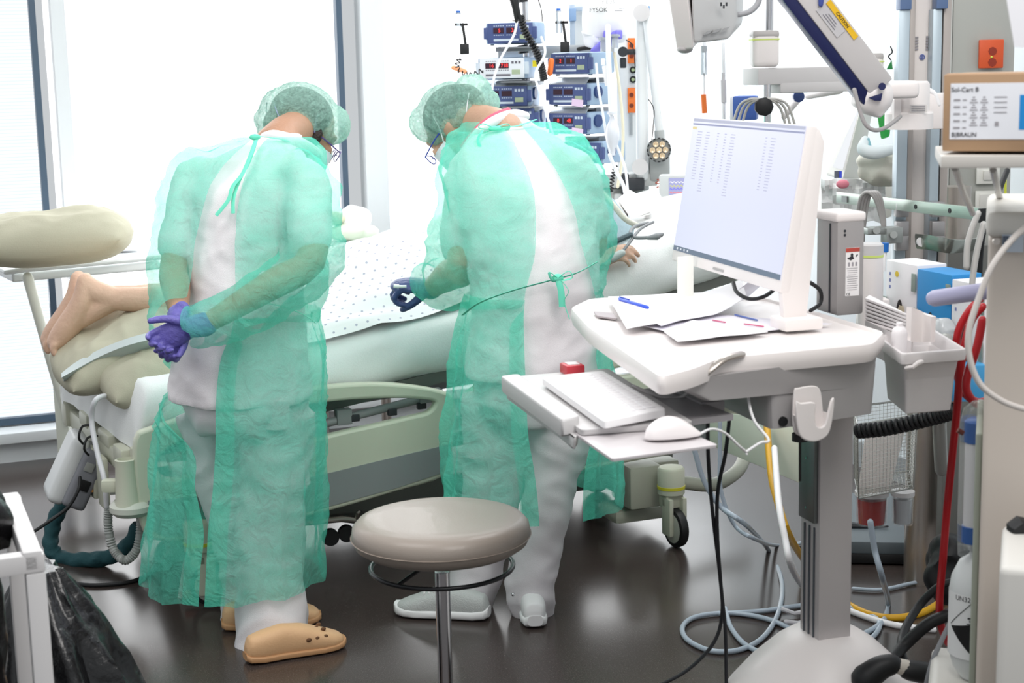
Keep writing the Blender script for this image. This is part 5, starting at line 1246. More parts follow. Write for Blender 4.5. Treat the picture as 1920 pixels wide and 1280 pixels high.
# ================================================================== infusion pumps and the pendant behind the bed
pumpb = mat('pump_body_blue', '#9db4cc', .45); pumpf = mat('pump_face_blue', '#4a5888', .4); pumpw = mat('pump_face_white', '#dfe4ea', .4); led = mat('led_window', '#3a2230', .2); ledr = glow('led_red', '#ff4a4a', 1.6)
lcd = mat('lcd_green', '#a9b89a', .3); knobm = mat('knob_navy', '#2e4374', .4); paleb = mat('pump_pale', '#c9d6e2', .4)
def pump(px, py, Y, yaw, label, face='blue', digits=('', ''), w=.215, h=.085, tag_=None, clear=False, knob=True, roll=0):
    c = P(px, py, Y)                                              # front centre, mid height
    M = Matrix.Translation(c) @ Matrix.Rotation(math.radians(roll), 4, 'Y') @ Matrix.Rotation(math.radians(yaw), 4, 'Z')
    t = thing('infusion_pump', label, 'medical pump', M=M @ Matrix.Translation((0, .07, -h / 2)), group='infusion pumps stacked behind the bed')
    o_ = Matrix.Translation((0, -.07, h / 2))
    b = B(o_); b.box((0, .075, 0), (w - .01, .15, h), bev=.012); put('case', b, pumpb, t)
    b = B(o_); b.box((0, -.004, 0), (w * .84, .014, h * .92), bev=.003); put('front_panel', b, pumpf if face == 'blue' else pumpw, t)
    for s_ in (-1, 1):
        b = B(o_); b.box((s_ * w * .455, -.002, 0), (w * .09, .014, h * .55), bev=.003); put('side_grip', b, pumpf if face == 'blue' else paleb, t)
    for k_, (x, d_) in enumerate(zip((-.045, .008), digits)):
        b = B(o_); b.box((x, -.0115, .010), (.042, .002, .021)); wn = put('led_window', b, led, t)
        if d_: text(d_, .020, o_ @ facem((x + .004, -.0128, .010), (1, 0, 0), (0, 0, 1)), ledr, wn, 'digits')
    b = B(o_); b.box((.058, -.0115, -.015), (.034, .002, .018)); put('lcd', b, lcd, t)
    b = B(o_)
    for i in range(5): b.box((-.062 + i * .009, -.0115, .028), (.005, .001, .003)); b.box((-.010 + i * .009, -.0115, .028), (.005, .001, .003)); b.box((-.062 + i * .009, -.0115, -.007), (.005, .001, .003)); b.box((-.010 + i * .009, -.0115, -.007), (.005, .001, .003))
    b.box((-.015, -.0115, -.026), (.10, .001, .008)); 
    for i in range(3): b.box((.045 + i * .014, -.0115, .022), (.009, .001, .010))
    pr_ = put('panel_print', b, paleb if face == 'blue' else mat('print_grey', '#6c6a74', .5), t); pr_['kind'] = 'stuff'
    if knob:
        b = B(o_); b.cyl((w / 2 - .006, .05, .008), (w / 2 + .004, .05, .008), .024, n=24); put('drive_knob', b, knobm, t)
    if clear:
        b = B(o_); b.hull([V((-.09, -.010, .04)), V((.09, -.010, .04)), V((.08, .03, .066)), V((-.08, .03, .066))], [V((-.09, -.010, .034)), V((.09, -.010, .034)), V((.08, .03, .062)), V((-.08, .03, .062))]); put('syringe_cover', b, mat('clear_cover', '#dfe6ee', .15, trans=.6), t)
    if tag_:
        b = B(o_); b.box((.055, -.016, -.032), (.055, .001, .028), rot=Matrix.Rotation(.12, 3, 'Y')); put('sticker', b, mat('sticker_lilac', '#e4cbe6', .6), t)
    for s_ in (-.08, .08):
        b = B(o_); b.box((s_, .02, -h / 2 - .002), (.012, .012, .004)); put('foot', b, dark, t)
    return t
pump(957, 62, 6.35, -16, 'topmost pump of the left stack, blue panel reading 5 and 3', digits=('5', '3'), knob=False)
pump(942, 128, 6.35, -16, 'white-fronted pump second from the top of the left stack', 'white', ('16', '718'), knob=False)
pump(948, 180, 6.38, -16, 'dim blue pump third from the top of the left stack', digits=('', ''), clear=True)
pump(962, 222, 6.38, -16, 'lowest pump showing in the left stack, above the bending person', digits=('', ''), clear=True)
pump(1070, 119, 6.30, -40, 'topmost pump of the right stack with red numerals 2 and 1', digits=('2', '1'), knob=False)
pump(1066, 177, 6.30, -40, 'pump second from the top of the right stack, lilac sticker, display off', digits=('', ''), tag_=1, clear=True)
pump(1066, 231, 6.30, -40, 'pump third from the top of the right stack, lilac sticker, red numerals lit', digits=('0', '48'), tag_=1, clear=True)
pump(1092, 286, 6.30, -40, 'lowest pump of the right stack behind the shoulder of the bending person', digits=('', ''), clear=False)
# yellow mark and orange tabs
b = B(); b.box(P(1004, 119, 6.26), (.018, .02, .024), rot=-16); single('caution_sticker', b, mat('sticker_yellow', '#e8d820', .5), 'small yellow sticker at the right end of the white-fronted pump', 'sticker')
orange = mat('orange_plastic', '#f07a34', .5)
b = B(); b.tube([P(1034, 114, 6.22), P(1031, 137, 6.22)], .011, 12, rnd=True); single('orange_clip', b, orange, 'orange clip at the left edge of the right pump stack', 'clip')
# brackets between the pumps
for i, (x, y, nm) in enumerate(((975, 92, 'left stack, below its topmost pump'), (975, 156, 'left stack, below the white-fronted pump'), (978, 203, 'left stack, above its lowest pump'), (1100, 150, 'right stack, below its topmost pump'), (1100, 206, 'right stack, below its second pump'), (1105, 259, 'right stack, above its lowest pump'))):
    b = B(); b.box(P(x, y, 6.42), (.17, .10, .018), rot=-20 if i < 3 else -40, bev=.003); b.box(P(x, y - 3, 6.38), (.11, .14, .006), rot=-20 if i < 3 else -40)
    single('pump_bracket', b, mat('bracket_grey', '#8b8e93', .35, .5), 'grey metal bracket in the ' + nm, 'bracket', 'brackets of the pump stacks')
PO = thing('pump_pole', 'chrome pole carrying the left stack of pumps', 'pole', P(985, 500, 6.52))
b = B(); b.cyl(P(982, -30, 6.50), P(1003, 500, 6.52), .014, n=16); put('tube', b, chrome, PO)
b = B(); b.cyl(P(980, -5, 6.50), P(981, 4, 6.50), .020, n=16); b.cyl(P(980, 84, 6.50), P(982, 100, 6.50), .022, n=16); put('collar', b, black, PO)
b = B(); b.cyl(P(975, 38, 6.46), P(975, 40, 6.46), .045, n=20); put('disc', b, steel, PO)
b = B(); b.box(P(1030, 97, 6.6), (.42, .02, .05), rot=-8, bev=.004); single('pump_rail', b, mat('rail_grey', '#a4a7aa', .3, .6), 'grey horizontal rail behind the two pump stacks', 'rail')
# pressure bulb clamps, lamp cable coils
def clampv(x, y, lab):
    b = B(); b.box(P(x + 8, y - 4, 6.3), (.05, .02, .010), bev=.002); b.box(P(x + 14, y + 20, 6.3), (.010, .02, .11), rot=Matrix.Rotation(-.12, 3, 'Y'), bev=.002); b.box(P(x + 14, y + 42, 6.3), (.035, .03, .04), bev=.004)
    t = thing('transducer_holder', lab, 'holder', P(x, y + 50, 6.3)); put('arm', b, black, t)
    b = B(); b.cyl(P(x + 2, y - 26, 6.3), P(x + 3, y + 16, 6.3), .012, n=12); put('transducer', b, mat('clear_plastic', '#dfe7ee', .1, trans=.5), t)
    b = B(); b.cyl(P(x + 2, y - 30, 6.3), P(x + 2, y - 24, 6.3), .009, n=12); put('cap', b, mat('cap_blue', '#2f6ac0', .4), t)
clampv(857, 50, 'leftmost black transducer holder with blue cap, alone before the window'); clampv(1045, 46, 'black transducer holder with blue cap between the two pump stacks')
def coilpts(pts, r, turns, k=10):
    p = cr([V(q_) for q_ in pts], 12); out = []; n = turns * k; 
    L_ = len(p) - 1
    for i in range(n + 1):
        t = i / n * L_; j = min(L_ - 1, int(t)); c = p[j].lerp(p[j + 1], t - j); d = (p[j + 1] - p[j]).normalized(); a = d.orthogonal() if False else (V((0, 1, 0)) - d * d.y).normalized(); bb = d.cross(a)
        th = 2 * math.pi * i / k; out.append(c + (a * math.cos(th) + bb * math.sin(th)) * r)
    return out
b = B(); b.tube(coilpts([P(976, 30, 6.2), P(985, 60, 6.2), P(1005, 95, 6.2), P(1015, 125, 6.2), P(1020, 150, 6.2)], .012, 26), .0045, 6); single('coiled_cable', b, black, 'black coiled cable running down across the left pump stack', 'cable')
b = B(); b.tube(coilpts([P(1268 - 410 + 3, 110, 6.3), P(858, 128, 6.3), P(880, 140, 6.3), P(905, 132, 6.3)], .009, 9), .0025, 6); single('coiled_cable', b, black, 'thin black coiled lead hanging left of the pump stacks', 'cable')
b = B()
b.tube([P(955, -20, 6.1), P(966, 12, 6.1), P(968, 40, 6.1)], [.012, .014, .006], 10, rnd=True); b.tube([P(968, -20, 6.1), P(967, 12, 6.1), P(976, 38, 6.1)], [.012, .014, .006], 10, rnd=True)
single('clamp', b, black, 'black spring clamp hanging at the top above the left pump stack', 'clamp')
b = B(); b.tube([P(850, 127, 6.3), P(862, 130, 6.3), P(872, 134, 6.3)], .009, 8, rnd=True); single('orange_clip', b, mat('orange_pale', '#f6a878', .5), 'pale orange clip on the thin lead left of the pump stacks', 'clip')
hose('black_wire', [P(1005, -10, 6.4), P(1014, 14, 6.4), P(1017, 40, 6.4)], .0022, black, 'thin black wire at the top between the pump stacks', 'wire')
# infusion lines
def line(pts, label, r=.0042, m_=None, name='infusion_line'): return hose(name, pts, r, m_ or mat('line_white', '#eceef2', .3), label, 'tube')
line([P(969, 42, 6.15), P(965, 62, 6.15), P(955, 82, 6.15), P(940, 108, 6.15), P(928, 140, 6.15), P(922, 170, 6.15)], 'white infusion line crossing the two upper pumps of the left stack', .005)
line([P(1015, 70, 6.15), P(1022, 100, 6.15), P(1004, 140, 6.15), P(1015, 180, 6.15), P(1025, 215, 6.15), P(1040, 260, 6.15)], 'white infusion line down the right side of the left pump stack', .005)
line([P(1118, 120, 6.05), P(1122, 165, 6.05), P(1130, 210, 6.05), P(1138, 260, 6.05), P(1150, 310, 6.05)], 'white infusion line in front of the right pump stack', .005)
line([P(1140, 50, 6.0), P(1141, 110, 6.0), P(1144, 165, 6.0), P(1146, 215, 6.0)], 'thick white drip line hanging from the infusion bag', .010)
line([P(1143, 290, 5.95), P(1155, 320, 5.95), P(1168, 345, 5.95), P(1172, 362, 5.95)], 'white line from the drip bulb down to the white package', .007)
line([P(1156, 272, 5.96), P(1172, 315, 5.96), P(1177, 360, 5.96)], 'second white line beside the one from the drip bulb', .005)
line([P(1152, 100, 6.1), P(1162, 170, 6.1), P(1168, 240, 6.1), P(1166, 300, 6.1), P(1158, 350, 6.1)], 'yellowish tube hanging beside the white supply column', .006, mat('line_yellowish', '#e2dcc4', .4))
b = B(Matrix.Translation(P(1148, 248, 5.96))); b.lathe([(0, .062), (.008, .06), (.010, .045), (.024, .02), (.027, -.01), (.022, -.04), (.012, -.06), (.010, -.085), (0, -.086)], None, 20); b.lathe([(0, .078), (.018, .076), (.018, .066), (0, .064)], None, 20); single('drip_bulb', b, mat('bulb_white', '#eceef6', .2, trans=.2), 'white squeeze bulb on the thick drip line in front of the supply column', 'bulb')
b = B(); b.box(P(1136, 142, 6.02), (.018, .014, .075), rot=Matrix.Rotation(-.15, 3, 'Y'), bev=.004); b.box(P(1131, 116, 6.02), (.016, .012, .026), bev=.003); single('roller_clamp', b, whitep, 'white roller clamp on the thick drip line beside the top right pump', 'clamp')
# infusion bags
BG = thing('infusion_bag', 'white infusion bag with printed lettering hanging at the top right of the pumps', 'bag', P(1140, 68, 6.1))
b = B(); 
rows = []
for i in range(13):
    t = i / 12; row = []
    for j in range(13):
        u = j / 12; wd_ = 38 + 8 * math.sin(t * 1.5); row.append(P(1138 - wd_ + 2 * wd_ * u, -30 + 92 * t + 6 * math.sin(t * 1.57) * math.sin(u * math.pi), 6.12 - .03 * math.sin(u * math.pi) * math.sin(t * math.pi)))
    rows.append(row)
b.sheet(rows, thick=.012); put('bag_film', b, mat('bag_film', '#f4f5f7', .25), BG, 60)
text('FY5OK', .022, facem(P(1122, 19, 6.07), (1, 0, 0), (0, 0, 1)), ink, BG); text('Y-E 25', .018, facem(P(1140, 4, 6.065), (1, 0, 0), (0, 0, 1)), inkl, BG)
b = B(); b.box(P(1160, 20, 6.07), (.03, .001, .003)); b.box(P(1166, 16, 6.07), (.02, .001, .002)); put('print_line', b, inkl, BG)
b = B(); b.ball(P(1118, 68, 6.14), (.055, .03, .045)); b.ball(P(1150, 66, 6.14), (.05, .025, .035)); single('packet', fuse(b, .006, 2, [(.006, (20, 20, 20), 4)]), mat('packet_pale', '#eef0f6', .3), 'crumpled translucent packet hanging behind the lower edge of the infusion bag', 'packet')
viol = mat('violet_film', '#7d78d8', .4)
b = B(); b.tube([P(1108, 95, 6.1), P(1125, 88, 6.1), P(1140, 78, 6.1)], [.006, .018, .022], 12, k=4, rnd=True); b.box(P(1160, 65, 6.08), (.028, .02, .035), rot=20, bev=.005); b.tube([P(1136, 62, 6.08), P(1136, 82, 6.08)], .012, 10, rnd=True); b.tube([P(1150, 62, 6.08), P(1140, 86, 6.08)], .008, 8, rnd=True)
single('violet_glove', fuse(b, .005, 2), viol, 'crumpled violet glove tucked below the infusion bag', 'glove')
b = B(); 
for x, y in ((1132, 82), (1153, 76)): b.cyl(P(x, y - 12, 6.05), P(x, y + 14, 6.05), .013, n=14); b.lathe([(0, 0), (.02, .002), (.02, .01), (0, .012)], Matrix.Translation(P(x, y - 6, 6.05)), 16)
single('drip_chamber', b, mat('clear_plastic', '#dfe7ee', .1, trans=.5), 'pair of clear drip chambers below the infusion bag', 'drip chamber')
b = B(); b.tube([P(1085, 92, 6.2), P(1110, 89, 6.2), P(1135, 93, 6.2)], .008, 10, rnd=True, k=3); single('black_strap', b, black, 'short black strap lying on the top pump of the right stack', 'strap')
# panel with blue corners, supply column
PD = thing('supply_pendant', 'white ceiling supply pendant column with orange sockets behind the pumps', 'pendant', P(1185, 420, 6.6))
pw = mat('pendant_white', '#e4e6e6', .45); pblue = mat('pendant_blue', '#7f9cc0', .45)
b = B(); c0 = P(1140, 62, 6.75); b.box(c0, (.30, .05, .32), rot=-3, bev=.004); put('back_panel', b, mat('panel_pale_grey', '#d5d8d8', .5), PD)
b = B(); b.box(P(1073, 60, 6.70), (.022, .03, .22), bev=.003); b.box(P(1128, 16, 6.70), (.27, .03, .018), bev=.003); put('panel_edge', b, mat('panel_edge_grey', '#a9b7c6', .45), PD)
b = B(); b.box(P(1073, 28, 6.69), (.03, .04, .05), bev=.003); put('corner_cap', b, pblue, PD); b = B(); b.box(P(1207, 18, 6.69), (.05, .04, .03), bev=.003); put('corner_cap', b, pblue, PD)
b = B(); b.box(P(1184, 200, 6.62) , (.13, .14, 1.35), bev=.006); put('column', b, pw, PD)
for x, y in ((1184, 95), (1184, 188)):
    b = B(); b.box(P(x, y, 6.545), (.03, .012, .10), bev=.003); sk = put('socket', b, orange, PD)
    b = B(); b.cyl(P(x, y - 10, 6.54), P(x, y - 10, 6.535), .009, n=14); put('socket_hole', b, mat('socket_dark', '#7a2f12', .5), sk); b = B(); b.cyl(P(x, y + 10, 6.54), P(x, y + 10, 6.535), .009, n=14); put('socket_hole', b, mat('socket_dark', '#7a2f12', .5), sk)
for x, y in ((1187, 131), (1187, 149)):
    b = B(); b.cyl(P(x, y, 6.55), P(x, y, 6.54), .014, n=18); g_ = put('gas_port', b, black, PD); b = B(); b.cyl(P(x, y, 6.541), P(x, y, 6.535), .007, n=14); put('port_core', b, mat('port_green', '#a7b58a', .4), g_)
b = B(); b.box(P(1183, 230, 6.545), (.012, .01, .10)); put('column_slot', b, mat('slot_grey', '#9ca0a2', .5), PD); b = B(); b.box(P(1180, 38, 6.54), (.02, .02, .035), bev=.004); put('column_fitting', b, mat('slot_grey', '#9ca0a2', .5), PD)
b = B(); b.box(P(1192, 97, 6.42), (.075, .03, .022), bev=.003); b.cyl(P(1168, 97, 6.45), P(1168, 97, 6.40), .020, n=18); b.box(P(1168, 118, 6.44), (.025, .03, .04), bev=.005); put('pole_clamp', b, dark, PD)
b = B(); b.box(P(1150, 335, 6.5), (.34, .20, .05), bev=.006); b.box(P(1130, 372, 6.55), (.32, .16, .09), bev=.01); b.box(P(1200, 395, 6.5), (.22, .2, .16), bev=.01); put('shelf', b, mat('shelf_pale', '#d4d6d4', .5), PD)
b = B(); b.box(P(1192, 345, 6.38), (.07, .03, .05), bev=.01); b.box(P(1172, 345, 6.40), (.03, .04, .09), bev=.01); b.box(P(1196, 368, 6.38), (.05, .03, .03), bev=.008); put('shelf_clamp', b, dark, PD)
# exam lamp
LA = thing('examination_lamp', 'folded examination lamp with seven small lenses on a white double arm', 'lamp', P(1235, 330, 6.4))
b = B(); b.box(P(1203, 175, 6.40), (.045, .05, .69), bev=.018, seg=3); put('upper_arm', b, pw, LA)
b = B(); b.tube([P(1212, 30, 6.36), P(1222, 120, 6.36), P(1236, 245, 6.36)], .016, 14, rnd=True); put('lower_arm', b, pw, LA)
b = B(); b.cyl(P(1203, 24, 6.42), P(1203, 24, 6.32), .033, n=24); b.cyl(P(1200, 313, 6.42), P(1200, 313, 6.33), .032, n=24); put('joint', b, lgrey, LA)
b = B(); b.cyl(P(1236, 244, 6.36), P(1237, 262, 6.36), .020, n=18); b.box(P(1236, 312, 6.42), (.085, .06, .12), bev=.02); put('lamp_neck', b, mat('lamp_grey', '#aeb1b0', .45), LA)
lm = facem(P(1235, 281, 6.33), V((1, .12, 0)), V((0, 0, 1)))
b = B(lm); b.lathe([(0, -.05), (.035, -.045), (.047, -.01), (.049, .004), (.044, .006), (.042, .0), (0, -.002)], None, 40); hd = put('lamp_head', b, mat('lamp_rim', '#8a8d8d', .4), LA)
b = B(lm)
for i in range(16):
    a = 2 * math.pi * i / 16; b.box((.0455 * math.cos(a), .0455 * math.sin(a), .003), (.005, .011, .008), rot=math.degrees(a))
put('vent_slots', b, black, hd)
for i in range(7):
    a = i * math.pi / 3; x, y = (0, 0) if i == 6 else (.026 * math.cos(a), .026 * math.sin(a)); b = B(lm @ Matrix.Translation((x, y, 0))); b.lathe([(0, .004), (.004, .004), (.009, .008), (.0112, .008), (.0112, 0), (0, 0)], None, 18); put('lens', b, mat('lens_amber', '#e6cfae', .15, .3), hd)
hose('black_wire', [P(1216, 186, 6.3), P(1226, 205, 6.3), P(1225, 235, 6.3), P(1222, 262, 6.3)], .0022, black, 'thin black wire curving down beside the lamp arm', 'wire')
hose('black_wire', [P(1165, 72, 6.3), P(1182, 80, 6.3), P(1188, 95, 6.3), P(1191, 125, 6.3)], .0022, black, 'thin black wire looping over the orange socket on the pendant', 'wire')
b = B(); b.tube(coilpts([P(1154, 310, 6.3), P(1148, 335, 6.3), P(1145, 360, 6.3)], .008, 9), .0028, 6); single('coiled_cable', b, black, 'short black coiled lead below the right pump stack', 'cable')
b = B(); b.tube(coilpts([P(1232, 337, 6.3), P(1236, 352, 6.3), P(1234, 364, 6.3)], .010, 4), .002, 6); single('coiled_cable', b, mat('wire_redbrown', '#a8482c', .5), 'thin red-brown coiled lead below the lamp', 'cable')
# small vital signs monitor
VM = thing('vital_signs_monitor', 'small grey monitor with coloured traces beyond the bed head', 'monitor', P(1270, 378, 6.1))
vm = Matrix.Translation(P(1273, 350, 6.1)) @ Matrix.Rotation(math.radians(-8), 4, 'Z')
b = B(vm); b.box((0, .03, 0), (.15, .08, .09), bev=.008); put('case', b, mat('monitor_grey', '#c2c5c5', .45), VM)
b = B(vm); b.box((.012, -.0115, .002), (.10, .002, .064)); sc_ = put('screen', b, glow('vs_screen', '#b9bce8', 1.0), VM)
for z, cl, nm in ((.018, '#ffffff', 'white'), (.004, '#e6e67a', 'yellow'), (-.008, '#7a7af0', 'blue'), (-.021, '#ff8a80', 'red')):
    b = B(vm); pts = [V((-.034 + i * .004, -.0132, z + .003 * math.sin(i * 1.9))) for i in range(22)]; b.tube(pts, .0016, 5); put('trace_line', b, glow('trace_' + nm, cl, 1.1), sc_)
b = B(); b.box(P(1268, 385, 6.1), (.16, .12, .03), bev=.01); single('monitor_shelf', b, pw, 'white shelf under the small grey monitor', 'shelf')
# ------------------------------------------------------------------ around the pillow at the bed head
pad = mat('pad_blue_paper', '#a9c0c9', .8, bump=.3, bscale=60)
b = B(); b.hull([P(1120, 358, 5.36), P(1150, 372, 5.45), P(1192, 428, 5.48), P(1180, 437, 5.44), P(1105, 468, 5.22)], [P(1120, 366, 5.56), P(1150, 380, 5.6), P(1188, 436, 5.62), P(1180, 442, 5.56), P(1105, 476, 5.4)], bev=.006)
single('pillow', b, pad, 'pale blue paper-covered wedge cushion beside the head of the bed', 'cushion')
b = B(); b.tube([P(1126, 358, 5.35), P(1150, 385, 5.34), P(1172, 410, 5.34), P(1195, 423, 5.36)], .010, 10, k=5, rnd=True); single('cushion_edge_tube', b, mat('edge_cream', '#dcdccf', .5), 'cream tube lying along the edge of the pale blue cushion', 'tube')
b = B(); b.tube([P(1134, 464, 5.2), P(1160, 450, 5.2), P(1182, 440, 5.22)], .009, 8, rnd=True); single('dark_strap', b, mat('strap_slate', '#4b5c62', .6), 'dark slate strap under the lower edge of the pale blue cushion', 'strap')
b = B(); b.hull([P(1158, 370, 5.7), P(1180, 352, 5.8), P(1208, 370, 5.8), P(1222, 392, 5.7), P(1180, 405, 5.6)], [P(1158, 392, 5.72), P(1180, 380, 5.82), P(1208, 392, 5.82), P(1222, 404, 5.72), P(1180, 410, 5.6)], bev=.012); single('white_package', b, mat('package_white', '#f4f2f0', .7), 'white wrapped package lying behind the pale blue cushion', 'package')
for i, (x, y, Y, w_, lab) in enumerate(((1225, 382, 5.75, .07, 'rounded white bottle behind the white wrapped package'),)):
    b = B(Matrix.Translation(P(x, y, Y))); b.lathe([(0, -.05), (w_ * .5, -.05), (w_ * .52, .01), (w_ * .3, .04), (w_ * .2, .055), (0, .056)], None, 24); single('white_bottle', b, whitep, lab, 'bottle')
hose('sensor_cable', [P(1240, 441, 5.2), P(1215, 445, 5.2), P(1190, 445, 5.22), P(1182, 436, 5.25), P(1190, 425, 5.3), P(1215, 418, 5.35)], .006, mat('cable_grey', '#8d8f92', .5), 'grey sensor cable curving over the sheet near the hand', 'cable')
b = B(); b.tube([P(1215, 446, 5.19), P(1232, 443, 5.19), P(1242, 439, 5.2)], [.006, .012, .006], 10, rnd=True); single('cable_plug', b, mat('cable_grey', '#8d8f92', .5), 'grey plug at the end of the sensor cable on the sheet', 'plug')
hose('sensor_cable', [P(1150, 482, 5.18), P(1166, 472, 5.18), P(1180, 455, 5.2), P(1200, 430, 5.28), P(1225, 416, 5.36)], .005, mat('cable_grey', '#8d8f92', .5), 'grey cable leading from the finger clip on the far hand', 'cable')
b = B(); b.tube([P(1148, 484, 5.17), P(1166, 474, 5.17)], [.014, .012], 10, rnd=True); single('finger_clip', b, mat('clip_pale_grey', '#b9c3c1', .4), 'pale grey finger clip on the far hand lying on the sheet', 'clip')
b = B(); rows = []
for i in range(26):
    t = i / 25; rows.append([P(1135 + 160 * t, 470 - 60 * t + j * 9 + 5 * math.sin(t * 9 + j), 5.25 + .25 * t + .015 * math.sin(j * 1.7 + t * 7)) for j in range(8)])
# small things on a table far behind, left of centre
TB = thing('side_table', 'grey side table by the window holding small packages', 'table', RM @ V((uat(640, 1.9), 1.85, 0)))
tq = P(652, 450, 6.85)
b = B(); b.box(tq - V((0, 0, .01)), (.34, .3, .02), rot=YAW, bev=.003); put('table_top', b, mat('table_grey', '#b9bcbc', .5), TB)
for sx in (-.14, .14):
    for sy in (-.12, .12): b = B(); b.cyl(tq + V((sx, sy, -.02)), V((tq.x + sx, tq.y + sy, .0)), .012, n=10); put('leg', b, steel, TB)
b = B(); b.ball(tq + V((.03, -.02, .035)), (.10, .06, .035)); single('green_package', fuse(b, .008, 2, [(.01, (12, 12, 12), 3)]), mat('package_greenish', '#d7e4cf', .7), 'flat pale green package lying lowest on the side table by the window', 'package')
b = B(); b.ball(tq + V((-.06, -.01, .095)), (.055, .05, .03)); single('beige_roll', b, mat('roll_beige', '#c9c7ae', .8), 'small beige roll on top of the packages by the window', 'roll')
b = B(); b.ball(tq + V((.02, .03, .09)), (.075, .04, .05)); single('white_bag', fuse(b, .008, 2, [(.02, (9, 9, 9), 6)]), mat('bag_white_film', '#f3f5f6', .4), 'crumpled white plastic bag behind the beige roll by the window', 'bag')
# ================================================================== right-hand equipment
# wall services column
q = B(); pcx = (P(1778, 400, 5.1) + P(1893, 400, 5.1)) / 2; q.box((pcx.x, 5.14, 1.65), (.196, .08, 3.3), bev=.004); struct('trim_2', q, mat('service_panel_grey', '#a9aaa5', .5))
q = B(); q.box((pcx.x - .118, 5.12, 1.65), (.036, .05, 3.3), bev=.004); struct('trim_3', q, mat('panel_edge_light', '#c4c5c1', .45))
SO = thing('power_socket', 'orange-red double power socket on the grey wall column', 'socket', P(1858, 130, 5.07))
so = facem(P(1858, 101, 5.085), (1, 0, 0), (0, 0, 1))
b = B(so); b.box((0, 0, 0), (.076, .088, .014), bev=.003); put('plate', b, mat('socket_orange', '#d2562c', .45), SO)
for y in (.008, -.026): b = B(so); b.cyl((.003, y, .002), (.003, y, .0085), .0135, n=8); put('outlet', b, mat('outlet_dark_red', '#8d2d18', .5), SO)
b = B(so); b.ball((0, -.010, .008), .004, n=10); put('pilot_light', b, mat('pilot_green', '#c8d052', .3), SO)
for k_, (x, y, lab) in enumerate(((1852, 328, 'white wall socket with a plug, just below the cardboard box shelf'), (1850, 378, 'blank white wall plate, lower of the two on the grey column'))):
    t = thing('wall_plate', lab, 'socket', P(x, y + 20, 5.07)); so = facem(P(x, y, 5.088), (1, 0, 0), (0, 0, 1)); b = B(so); b.box((0, 0, 0), (.074, .056 if k_ == 0 else .07, .012), bev=.003); put('plate', b, mat('plate_cream', '#dddcd6', .45), t)
    b = B(so); b.box((0, 0, .008), (.034, .03, .012) if k_ == 0 else (.05, .05, .004), bev=.004); put('plug' if k_ == 0 else 'cover', b, mat('plate_cream2', '#cfcdc8', .45), t)
# aluminium rail column
AC = thing('equipment_column', 'tall aluminium equipment column with blue caps on its rails, right of the monitor', 'column', P(1725, 1000, 4.5))
z0_, z1_ = 1.0, 2.05
def vbar(px, w_, Y, z0, z1, m_, nm, d=.05): p = P(px, 250, Y); b = B(); b.box((p.x, p.y, (z0 + z1) / 2), (w_, d, z1 - z0), bev=.003); return put(nm, b, m_, AC)
vbar(1726, .105, 4.56, .98, 2.1, mat('column_warm', '#efe8e4', .4), 'core', .07)
vbar(1688, .030, 4.50, .98, 1.735, mat('rail_pale_blue', '#b4c2cb', .35, .3), 'rail'); vbar(1749, .026, 4.50, .98, 1.735, mat('rail_pale_blue', '#b4c2cb', .35, .3), 'rail')
vbar(1703, .016, 4.515, .98, 2.1, mat('rail_shade', '#b9b1ac', .4, .3), 'rail_shade_strip'); vbar(1767, .022, 4.515, .98, 2.1, mat('rail_shade', '#b9b1ac', .4, .3), 'rail_shade_strip')  # shade next to each rail, put in as darker bars
vbar(1690, .032, 4.49, 1.735, 1.82, mat('cap_steel_blue', '#5b7196', .4), 'rail_cap'); vbar(1757, .032, 4.49, 1.735, 1.82, mat('cap_steel_blue', '#5b7196', .4), 'rail_cap')
cf = lambda x, y: facem(P(x, y, 4.522), (1, 0, 0), (0, 0, 1))
b = B(cf(1730, 70))
for i in range(5): b.box((-.018 + .0, -.008 * i, .001), (.012, .0045, .0005)); b.box((.012, -.008 * i, .001), (.006, .006, .0005))
put('column_print', b, inkl, AC)
b = B(cf(1729, 107)); b.lathe([(.005, 0), (.008, 0), (.008, .001), (.005, .001)], None, 20); b.box((0, 0, .0005), (.005, .007, .001)); put('certification_mark', b, mat('mark_violet_blue', '#5d6ba8', .5), AC)
b = B(); 
for x in (1690, 1757):
    for y in (392, 428, 455): p = P(x, y, 4.45); b.box(p, (.036, .03, .042), bev=.003)
put('rail_clamp', b, alu, AC)
# supply tube column with strap (steel cylinder)
SC_ = thing('steel_cylinder', 'tall brushed steel cylinder hanging near the floor behind the wire basket', 'cylinder', P(1740, 1110, 4.75))
pcy = P(1738, 800, 4.78); zt_, zb_ = P(1738, 380, 4.78).z, P(1740, 1098, 4.78).z; b = B(Matrix.Translation((pcy.x, pcy.y, 0))); b.lathe([(0, zb_), (.055, zb_), (.061, zb_ + .006), (.061, zt_), (0, zt_)], None, 48); put('shell', b, steel, SC_)
b = B(); pst = P(1790, 420, 4.7); b.cyl((pst.x, pst.y, .95), (pst.x, pst.y, 1.23), .045, n=30); single('steel_cylinder', b, steel, 'short brushed steel tube behind the curved metal strap on the right', 'cylinder')
STR = thing('metal_strap', 'curved bright metal strap with a white button below the perforated rail', 'strap', P(1780, 470, 4.4))
b = B(); b.tube([P(1718, 452, 4.42), P(1745, 455, 4.36), P(1790, 462, 4.33), P(1830, 458, 4.5)], .022, 10, k=6, flat=.18, upv=(0, 1, 0)); put('band', b, mat('strap_metal', '#a8ada6', .25, .85), STR)
b = B(); p = P(1726, 453, 4.40); b.cyl(p, p + V((0, -.012, 0)), .0125, n=20); put('button', b, whitep, STR)
RL = thing('perforated_rail', 'horizontal green-grey metal rail with round holes running across the equipment column', 'rail', P(1700, 400, 4.3))
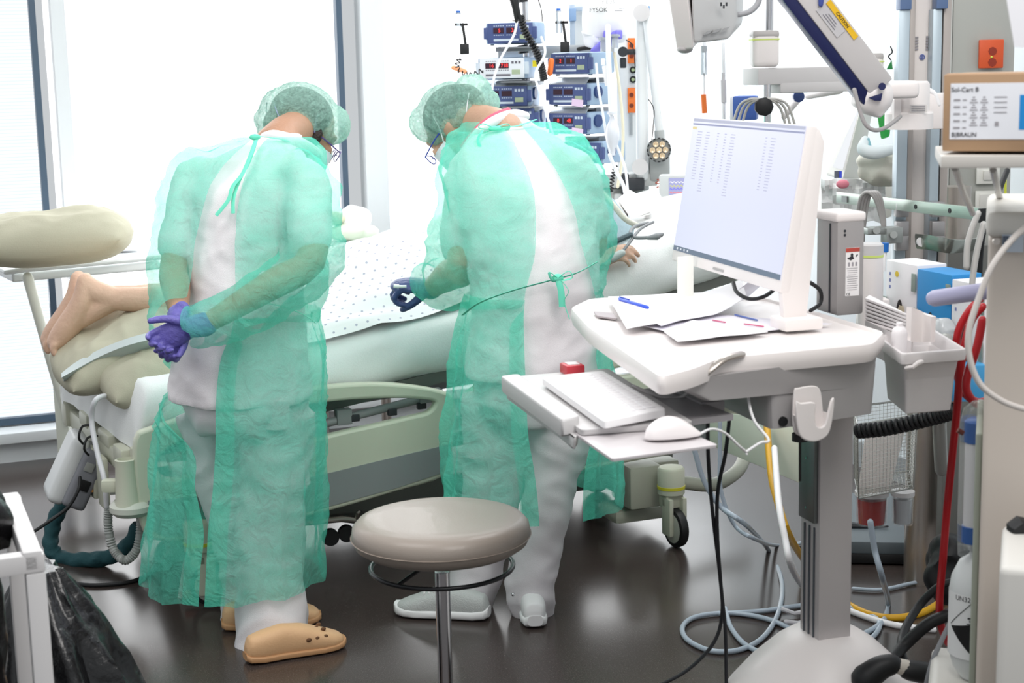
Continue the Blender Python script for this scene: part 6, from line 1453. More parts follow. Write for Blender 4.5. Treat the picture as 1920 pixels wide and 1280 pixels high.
ra, rb_ = P(1568, 371, 4.75), P(1843, 404, 4.05); dr = (rb_ - ra); ang = math.degrees(math.atan2(dr.y, dr.x)); 
b = B(); b.hull([ra + V((0, 0, .018)), rb_ + V((0, 0, .018)), rb_ + V((.006, .012, .018)), ra + V((.006, .012, .018))], [ra - V((0, 0, .014)), rb_ - V((0, 0, .014)), rb_ + V((.006, .012, -.014)), ra + V((.006, .012, -.014))], bev=.001); put('bar', b, mat('rail_green_grey', '#b3bdb5', .3, .7), RL)
for t in (.34, .58, .8): b = B(); p = ra.lerp(rb_, t) + V((0, 0, .002)); n_ = V((dr.y, -dr.x, 0)).normalized(); b.cyl(p + n_ * .0015, p - n_ * .001, .0065, n=14); put('hole', b, black, RL)
b = B(); b.box(rb_, (.012, .022, .036), rot=ang, bev=.002); put('end_cap', b, black, RL)
b = B(); b.box(ra.lerp(rb_, .06) + V((0, -.008, .0)), (.03, .003, .018), rot=ang); put('rail_label', b, mat('label_grey', '#9ea2a2', .5), RL)
# brackets and clamps below the rail
for x, y, w_, h_, lab in ((1672, 440, .05, .045, 'grey metal clamp on the left rail of the equipment column'), (1640, 432, .06, .020, 'flat grey clamp arm left of the equipment column')):
    b = B(); b.box(P(x, y, 4.42), (w_, .04, h_), rot=12, bev=.004); b.cyl(P(x + 4, y, 4.40), P(x + 4, y, 4.385), .010, n=18); single('clamp', b, mat('clamp_metal', '#a9adab', .35, .6), lab, 'clamp')
b = B()
for i in range(5): pass
for i in range(4):
    hose('draped_cable', [P(1608 + i * 3, 470, 4.5), P(1606 + i * 5, 420, 4.48), P(1612 + i * 6, 375 - i * 2, 4.44), P(1625 + i * 6, 360, 4.42), P(1640 + i * 4, 372, 4.42), P(1652 + i * 2, 410, 4.44), P(1658, 440, 4.45)], .0048, mat('cable_light_grey', '#b9b6b4', .5), ('leftmost', 'second', 'third', 'rightmost')[i] + ' of the four grey cables draped over the left part of the perforated rail', 'cable', group='cables draped over the rail')
# blue connector and green ringed cylinder
b = B(Matrix.Translation(P(1632, 520, 3.95))); b.lathe([(0, -.12), (.030, -.12), (.032, -.02), (.030, .055), (0, .056)], None, 28); t = thing('swivel_joint', 'grey-topped white swivel joint with a lime ring, right of the lift unit', 'joint', P(1632, 620, 3.95)); put('body', b, warmw, t)
b = B(Matrix.Translation(P(1632, 520, 3.95))); b.lathe([(.0, .052), (.0315, .052), (.0315, .058), (0, .058)], None, 28); put('ring', b, mat('ring_lime', '#cfe07a', .4), t)
b = B(Matrix.Translation(P(1632, 520, 3.95))); b.lathe([(0, .058), (.031, .058), (.031, .082), (.027, .086), (0, .086)], None, 28); put('cap', b, lgrey, t)
b = B(); b.box(P(1636, 585, 3.97), (.075, .05, .07), bev=.006); put('block', b, warmw, t)
b = B(); b.cyl(P(1659, 455, 4.2), P(1658, 472, 4.2), .011, n=14); t = thing('connector', 'bright blue connector with a white shaft beside the glove boxes', 'connector', P(1656, 505, 4.2)); put('cap', b, mat('connector_blue', '#1565b8', .4), t)
b = B(); b.cyl(P(1657, 472, 4.2), P(1654, 508, 4.2), .0085, n=12); put('shaft', b, whitep, t)
# ------------------------------------------------------------------ glove boxes in a holder
HD = thing('glove_box_holder', 'grey-green metal holder gripping the three glove boxes', 'holder', P(1750, 680, 3.9))
hm = mat('holder_grey_green', '#8f9c95', .45, .3)
gb = [((1662, 482), (1720, 503), (1768, 492), (1700, 474), 'wb', 'white glove box with a yellow dot, leftmost in the metal holder'), ((1720, 503), (1785, 517), (1826, 505), (1768, 489), 'bl', 'bright blue and white glove box in the middle of the metal holder'), ((1785, 524), (1848, 536), (1880, 522), (1826, 510), 'wp', 'white glove box with a pink dot, rightmost in the metal holder')]
zg = P(1720, 503, 3.80).z
def Zq(x, y, Y): return P(x, y, Y)
for i, (fl_, fr_, br_, bl_, kind, lab) in enumerate(gb):
    Y0, Y1 = 4.02 - i * .14, 3.89 - i * .14
    a = P(*fl_, Y0); c = P(*fr_, Y1); a.z = c.z = (a.z + c.z) / 2; d_ = (c - a).normalized(); n_ = V((-d_.y, d_.x, 0)); w_ = (c - a).length; hgt = .245 if i else .235; dep = .085
    M = Matrix((d_, n_, V((0, 0, 1)))).transposed().to_4x4(); M.translation = a - V((0, 0, hgt))
    t = thing('glove_box', lab, 'glove box', M=M, group='glove boxes in the holder')
    cm_ = mat('carton_white', '#efedf0', .5) if kind != 'bl' else mat('carton_blue', '#2f8fd0', .45)
    b = B(); b.box((w_ / 2, dep / 2, hgt / 2), (w_ - .002, dep, hgt), bev=.002); put('carton', b, cm_, t)
    if kind == 'bl': b = B(); b.box((w_ / 2, -.0006, hgt * .28), (w_ - .004, .001, hgt * .55)); put('white_field', b, mat('carton_white', '#efedf0', .5), t); text('VINYL', .014, facem((w_ * .80, -.0016, hgt * .30), (0, 0, 1), (-1, 0, 0)), mat('print_blue_red', '#4a78b8', .5), t)
    else:
        b = B(); b.cyl((w_ * .36, .0005, hgt * .87), (w_ * .36, -.001, hgt * .87), .0075, n=20); put('colour_dot', b, mat('dot_yellow', '#e8c840', .5) if kind == 'wb' else mat('dot_pink', '#e88aa0', .5), t)
        b = B()
        for k_ in range(3): b.box((w_ * .14, -.0006, hgt * (.86 - k_ * .07)), (.006, .001, .008))
        put('icon_print', b, mat('print_violet', '#7f86b4', .5), t)
    op = cr2([(-.020, -.05), (-.017, .0), (-.006, .038), (.006, .038), (.017, .0), (.020, -.05), (0, -.062)], 4)
    put('opening', plate([op], .002, 0, facem((w_ * .47 if kind == 'wb' else w_ * .42, -.001, hgt * .42), (1, 0, 0), (0, 0, 1))), mat('opening_dark', '#2c2527', .7), t)
    if kind == 'wb':
        b = B(); rows = [[V((w_ * .47 + .004 + j * .006, -.004 - .006 * math.sin(k_ + j), hgt * .42 + .03 - k_ * .010 - j * .003 * (k_ % 3))) for j in range(4)] for k_ in range(7)]; b.sheet(rows, thick=.001); put('torn_flap', b, mat('carton_tan', '#d6c8ad', .7), t)
    # holder claws in front of each box
    b = B(M)
    b.box((.004, -.006, hgt * .30), (.014 if i else .018, .003, hgt * .62), bev=.001); b.box((w_ - .006, -.006, hgt * .82), (.018, .003, .045), bev=.006); b.box((w_ - .004, -.006, hgt * .22), (.014, .003, hgt * .5), bev=.001); b.box((w_ / 2, -.003, .006), (w_, .006, .012))
    b.box((w_ / 2, dep + .004, hgt * .5), (w_ + .01, .003, hgt * .9))
    put('claw', b, hm, HD)
# clear pouch and lavender roll
b = B(); b.ball(P(1772, 622, 3.72), (.028, .02, .03)); single('clear_bag', fuse(b, .004, 1, [(.008, (30, 30, 30), 5)]), mat('bag_clear', '#e6ebee', .2, trans=.3), 'small crumpled clear bag under the blue and white glove box', 'bag')
b = B(); b.tube([P(1752, 559, 3.15), P(1850, 545, 3.02)], .0165, 24, rnd=True); single('lavender_tube', b, mat('lavender_plastic', '#a9a8c6', .35), 'thick lavender plastic tube reaching left from the beige machine', 'tube')
# wire basket with pack
WB = thing('wire_basket', 'fine wire mesh basket hanging behind the cart column', 'basket', P(1660, 945, 4.1))
wire = mat('wire_steel', '#b4b4ae', .25, .9)
A0, A1, A2, A3 = P(1608, 795, 4.12), P(1720, 778, 4.22), P(1712, 758, 4.42), P(1600, 768, 4.34)
for q_ in (A0, A1, A2, A3): q_.z = (A0.z + A1.z) / 2
hb = .205
BT = [q_.lerp(sum((A0, A1, A2, A3), V()) / 4, .08) - V((0, 0, hb)) for q_ in (A0, A1, A2, A3)]
top_ = [A0, A1, A2, A3]
b = B(); b.tube(top_, .0028, 6, closed=True); b.tube(BT, .0024, 6, closed=True)
for i in range(4): b.tube([top_[i], BT[i]], .0022, 6)
put('frame', b, wire, WB)
for i in range(4):
    b = B(); j = (i + 1) % 4; n_ = 16 if i % 2 == 0 else 12
    for k_ in range(1, n_): b.tube([top_[i].lerp(top_[j], k_ / n_), BT[i].lerp(BT[j], k_ / n_)], .00055, 4)
    for k_ in range(1, 20): b.tube([top_[i].lerp(BT[i], k_ / 20), top_[j].lerp(BT[j], k_ / 20)], .00055, 4)
    put('mesh_side', b, wire, WB)
b = B()
for k_ in range(1, 12): b.tube([BT[0].lerp(BT[1], k_ / 12), BT[3].lerp(BT[2], k_ / 12)], .0007, 4); b.tube([BT[0].lerp(BT[3], k_ / 12), BT[1].lerp(BT[2], k_ / 12)], .0007, 4)
put('mesh_floor', b, wire, WB)
b = B(); b.hull([P(1622, 815, 4.22), P(1698, 803, 4.24), P(1668, 920, 4.24), P(1608, 928, 4.24)], [P(1622, 815, 4.27), P(1698, 803, 4.29), P(1668, 920, 4.29), P(1608, 928, 4.29)], bev=.004); pk = single('paper_pack', b, mat('pack_grey_white', '#efe8e3', .7), 'off-white paper pack standing inside the wire mesh basket', 'packet')
# suction jar, second jar
for x, y, r_, cm2, lab, nm in ((1634, 960, .040, mat('blood_red', '#a81f1c', .25), 'suction jar with dark red fluid below the wire basket', 'suction_jar'), (1692, 960, .026, mat('jar_pale', '#c4c8cc', .2), 'pale grey clear jar right of the red suction jar', 'sample_jar')):
    t = thing(nm, lab, 'jar', P(x, y + 20, 4.35)); M = Matrix.Translation(P(x, y, 4.35))
    b = B(M); b.lathe([(0, -.030), (r_ * .9, -.030), (r_, .040), (0, .040)], None, 30); put('fluid', b, cm2, t)
    b = B(M); b.lathe([(r_ + .003, -.033), (r_ + .004, .05), (r_ + .001, .05), (r_ + .001, -.03)], None, 30); put('glass', b, mat('jar_clear', '#e6e6e6', .08, trans=.85, alpha=.2), t)
    b = B(M); b.lathe([(0, .05), (r_ + .007, .05), (r_ + .007, .062), (0, .064)], None, 30); put('lid', b, lgrey, t)
# dark base behind
BP = thing('floor_unit', 'low dark grey equipment base with black edge on the floor behind the basket', 'base', Z(1660, 1060))
pb0 = Z(1650, 1062); b = B(); b.box((pb0.x + .13, pb0.y + .30, .055), (.42, .6, .045), rot=-8, bev=.01); put('top_plate', b, mat('base_slate', '#5d666b', .5), BP)
b = B(); b.box((pb0.x + .13, pb0.y + .30, .022), (.43, .61, .034), rot=-8, bev=.008); put('bumper', b, black, BP)
b = B(); b.tube([V((pb0.x - .06, pb0.y + .18, .085)), V((pb0.x + .06, pb0.y + .16, .085))], [.012, .004], 8, rnd=True); put('pedal', b, dark, BP)
# coiled black cable
b = B(); b.tube(coilpts([P(1608, 808, 3.75), P(1660, 803, 3.70), P(1720, 790, 3.65), P(1770, 777, 3.6), P(1792, 768, 3.58)], .0135, 24, 12), .0058, 8); single('coiled_cable', b, black, 'thick black coiled cable stretched across the wire basket', 'cable')
# red hoses
red = mat('hose_red', '#a8131c', .3)
hose('red_hose', [P(1842, 575, 3.3), P(1822, 600, 3.3), P(1808, 650, 3.3), P(1800, 700, 3.3), P(1795, 760, 3.32), P(1786, 850, 3.35), P(1776, 950, 3.4), P(1768, 1050, 3.4), P(1762, 1120, 3.42), P(1764, 1170, 3.42), P(1778, 1205, 3.42)], .0088, red, 'long red hose hanging nearly to the floor beside the beige machine', 'hose', k=8)
hose('red_hose', [P(1842, 600, 3.25), P(1832, 650, 3.25), P(1815, 700, 3.25), P(1812, 730, 3.25), P(1825, 752, 3.25), P(1845, 765, 3.25)], .0088, red, 'red hose loop nearest the beige machine edge', 'hose', k=8)
hose('red_hose', [P(1838, 560, 3.35), P(1812, 590, 3.35), P(1795, 630, 3.35), P(1794, 690, 3.35), P(1804, 730, 3.35), P(1828, 752, 3.35), P(1846, 752, 3.35)], .0088, red, 'red hose loop furthest left, below the lavender tube', 'hose', k=8)
b = B(); b.box(P(1812, 715, 3.6), (.075, .05, .085), bev=.004); single('blue_box', b, mat('box_sky_blue', '#4ba3da', .4), 'sky blue carton behind the red hose loops', 'box')
b = B(); b.box(P(1790, 725, 3.62), (.02, .04, .05), bev=.003); single('black_box', b, black, 'small black box at the left of the sky blue carton', 'box')
b = B(); b.tube([P(1772, 640, 3.65), P(1760, 720, 3.68), P(1765, 880, 3.8)], [.020, .017, .016], 14, rnd=True, k=3); single('grey_post', b, mat('post_grey_clear', '#a9aaa6', .3, .3), 'slim grey post right of the cart side bin', 'post')
b = B(); p = P(1796, 560, 4.6); b.box((p.x + .06, p.y, .62), (.20, .06, .9), bev=.004); single('equipment_housing', b, mat('panel_dark_grey', '#6a6b68', .5), 'dark grey upright panel behind the red hoses', 'panel')
for i, (x, y0, y1) in enumerate(((1832, 420, 560), (1822, 400, 500))):
    hose('grey_hose', [P(x + 12, y0, 3.6), P(x, (y0 + y1) / 2 - 20, 3.6), P(x - 8, y1 - 40, 3.6), P(x - 10, y1, 3.6)], .007, mat('hose_pale_grey', '#b6b5b2', .4), ('right' if i == 0 else 'left') + ' of two pale grey hoses hanging above the glove boxes', 'hose')
hose('black_hose', [P(1888, 320, 4.4), P(1868, 370, 4.3), P(1845, 430, 4.2), P(1838, 480, 4.2), P(1836, 540, 4.2)], .008, black, 'black cable slanting down from behind the shelf to the rail', 'cable')
hose('yellow_wire', [P(1885, 330, 4.6), P(1885, 370, 4.6), P(1884, 420, 4.6)], .004, mat('wire_lime', '#cdd44a', .4), 'thin yellow-green earth wire beside the black slanting cable', 'wire')
# ------------------------------------------------------------------ dialysis machine
DM = thing('dialysis_machine', 'tall beige medical machine cut off by the right edge of the photo', 'machine', (1.05, 2.75, 0))
beige = mat('machine_beige', '#c9bfb5', .45); bw = mat('machine_pale', '#dcd9d2', .45)
cm0 = P(1846, 700, 2.72); MROT = -16.8; DF = Matrix.Translation((cm0.x, cm0.y, 0)) @ Matrix.Rotation(math.radians(MROT), 4, 'Z')
def mbox(x, y, z, w_, d_, h_, m_, nm, bev=.012, parent=DM, M=DF): b = B(M); b.box((x, y, z), (w_, d_, h_), bev=bev, seg=3); return put(nm, b, m_, parent)
zt_ = P(1850, 440, 2.72).z
mbox(.20, .18, (zt_ + .12) / 2, .40, .36, zt_ - .12, beige, 'cabinet')
mbox(.205, .18, zt_ + .018, .42, .38, .045, bw, 'top_cover', .016)
mbox(-.006, .20, .60, .012, .30, .70, mat('side_green_grey', '#9aa093', .5), 'side_strip', .004)
p = P(1867, 452, 2.70); b = B(); b.cyl(p, p + V((0, -.006, 0)), .006, n=16); put('screw_cap', b, steel, DM)
b = B(); b.box(P(1899, 456, 2.695), (.035, .002, .03), rot=MROT); put('machine_label', b, mat('label_bluish', '#bcc6d2', .5), DM); b = B(); b.box(P(1886, 450, 2.695), (.010, .002, .014), rot=MROT); put('label_mark', b, mat('ink_slate', '#566070', .5), DM)
mbox(.19, .22, .16, .44, .46, .08, beige, 'base_plate', .02)
b = B(); b.box(P(1800, 1278, 3.02), (.12, .26, .05), rot=MROT, bev=.02, seg=3); put('canister_tray', b, bw, DM)
pbx = P(1874, 1062, 2.40); mbox(.12, .12, pbx.z - .25, .24, .24, .50, mat('box_white_grey', '#d2d0cb', .45), 'front_compartment', .014, DM, Matrix.Translation((pbx.x, pbx.y, 0)) @ Matrix.Rotation(math.radians(-18), 4, 'Z'))
KN = P(1918, 998, 2.58); b = B(Matrix.Translation(KN) @ Matrix.Rotation(math.pi / 2, 4, 'X')); b.lathe([(0, .012), (.020, .012), (.024, .004), (.024, -.02), (0, -.02)], None, 7); put('knob', b, black, DM)
hose('grey_tube', [P(1925, 425, 2.6), P(1895, 452, 2.58), P(1860, 500, 2.57), P(1835, 560, 2.57), P(1817, 620, 2.57), P(1818, 670, 2.57), P(1838, 720, 2.57), P(1880, 752, 2.57), P(1925, 768, 2.57)], .0052, mat('tube_pale_grey', '#cbc5c0', .35), 'pale grey tube looping out in front of the beige machine', 'tube', k=10)
# cartridge filter
FL = thing('filter_cartridge', 'white filter cartridge with blue ends in a clear sleeve beside the beige machine', 'filter', P(1825, 1030, 2.95))
pf = P(1832, 900, 2.95)
zz = lambda y: P(1832, y, 2.95).z
b = B(Matrix.Translation((pf.x, pf.y, 0))); b.lathe([(0, zz(985)), (.024, zz(985)), (.024, zz(815)), (0, zz(815))], None, 30); put('body', b, whitep, FL)
for y0, y1 in ((1015, 985), (828, 790)): b = B(Matrix.Translation((pf.x, pf.y, 0))); b.lathe([(0, zz(y0)), (.026, zz(y0)), (.026, zz(y1)), (.018, zz(y1) + .006), (0, zz(y1) + .006)], None, 30); put('end_cap', b, mat('end_cap_blue', '#1f5fae', .35), FL)
b = B(Matrix.Translation((pf.x, pf.y, 0))); b.lathe([(.032, zz(1040)), (.034, zz(1000)), (.034, zz(790)), (.028, zz(765)), (.012, zz(752)), (0, zz(750))], None, 36); put('clear_sleeve', b, mat('sleeve_clear', '#f0f2f4', .08, trans=.9, alpha=.35), FL)
b = B(); b.cyl(P(1806, 812, 2.92), P(1796, 806, 2.92), .005, n=10); put('port', b, mat('port_brown', '#6b3a34', .4), FL)
# acid canister with hazard label
CN = thing('canister', 'white plastic canister with a black and white corrosive hazard diamond', 'canister', P(1812, 1262, 2.98))
pcn = P(1834, 1150, 2.98); zc = lambda y: P(1812, y, 2.98).z
M = Matrix.Translation((pcn.x, pcn.y, 0)); R_ = .056
b = B(M); b.lathe([(0, zc(1270)), (.030, zc(1268)), (.046, zc(1248)), (R_, zc(1215)), (R_, zc(1105)), (R_ - .004, zc(1080)), (.038, zc(1052)), (.020, zc(1040)), (.018, zc(1030)), (0, zc(1030))], None, 48); put('bottle', b, mat('canister_white', '#d9dcdc', .35), CN)
b = B(M); b.lathe([(0, zc(1031)), (.022, zc(1031)), (.022, zc(1018)), (0, zc(1018))], None, 24); put('screw_cap', b, mat('cap_pale', '#c9cdcd', .4), CN)
def wrap(cx_ang, zc_, R=R_ + .0006):
    def f(co):
        a = cx_ang + co.x / R; return V((pcn.x + R * math.cos(a) if False else pcn.x + (R + co.z) * math.sin(a), pcn.y - (R + co.z) * math.cos(a), zc_ + co.y))
    return f
def wrapped(name, outline, ang, z_, m_, parent, lift=0.0006):
    me = plate([outline], .0004); bm_ = bmesh.new(); bm_.from_mesh(me)
    for _ in range(3): bmesh.ops.subdivide_edges(bm_, edges=[e for e in bm_.edges if e.calc_length() > .006], cuts=1)
    bmesh.ops.triangulate(bm_, faces=list(bm_.faces)); f = wrap(ang, z_, R_ + lift)
    for v in bm_.verts: v.co = f(v.co)
    me2 = bpy.data.meshes.new(name); bm_.to_mesh(me2); bm_.free(); return put(name, me2, m_, parent, None)
def strip(w_, h_, n_=10): return [(-w_ / 2 + w_ * i / n_, -h_ / 2) for i in range(n_ + 1)] + [(w_ / 2 - w_ * i / n_, h_ / 2) for i in range(n_ + 1)]
LBW = mat('hazard_white', '#e9eaea', .5); LBK = mat('hazard_black', '#121214', .5)
zL = (zc(1110) + zc(1215)) / 2; hL = zc(1100) - zc(1218)
b = B(M); b.lathe([(R_ + .0003, zL - hL / 2), (R_ + .0004, zL + hL / 2)], None, 48); lab_ = put('hazard_label', b, LBW, CN)
def arc_quad(b, corners, lift):                                      # strip patches (x along the wall of the bottle, y up), corners as 4 points
    n_ = 10; rows = []
    for i in range(n_ + 1):
        u = i / n_; row = []
        for j in range(n_ + 1):
            v_ = j / n_; x = (corners[0][0] * (1 - u) + corners[1][0] * u) * (1 - v_) + (corners[3][0] * (1 - u) + corners[2][0] * u) * v_
            y = (corners[0][1] * (1 - u) + corners[1][1] * u) * (1 - v_) + (corners[3][1] * (1 - u) + corners[2][1] * u) * v_
            row.append(wrap(dang, zL, R_ + lift)(V((x, y, 0))))
        rows.append(row)
    b.sheet(rows)
dang = -.42
hh = hL * .44
b = B(); arc_quad(b, [(-hh * .95, -.004), (0, -hh), (0, -hh), (hh * .95, -.004)], .0010); arc_quad(b, [(-hh * .95, -.004), (0, -hh), (hh * .95, -.004), (0, -.004)], .0010); b_ = B(); arc_quad(b_, [(-hh * .95, -.004), (0, -hh), (hh * .95, -.004), (0, .010)], .0010); b.bm.free(); put('black_triangle', b_, LBK, lab_)
b = B()
def wl(pts, w_=.0007): b.tube([wrap(dang, zL, R_ + .0010)(V((x, y, 0))) for x, y in pts], w_, 5)
wl([(-hh * .95 * i / 8, hh - (hh) * i / 8) for i in range(9)]); wl([(hh * .95 * i / 8, hh - hh * i / 8) for i in range(9)])
wl([(-.012, .020), (-.002, .022)], .0016); wl([(.003, .017), (.012, .013)], .0016); wl([(-.008, .017), (-.008, .013)]); wl([(.008, .010), (.008, .006)]); wl([(-.014, .009), (-.003, .009)], .0009); wl([(.003, .004), (.013, .004)], .0012)
put('diamond_outline', b, LBK, lab_)
f = wrap(dang - .30, zL + hL * .44, R_ + .0010); text('UN3265', .0135, Matrix.Identity(4), LBK, lab_, bend=f, ext=0)
f = wrap(dang, zL - hh * .72, R_ + .0014); text('8', .008, Matrix.Identity(4), LBW, lab_, bend=f, ext=0)
# black hose, cable plug and black loops on the floor right of the cart base
hose('black_hose', [P(1700, 1262, 3.3), P(1690, 1200, 3.5), P(1720, 1140, 3.6), P(1760, 1100, 3.6), P(1792, 1090, 3.6)], .010, black, 'black hose arching up from the floor left of the white canister', 'hose', k=8)
hose('black_hose', [P(1650, 1262, 3.3), P(1690, 1215, 3.4), P(1740, 1170, 3.4), P(1780, 1152, 3.4)], .014, black, 'thick black hose running up to the right behind the red hose', 'hose', k=8)
hose('grey_cable', [P(1735, 1290, 3.1), P(1748, 1240, 3.1), P(1768, 1195, 3.12), P(1790, 1150, 3.15)], .005, mat('cable_mid_grey', '#8e9094', .5), 'grey cable rising past the left side of the white canister', 'cable')
PL = thing('power_plug', 'black power plug with a white sleeve at the bottom right of the cart base', 'plug', P(1660, 1280, 3.2))
b = B(); b.tube([P(1622, 1272, 3.2), P(1650, 1252, 3.2), P(1672, 1245, 3.2)], [.030, .026, .022], 16, rnd=True, k=3); put('plug_body', b, black, PL)
b = B(); b.tube([P(1672, 1245, 3.2), P(1706, 1254, 3.2)], [.016, .018], 14, rnd=True); put('sleeve', b, mat('sleeve_cream', '#cfc8bd', .5), PL)
b = B(); b.tube([P(1704, 1256, 3.2), P(1740, 1262, 3.2)], [.022, .024], 14, rnd=True); put('socket_end', b, black, PL)
b = B(); b.ball(P(1768, 1075, 3.9), (.05, .05, .075)); b.ball(P(1775, 1040, 3.9), (.055, .04, .05)); single('black_bag', fuse(b, .007, 2, [(.012, (14, 14, 14), 3)]), black, 'dark rumpled bag behind the red hose at the foot of the machine', 'bag')
# ------------------------------------------------------------------ shelf with cardboard box
SH_ = thing('shelf', 'pale grey shelf under the cardboard box, with slanted struts', 'shelf', P(1850, 320, 2.5))
s0 = P(1764, 292, 2.55); b = B(Matrix.Translation((s0.x, s0.y, 0)) @ Matrix.Rotation(math.radians(-13), 4, 'Z')); b.box((.22, .14, s0.z - .010), (.44, .28, .020), bev=.003); put('shelf_board', b, mat('shelf_pale_grey', '#c9c5bf', .45), SH_)
b = B(); b.tube([P(1790, 315, 2.62), P(1806, 360, 2.9), P(1824, 400, 3.1)], .006, 8); b.tube([P(1862, 318, 2.62), P(1872, 360, 2.9), P(1880, 395, 3.1)], .006, 8); put('strut', b, mat('strut_grey', '#b9b6b1', .4), SH_)
CB = thing('cardboard_box', 'brown cardboard box with a white and blue printed label on the shelf', 'box', s0)
cbw = (P(2000, 200, 2.52) - P(1766, 200, 2.6)); MB_ = frame(P(1766, 286, 2.58), (-cbw.y * -1, 0, 0) if False else V((-cbw.y, cbw.x, 0)), (0, 0, 1))
wb_ = V((cbw.x, cbw.y, 0)).length; hb_ = P(1766, 143, 2.58).z - P(1766, 287, 2.58).z; card = mat('cardboard', '#a98a6c', .8, var=.08, vscale=12)
MB_ = MB_ @ Matrix.Translation((0, 0, .002))
b = B(MB_); b.box((wb_ / 2, .11, hb_ / 2), (wb_, .22, hb_), bev=.003); put('carton', b, card, CB)
b = B(MB_); b.box((wb_ / 2, .04, hb_ + .0006), (wb_ * .98, .05, .001)); put('tape', b, mat('tape_clear_brown', '#c0a184', .35), CB)
LB = facem(MB_ @ V((.074, -.0008, hb_ * .52)), MB_.to_3x3() @ V((1, 0, 0)), (0, 0, 1))
b = B(LB); b.box((0, 0, 0), (.125, .088, .0006)); lb = put('box_label', b, mat('box_label_white', '#e4e6ec', .5), CB)
b = B(LB); b.box((.052, -.002, .0006), (.016, .054, .0004)); put('blue_mark', b, mat('label_blue', '#1b86cc', .5), lb)
b = B(LB)
for i in range(5):
    b.box((-.052, .018 - i * .011, .0006), (.010, .003, .0004)); b.box((-.040, .018 - i * .011, .0006), (.006, .002, .0004))
for x in (-.026, -.010):
    for i in range(12): b.box((x, .022 - i * .004, .0006), (.004 + .004 * ((i * 7) % 3), .0018, .0004))
for i in range(4): b.box((.015, .022 - i * .008, .0006), (.020, .0016, .0004))
b.box((.010, -.020, .0006), (.006, .007, .0004))
put('label_print', b, inkl, lb)
text('Sol-Cart B', .010, LB @ Matrix.Translation((-.040, .034, .0006)), ink, lb); text('B|BRAUN', .0095, LB @ Matrix.Translation((-.040, -.037, .0006)), ink, lb)
b = B(); b.hull([P(1884, -20, 2.3), P(1990, -20, 2.3), P(1990, 95, 2.3), P(1902, 88, 2.3)], [P(1884, -20, 2.33), P(1990, -20, 2.33), P(1990, 95, 2.33), P(1902, 88, 2.33)]); single('hanging_sheet', b, mat('sheet_lilac_white', '#e3e3e8', .7), 'white sheet hanging down at the top right corner of the photo', 'paper')
# ------------------------------------------------------------------ arms, upper right
SA = thing('spring_arm', 'white and navy slanting spring arm clamped to the equipment column', 'arm', P(1700, 220, 4.2))
a0, a1 = P(1475, -40, 3.95), P(1640, 175, 4.05); d_ = (a1 - a0).normalized(); nA = V((0, -1, 0)); 
Ma = Matrix((d_, V((0, 1, 0)) - d_ * d_.y, d_.cross(V((0, 1, 0)) - d_ * d_.y))).transposed().to_4x4(); Ma.translation = a0
Ln = (a1 - a0).length; sgn = 1 if (Ma.to_3x3() @ V((0, 0, 1))).x > 0 else -1
b = B(Ma); b.box((Ln * .48, 0, sgn * .018), (Ln * .98, .075, .070), bev=.008); put('arm_beam', b, mat('arm_pale', '#cdc9c8', .4), SA)
b = B(Ma); b.box((Ln * .52, 0, sgn * -.030), (Ln * .93, .065, .032), bev=.008); put('cable_cover', b, navy, SA)
b = B(Ma); b.box((Ln * .42, -.0395, sgn * .040), (.12, .002, .014)); cs = put('caution_label', b, mat('caution_yellow', '#f0c02c', .5), SA)
text('CAUTION', .011, Ma @ facem((Ln * .42, -.0412, sgn * .040), (1, 0, 0), (0, 0, sgn)), ink, cs)
b = B(Ma); b.box((Ln * .37, -.0395, sgn * .016), (.09, .002, .026)); put('type_label', b, mat('label_pale_grey', '#c9c7c9', .5), SA)
b = B(Ma)
for i in range(3): b.box((Ln * .37, -.041, sgn * (.010 + i * .006)), (.05 - i * .008, .001, .002))
put('type_print', b, mat('print_grey2', '#8b8990', .5), SA)
b = B(Ma); b.tube([(Ln * .17, -.042, sgn * .045), (Ln * .24, -.045, sgn * .020)], [.009, .006], 10, rnd=True); put('lock_lever', b, mat('lever_blue', '#4657a0', .4), SA)
b = B(); b.ball(P(1638, 180, 4.05), (.050, .045, .050)); b.box(P(1632, 190, 4.06), (.085, .07, .06), rot=Matrix.Rotation(.5, 3, 'Y'), bev=.015); b.box(P(1680, 168, 4.12), (.11, .06, .045), bev=.012)
put('elbow', fuse(b, .006, 3), warmw, SA)
b = B(); b.cyl(P(1654, 162, 4.0), P(1654, 162, 3.985), .009, n=20); b.hull([P(1628, 183, 3.99), P(1655, 174, 3.99), P(1652, 189, 3.99), P(1640, 189, 3.99)], [P(1628, 183, 4.03), P(1655, 174, 4.03), P(1652, 189, 4.03), P(1640, 189, 4.03)], bev=.002); put('pivot_cap', b, navy, SA)
b = B(Matrix.Translation(P(1705, 180, 4.22))); b.lathe([(0, -.04), (.052, -.04), (.052, .03), (.046, .038), (0, .038)], None, 36); b.lathe([(0, -.085), (.062, -.085), (.062, -.045), (.058, -.04), (0, -.04)], None, 36); put('swivel', b, warmw, SA)
b = B(); b.box(P(1745, 208, 4.32), (.10, .05, .095), bev=.006); put('mounting_plate', b, warmw, SA); b = B(); b.box(P(1678, 205, 4.2), (.02, .06, .06), bev=.004); put('clamp_jaw', b, warmw, SA)
b = B(); b.box(P(1722, 203, 4.155), (.045, .001, .020)); 
ml = put('swivel_label', b, mat('label_warm', '#dedad8', .5), SA); b = B()
for i in range(3): b.box(P(1722, 199 + i * 4, 4.152), (.036, .001, .002))
put('label_print', b, inkl, ml)
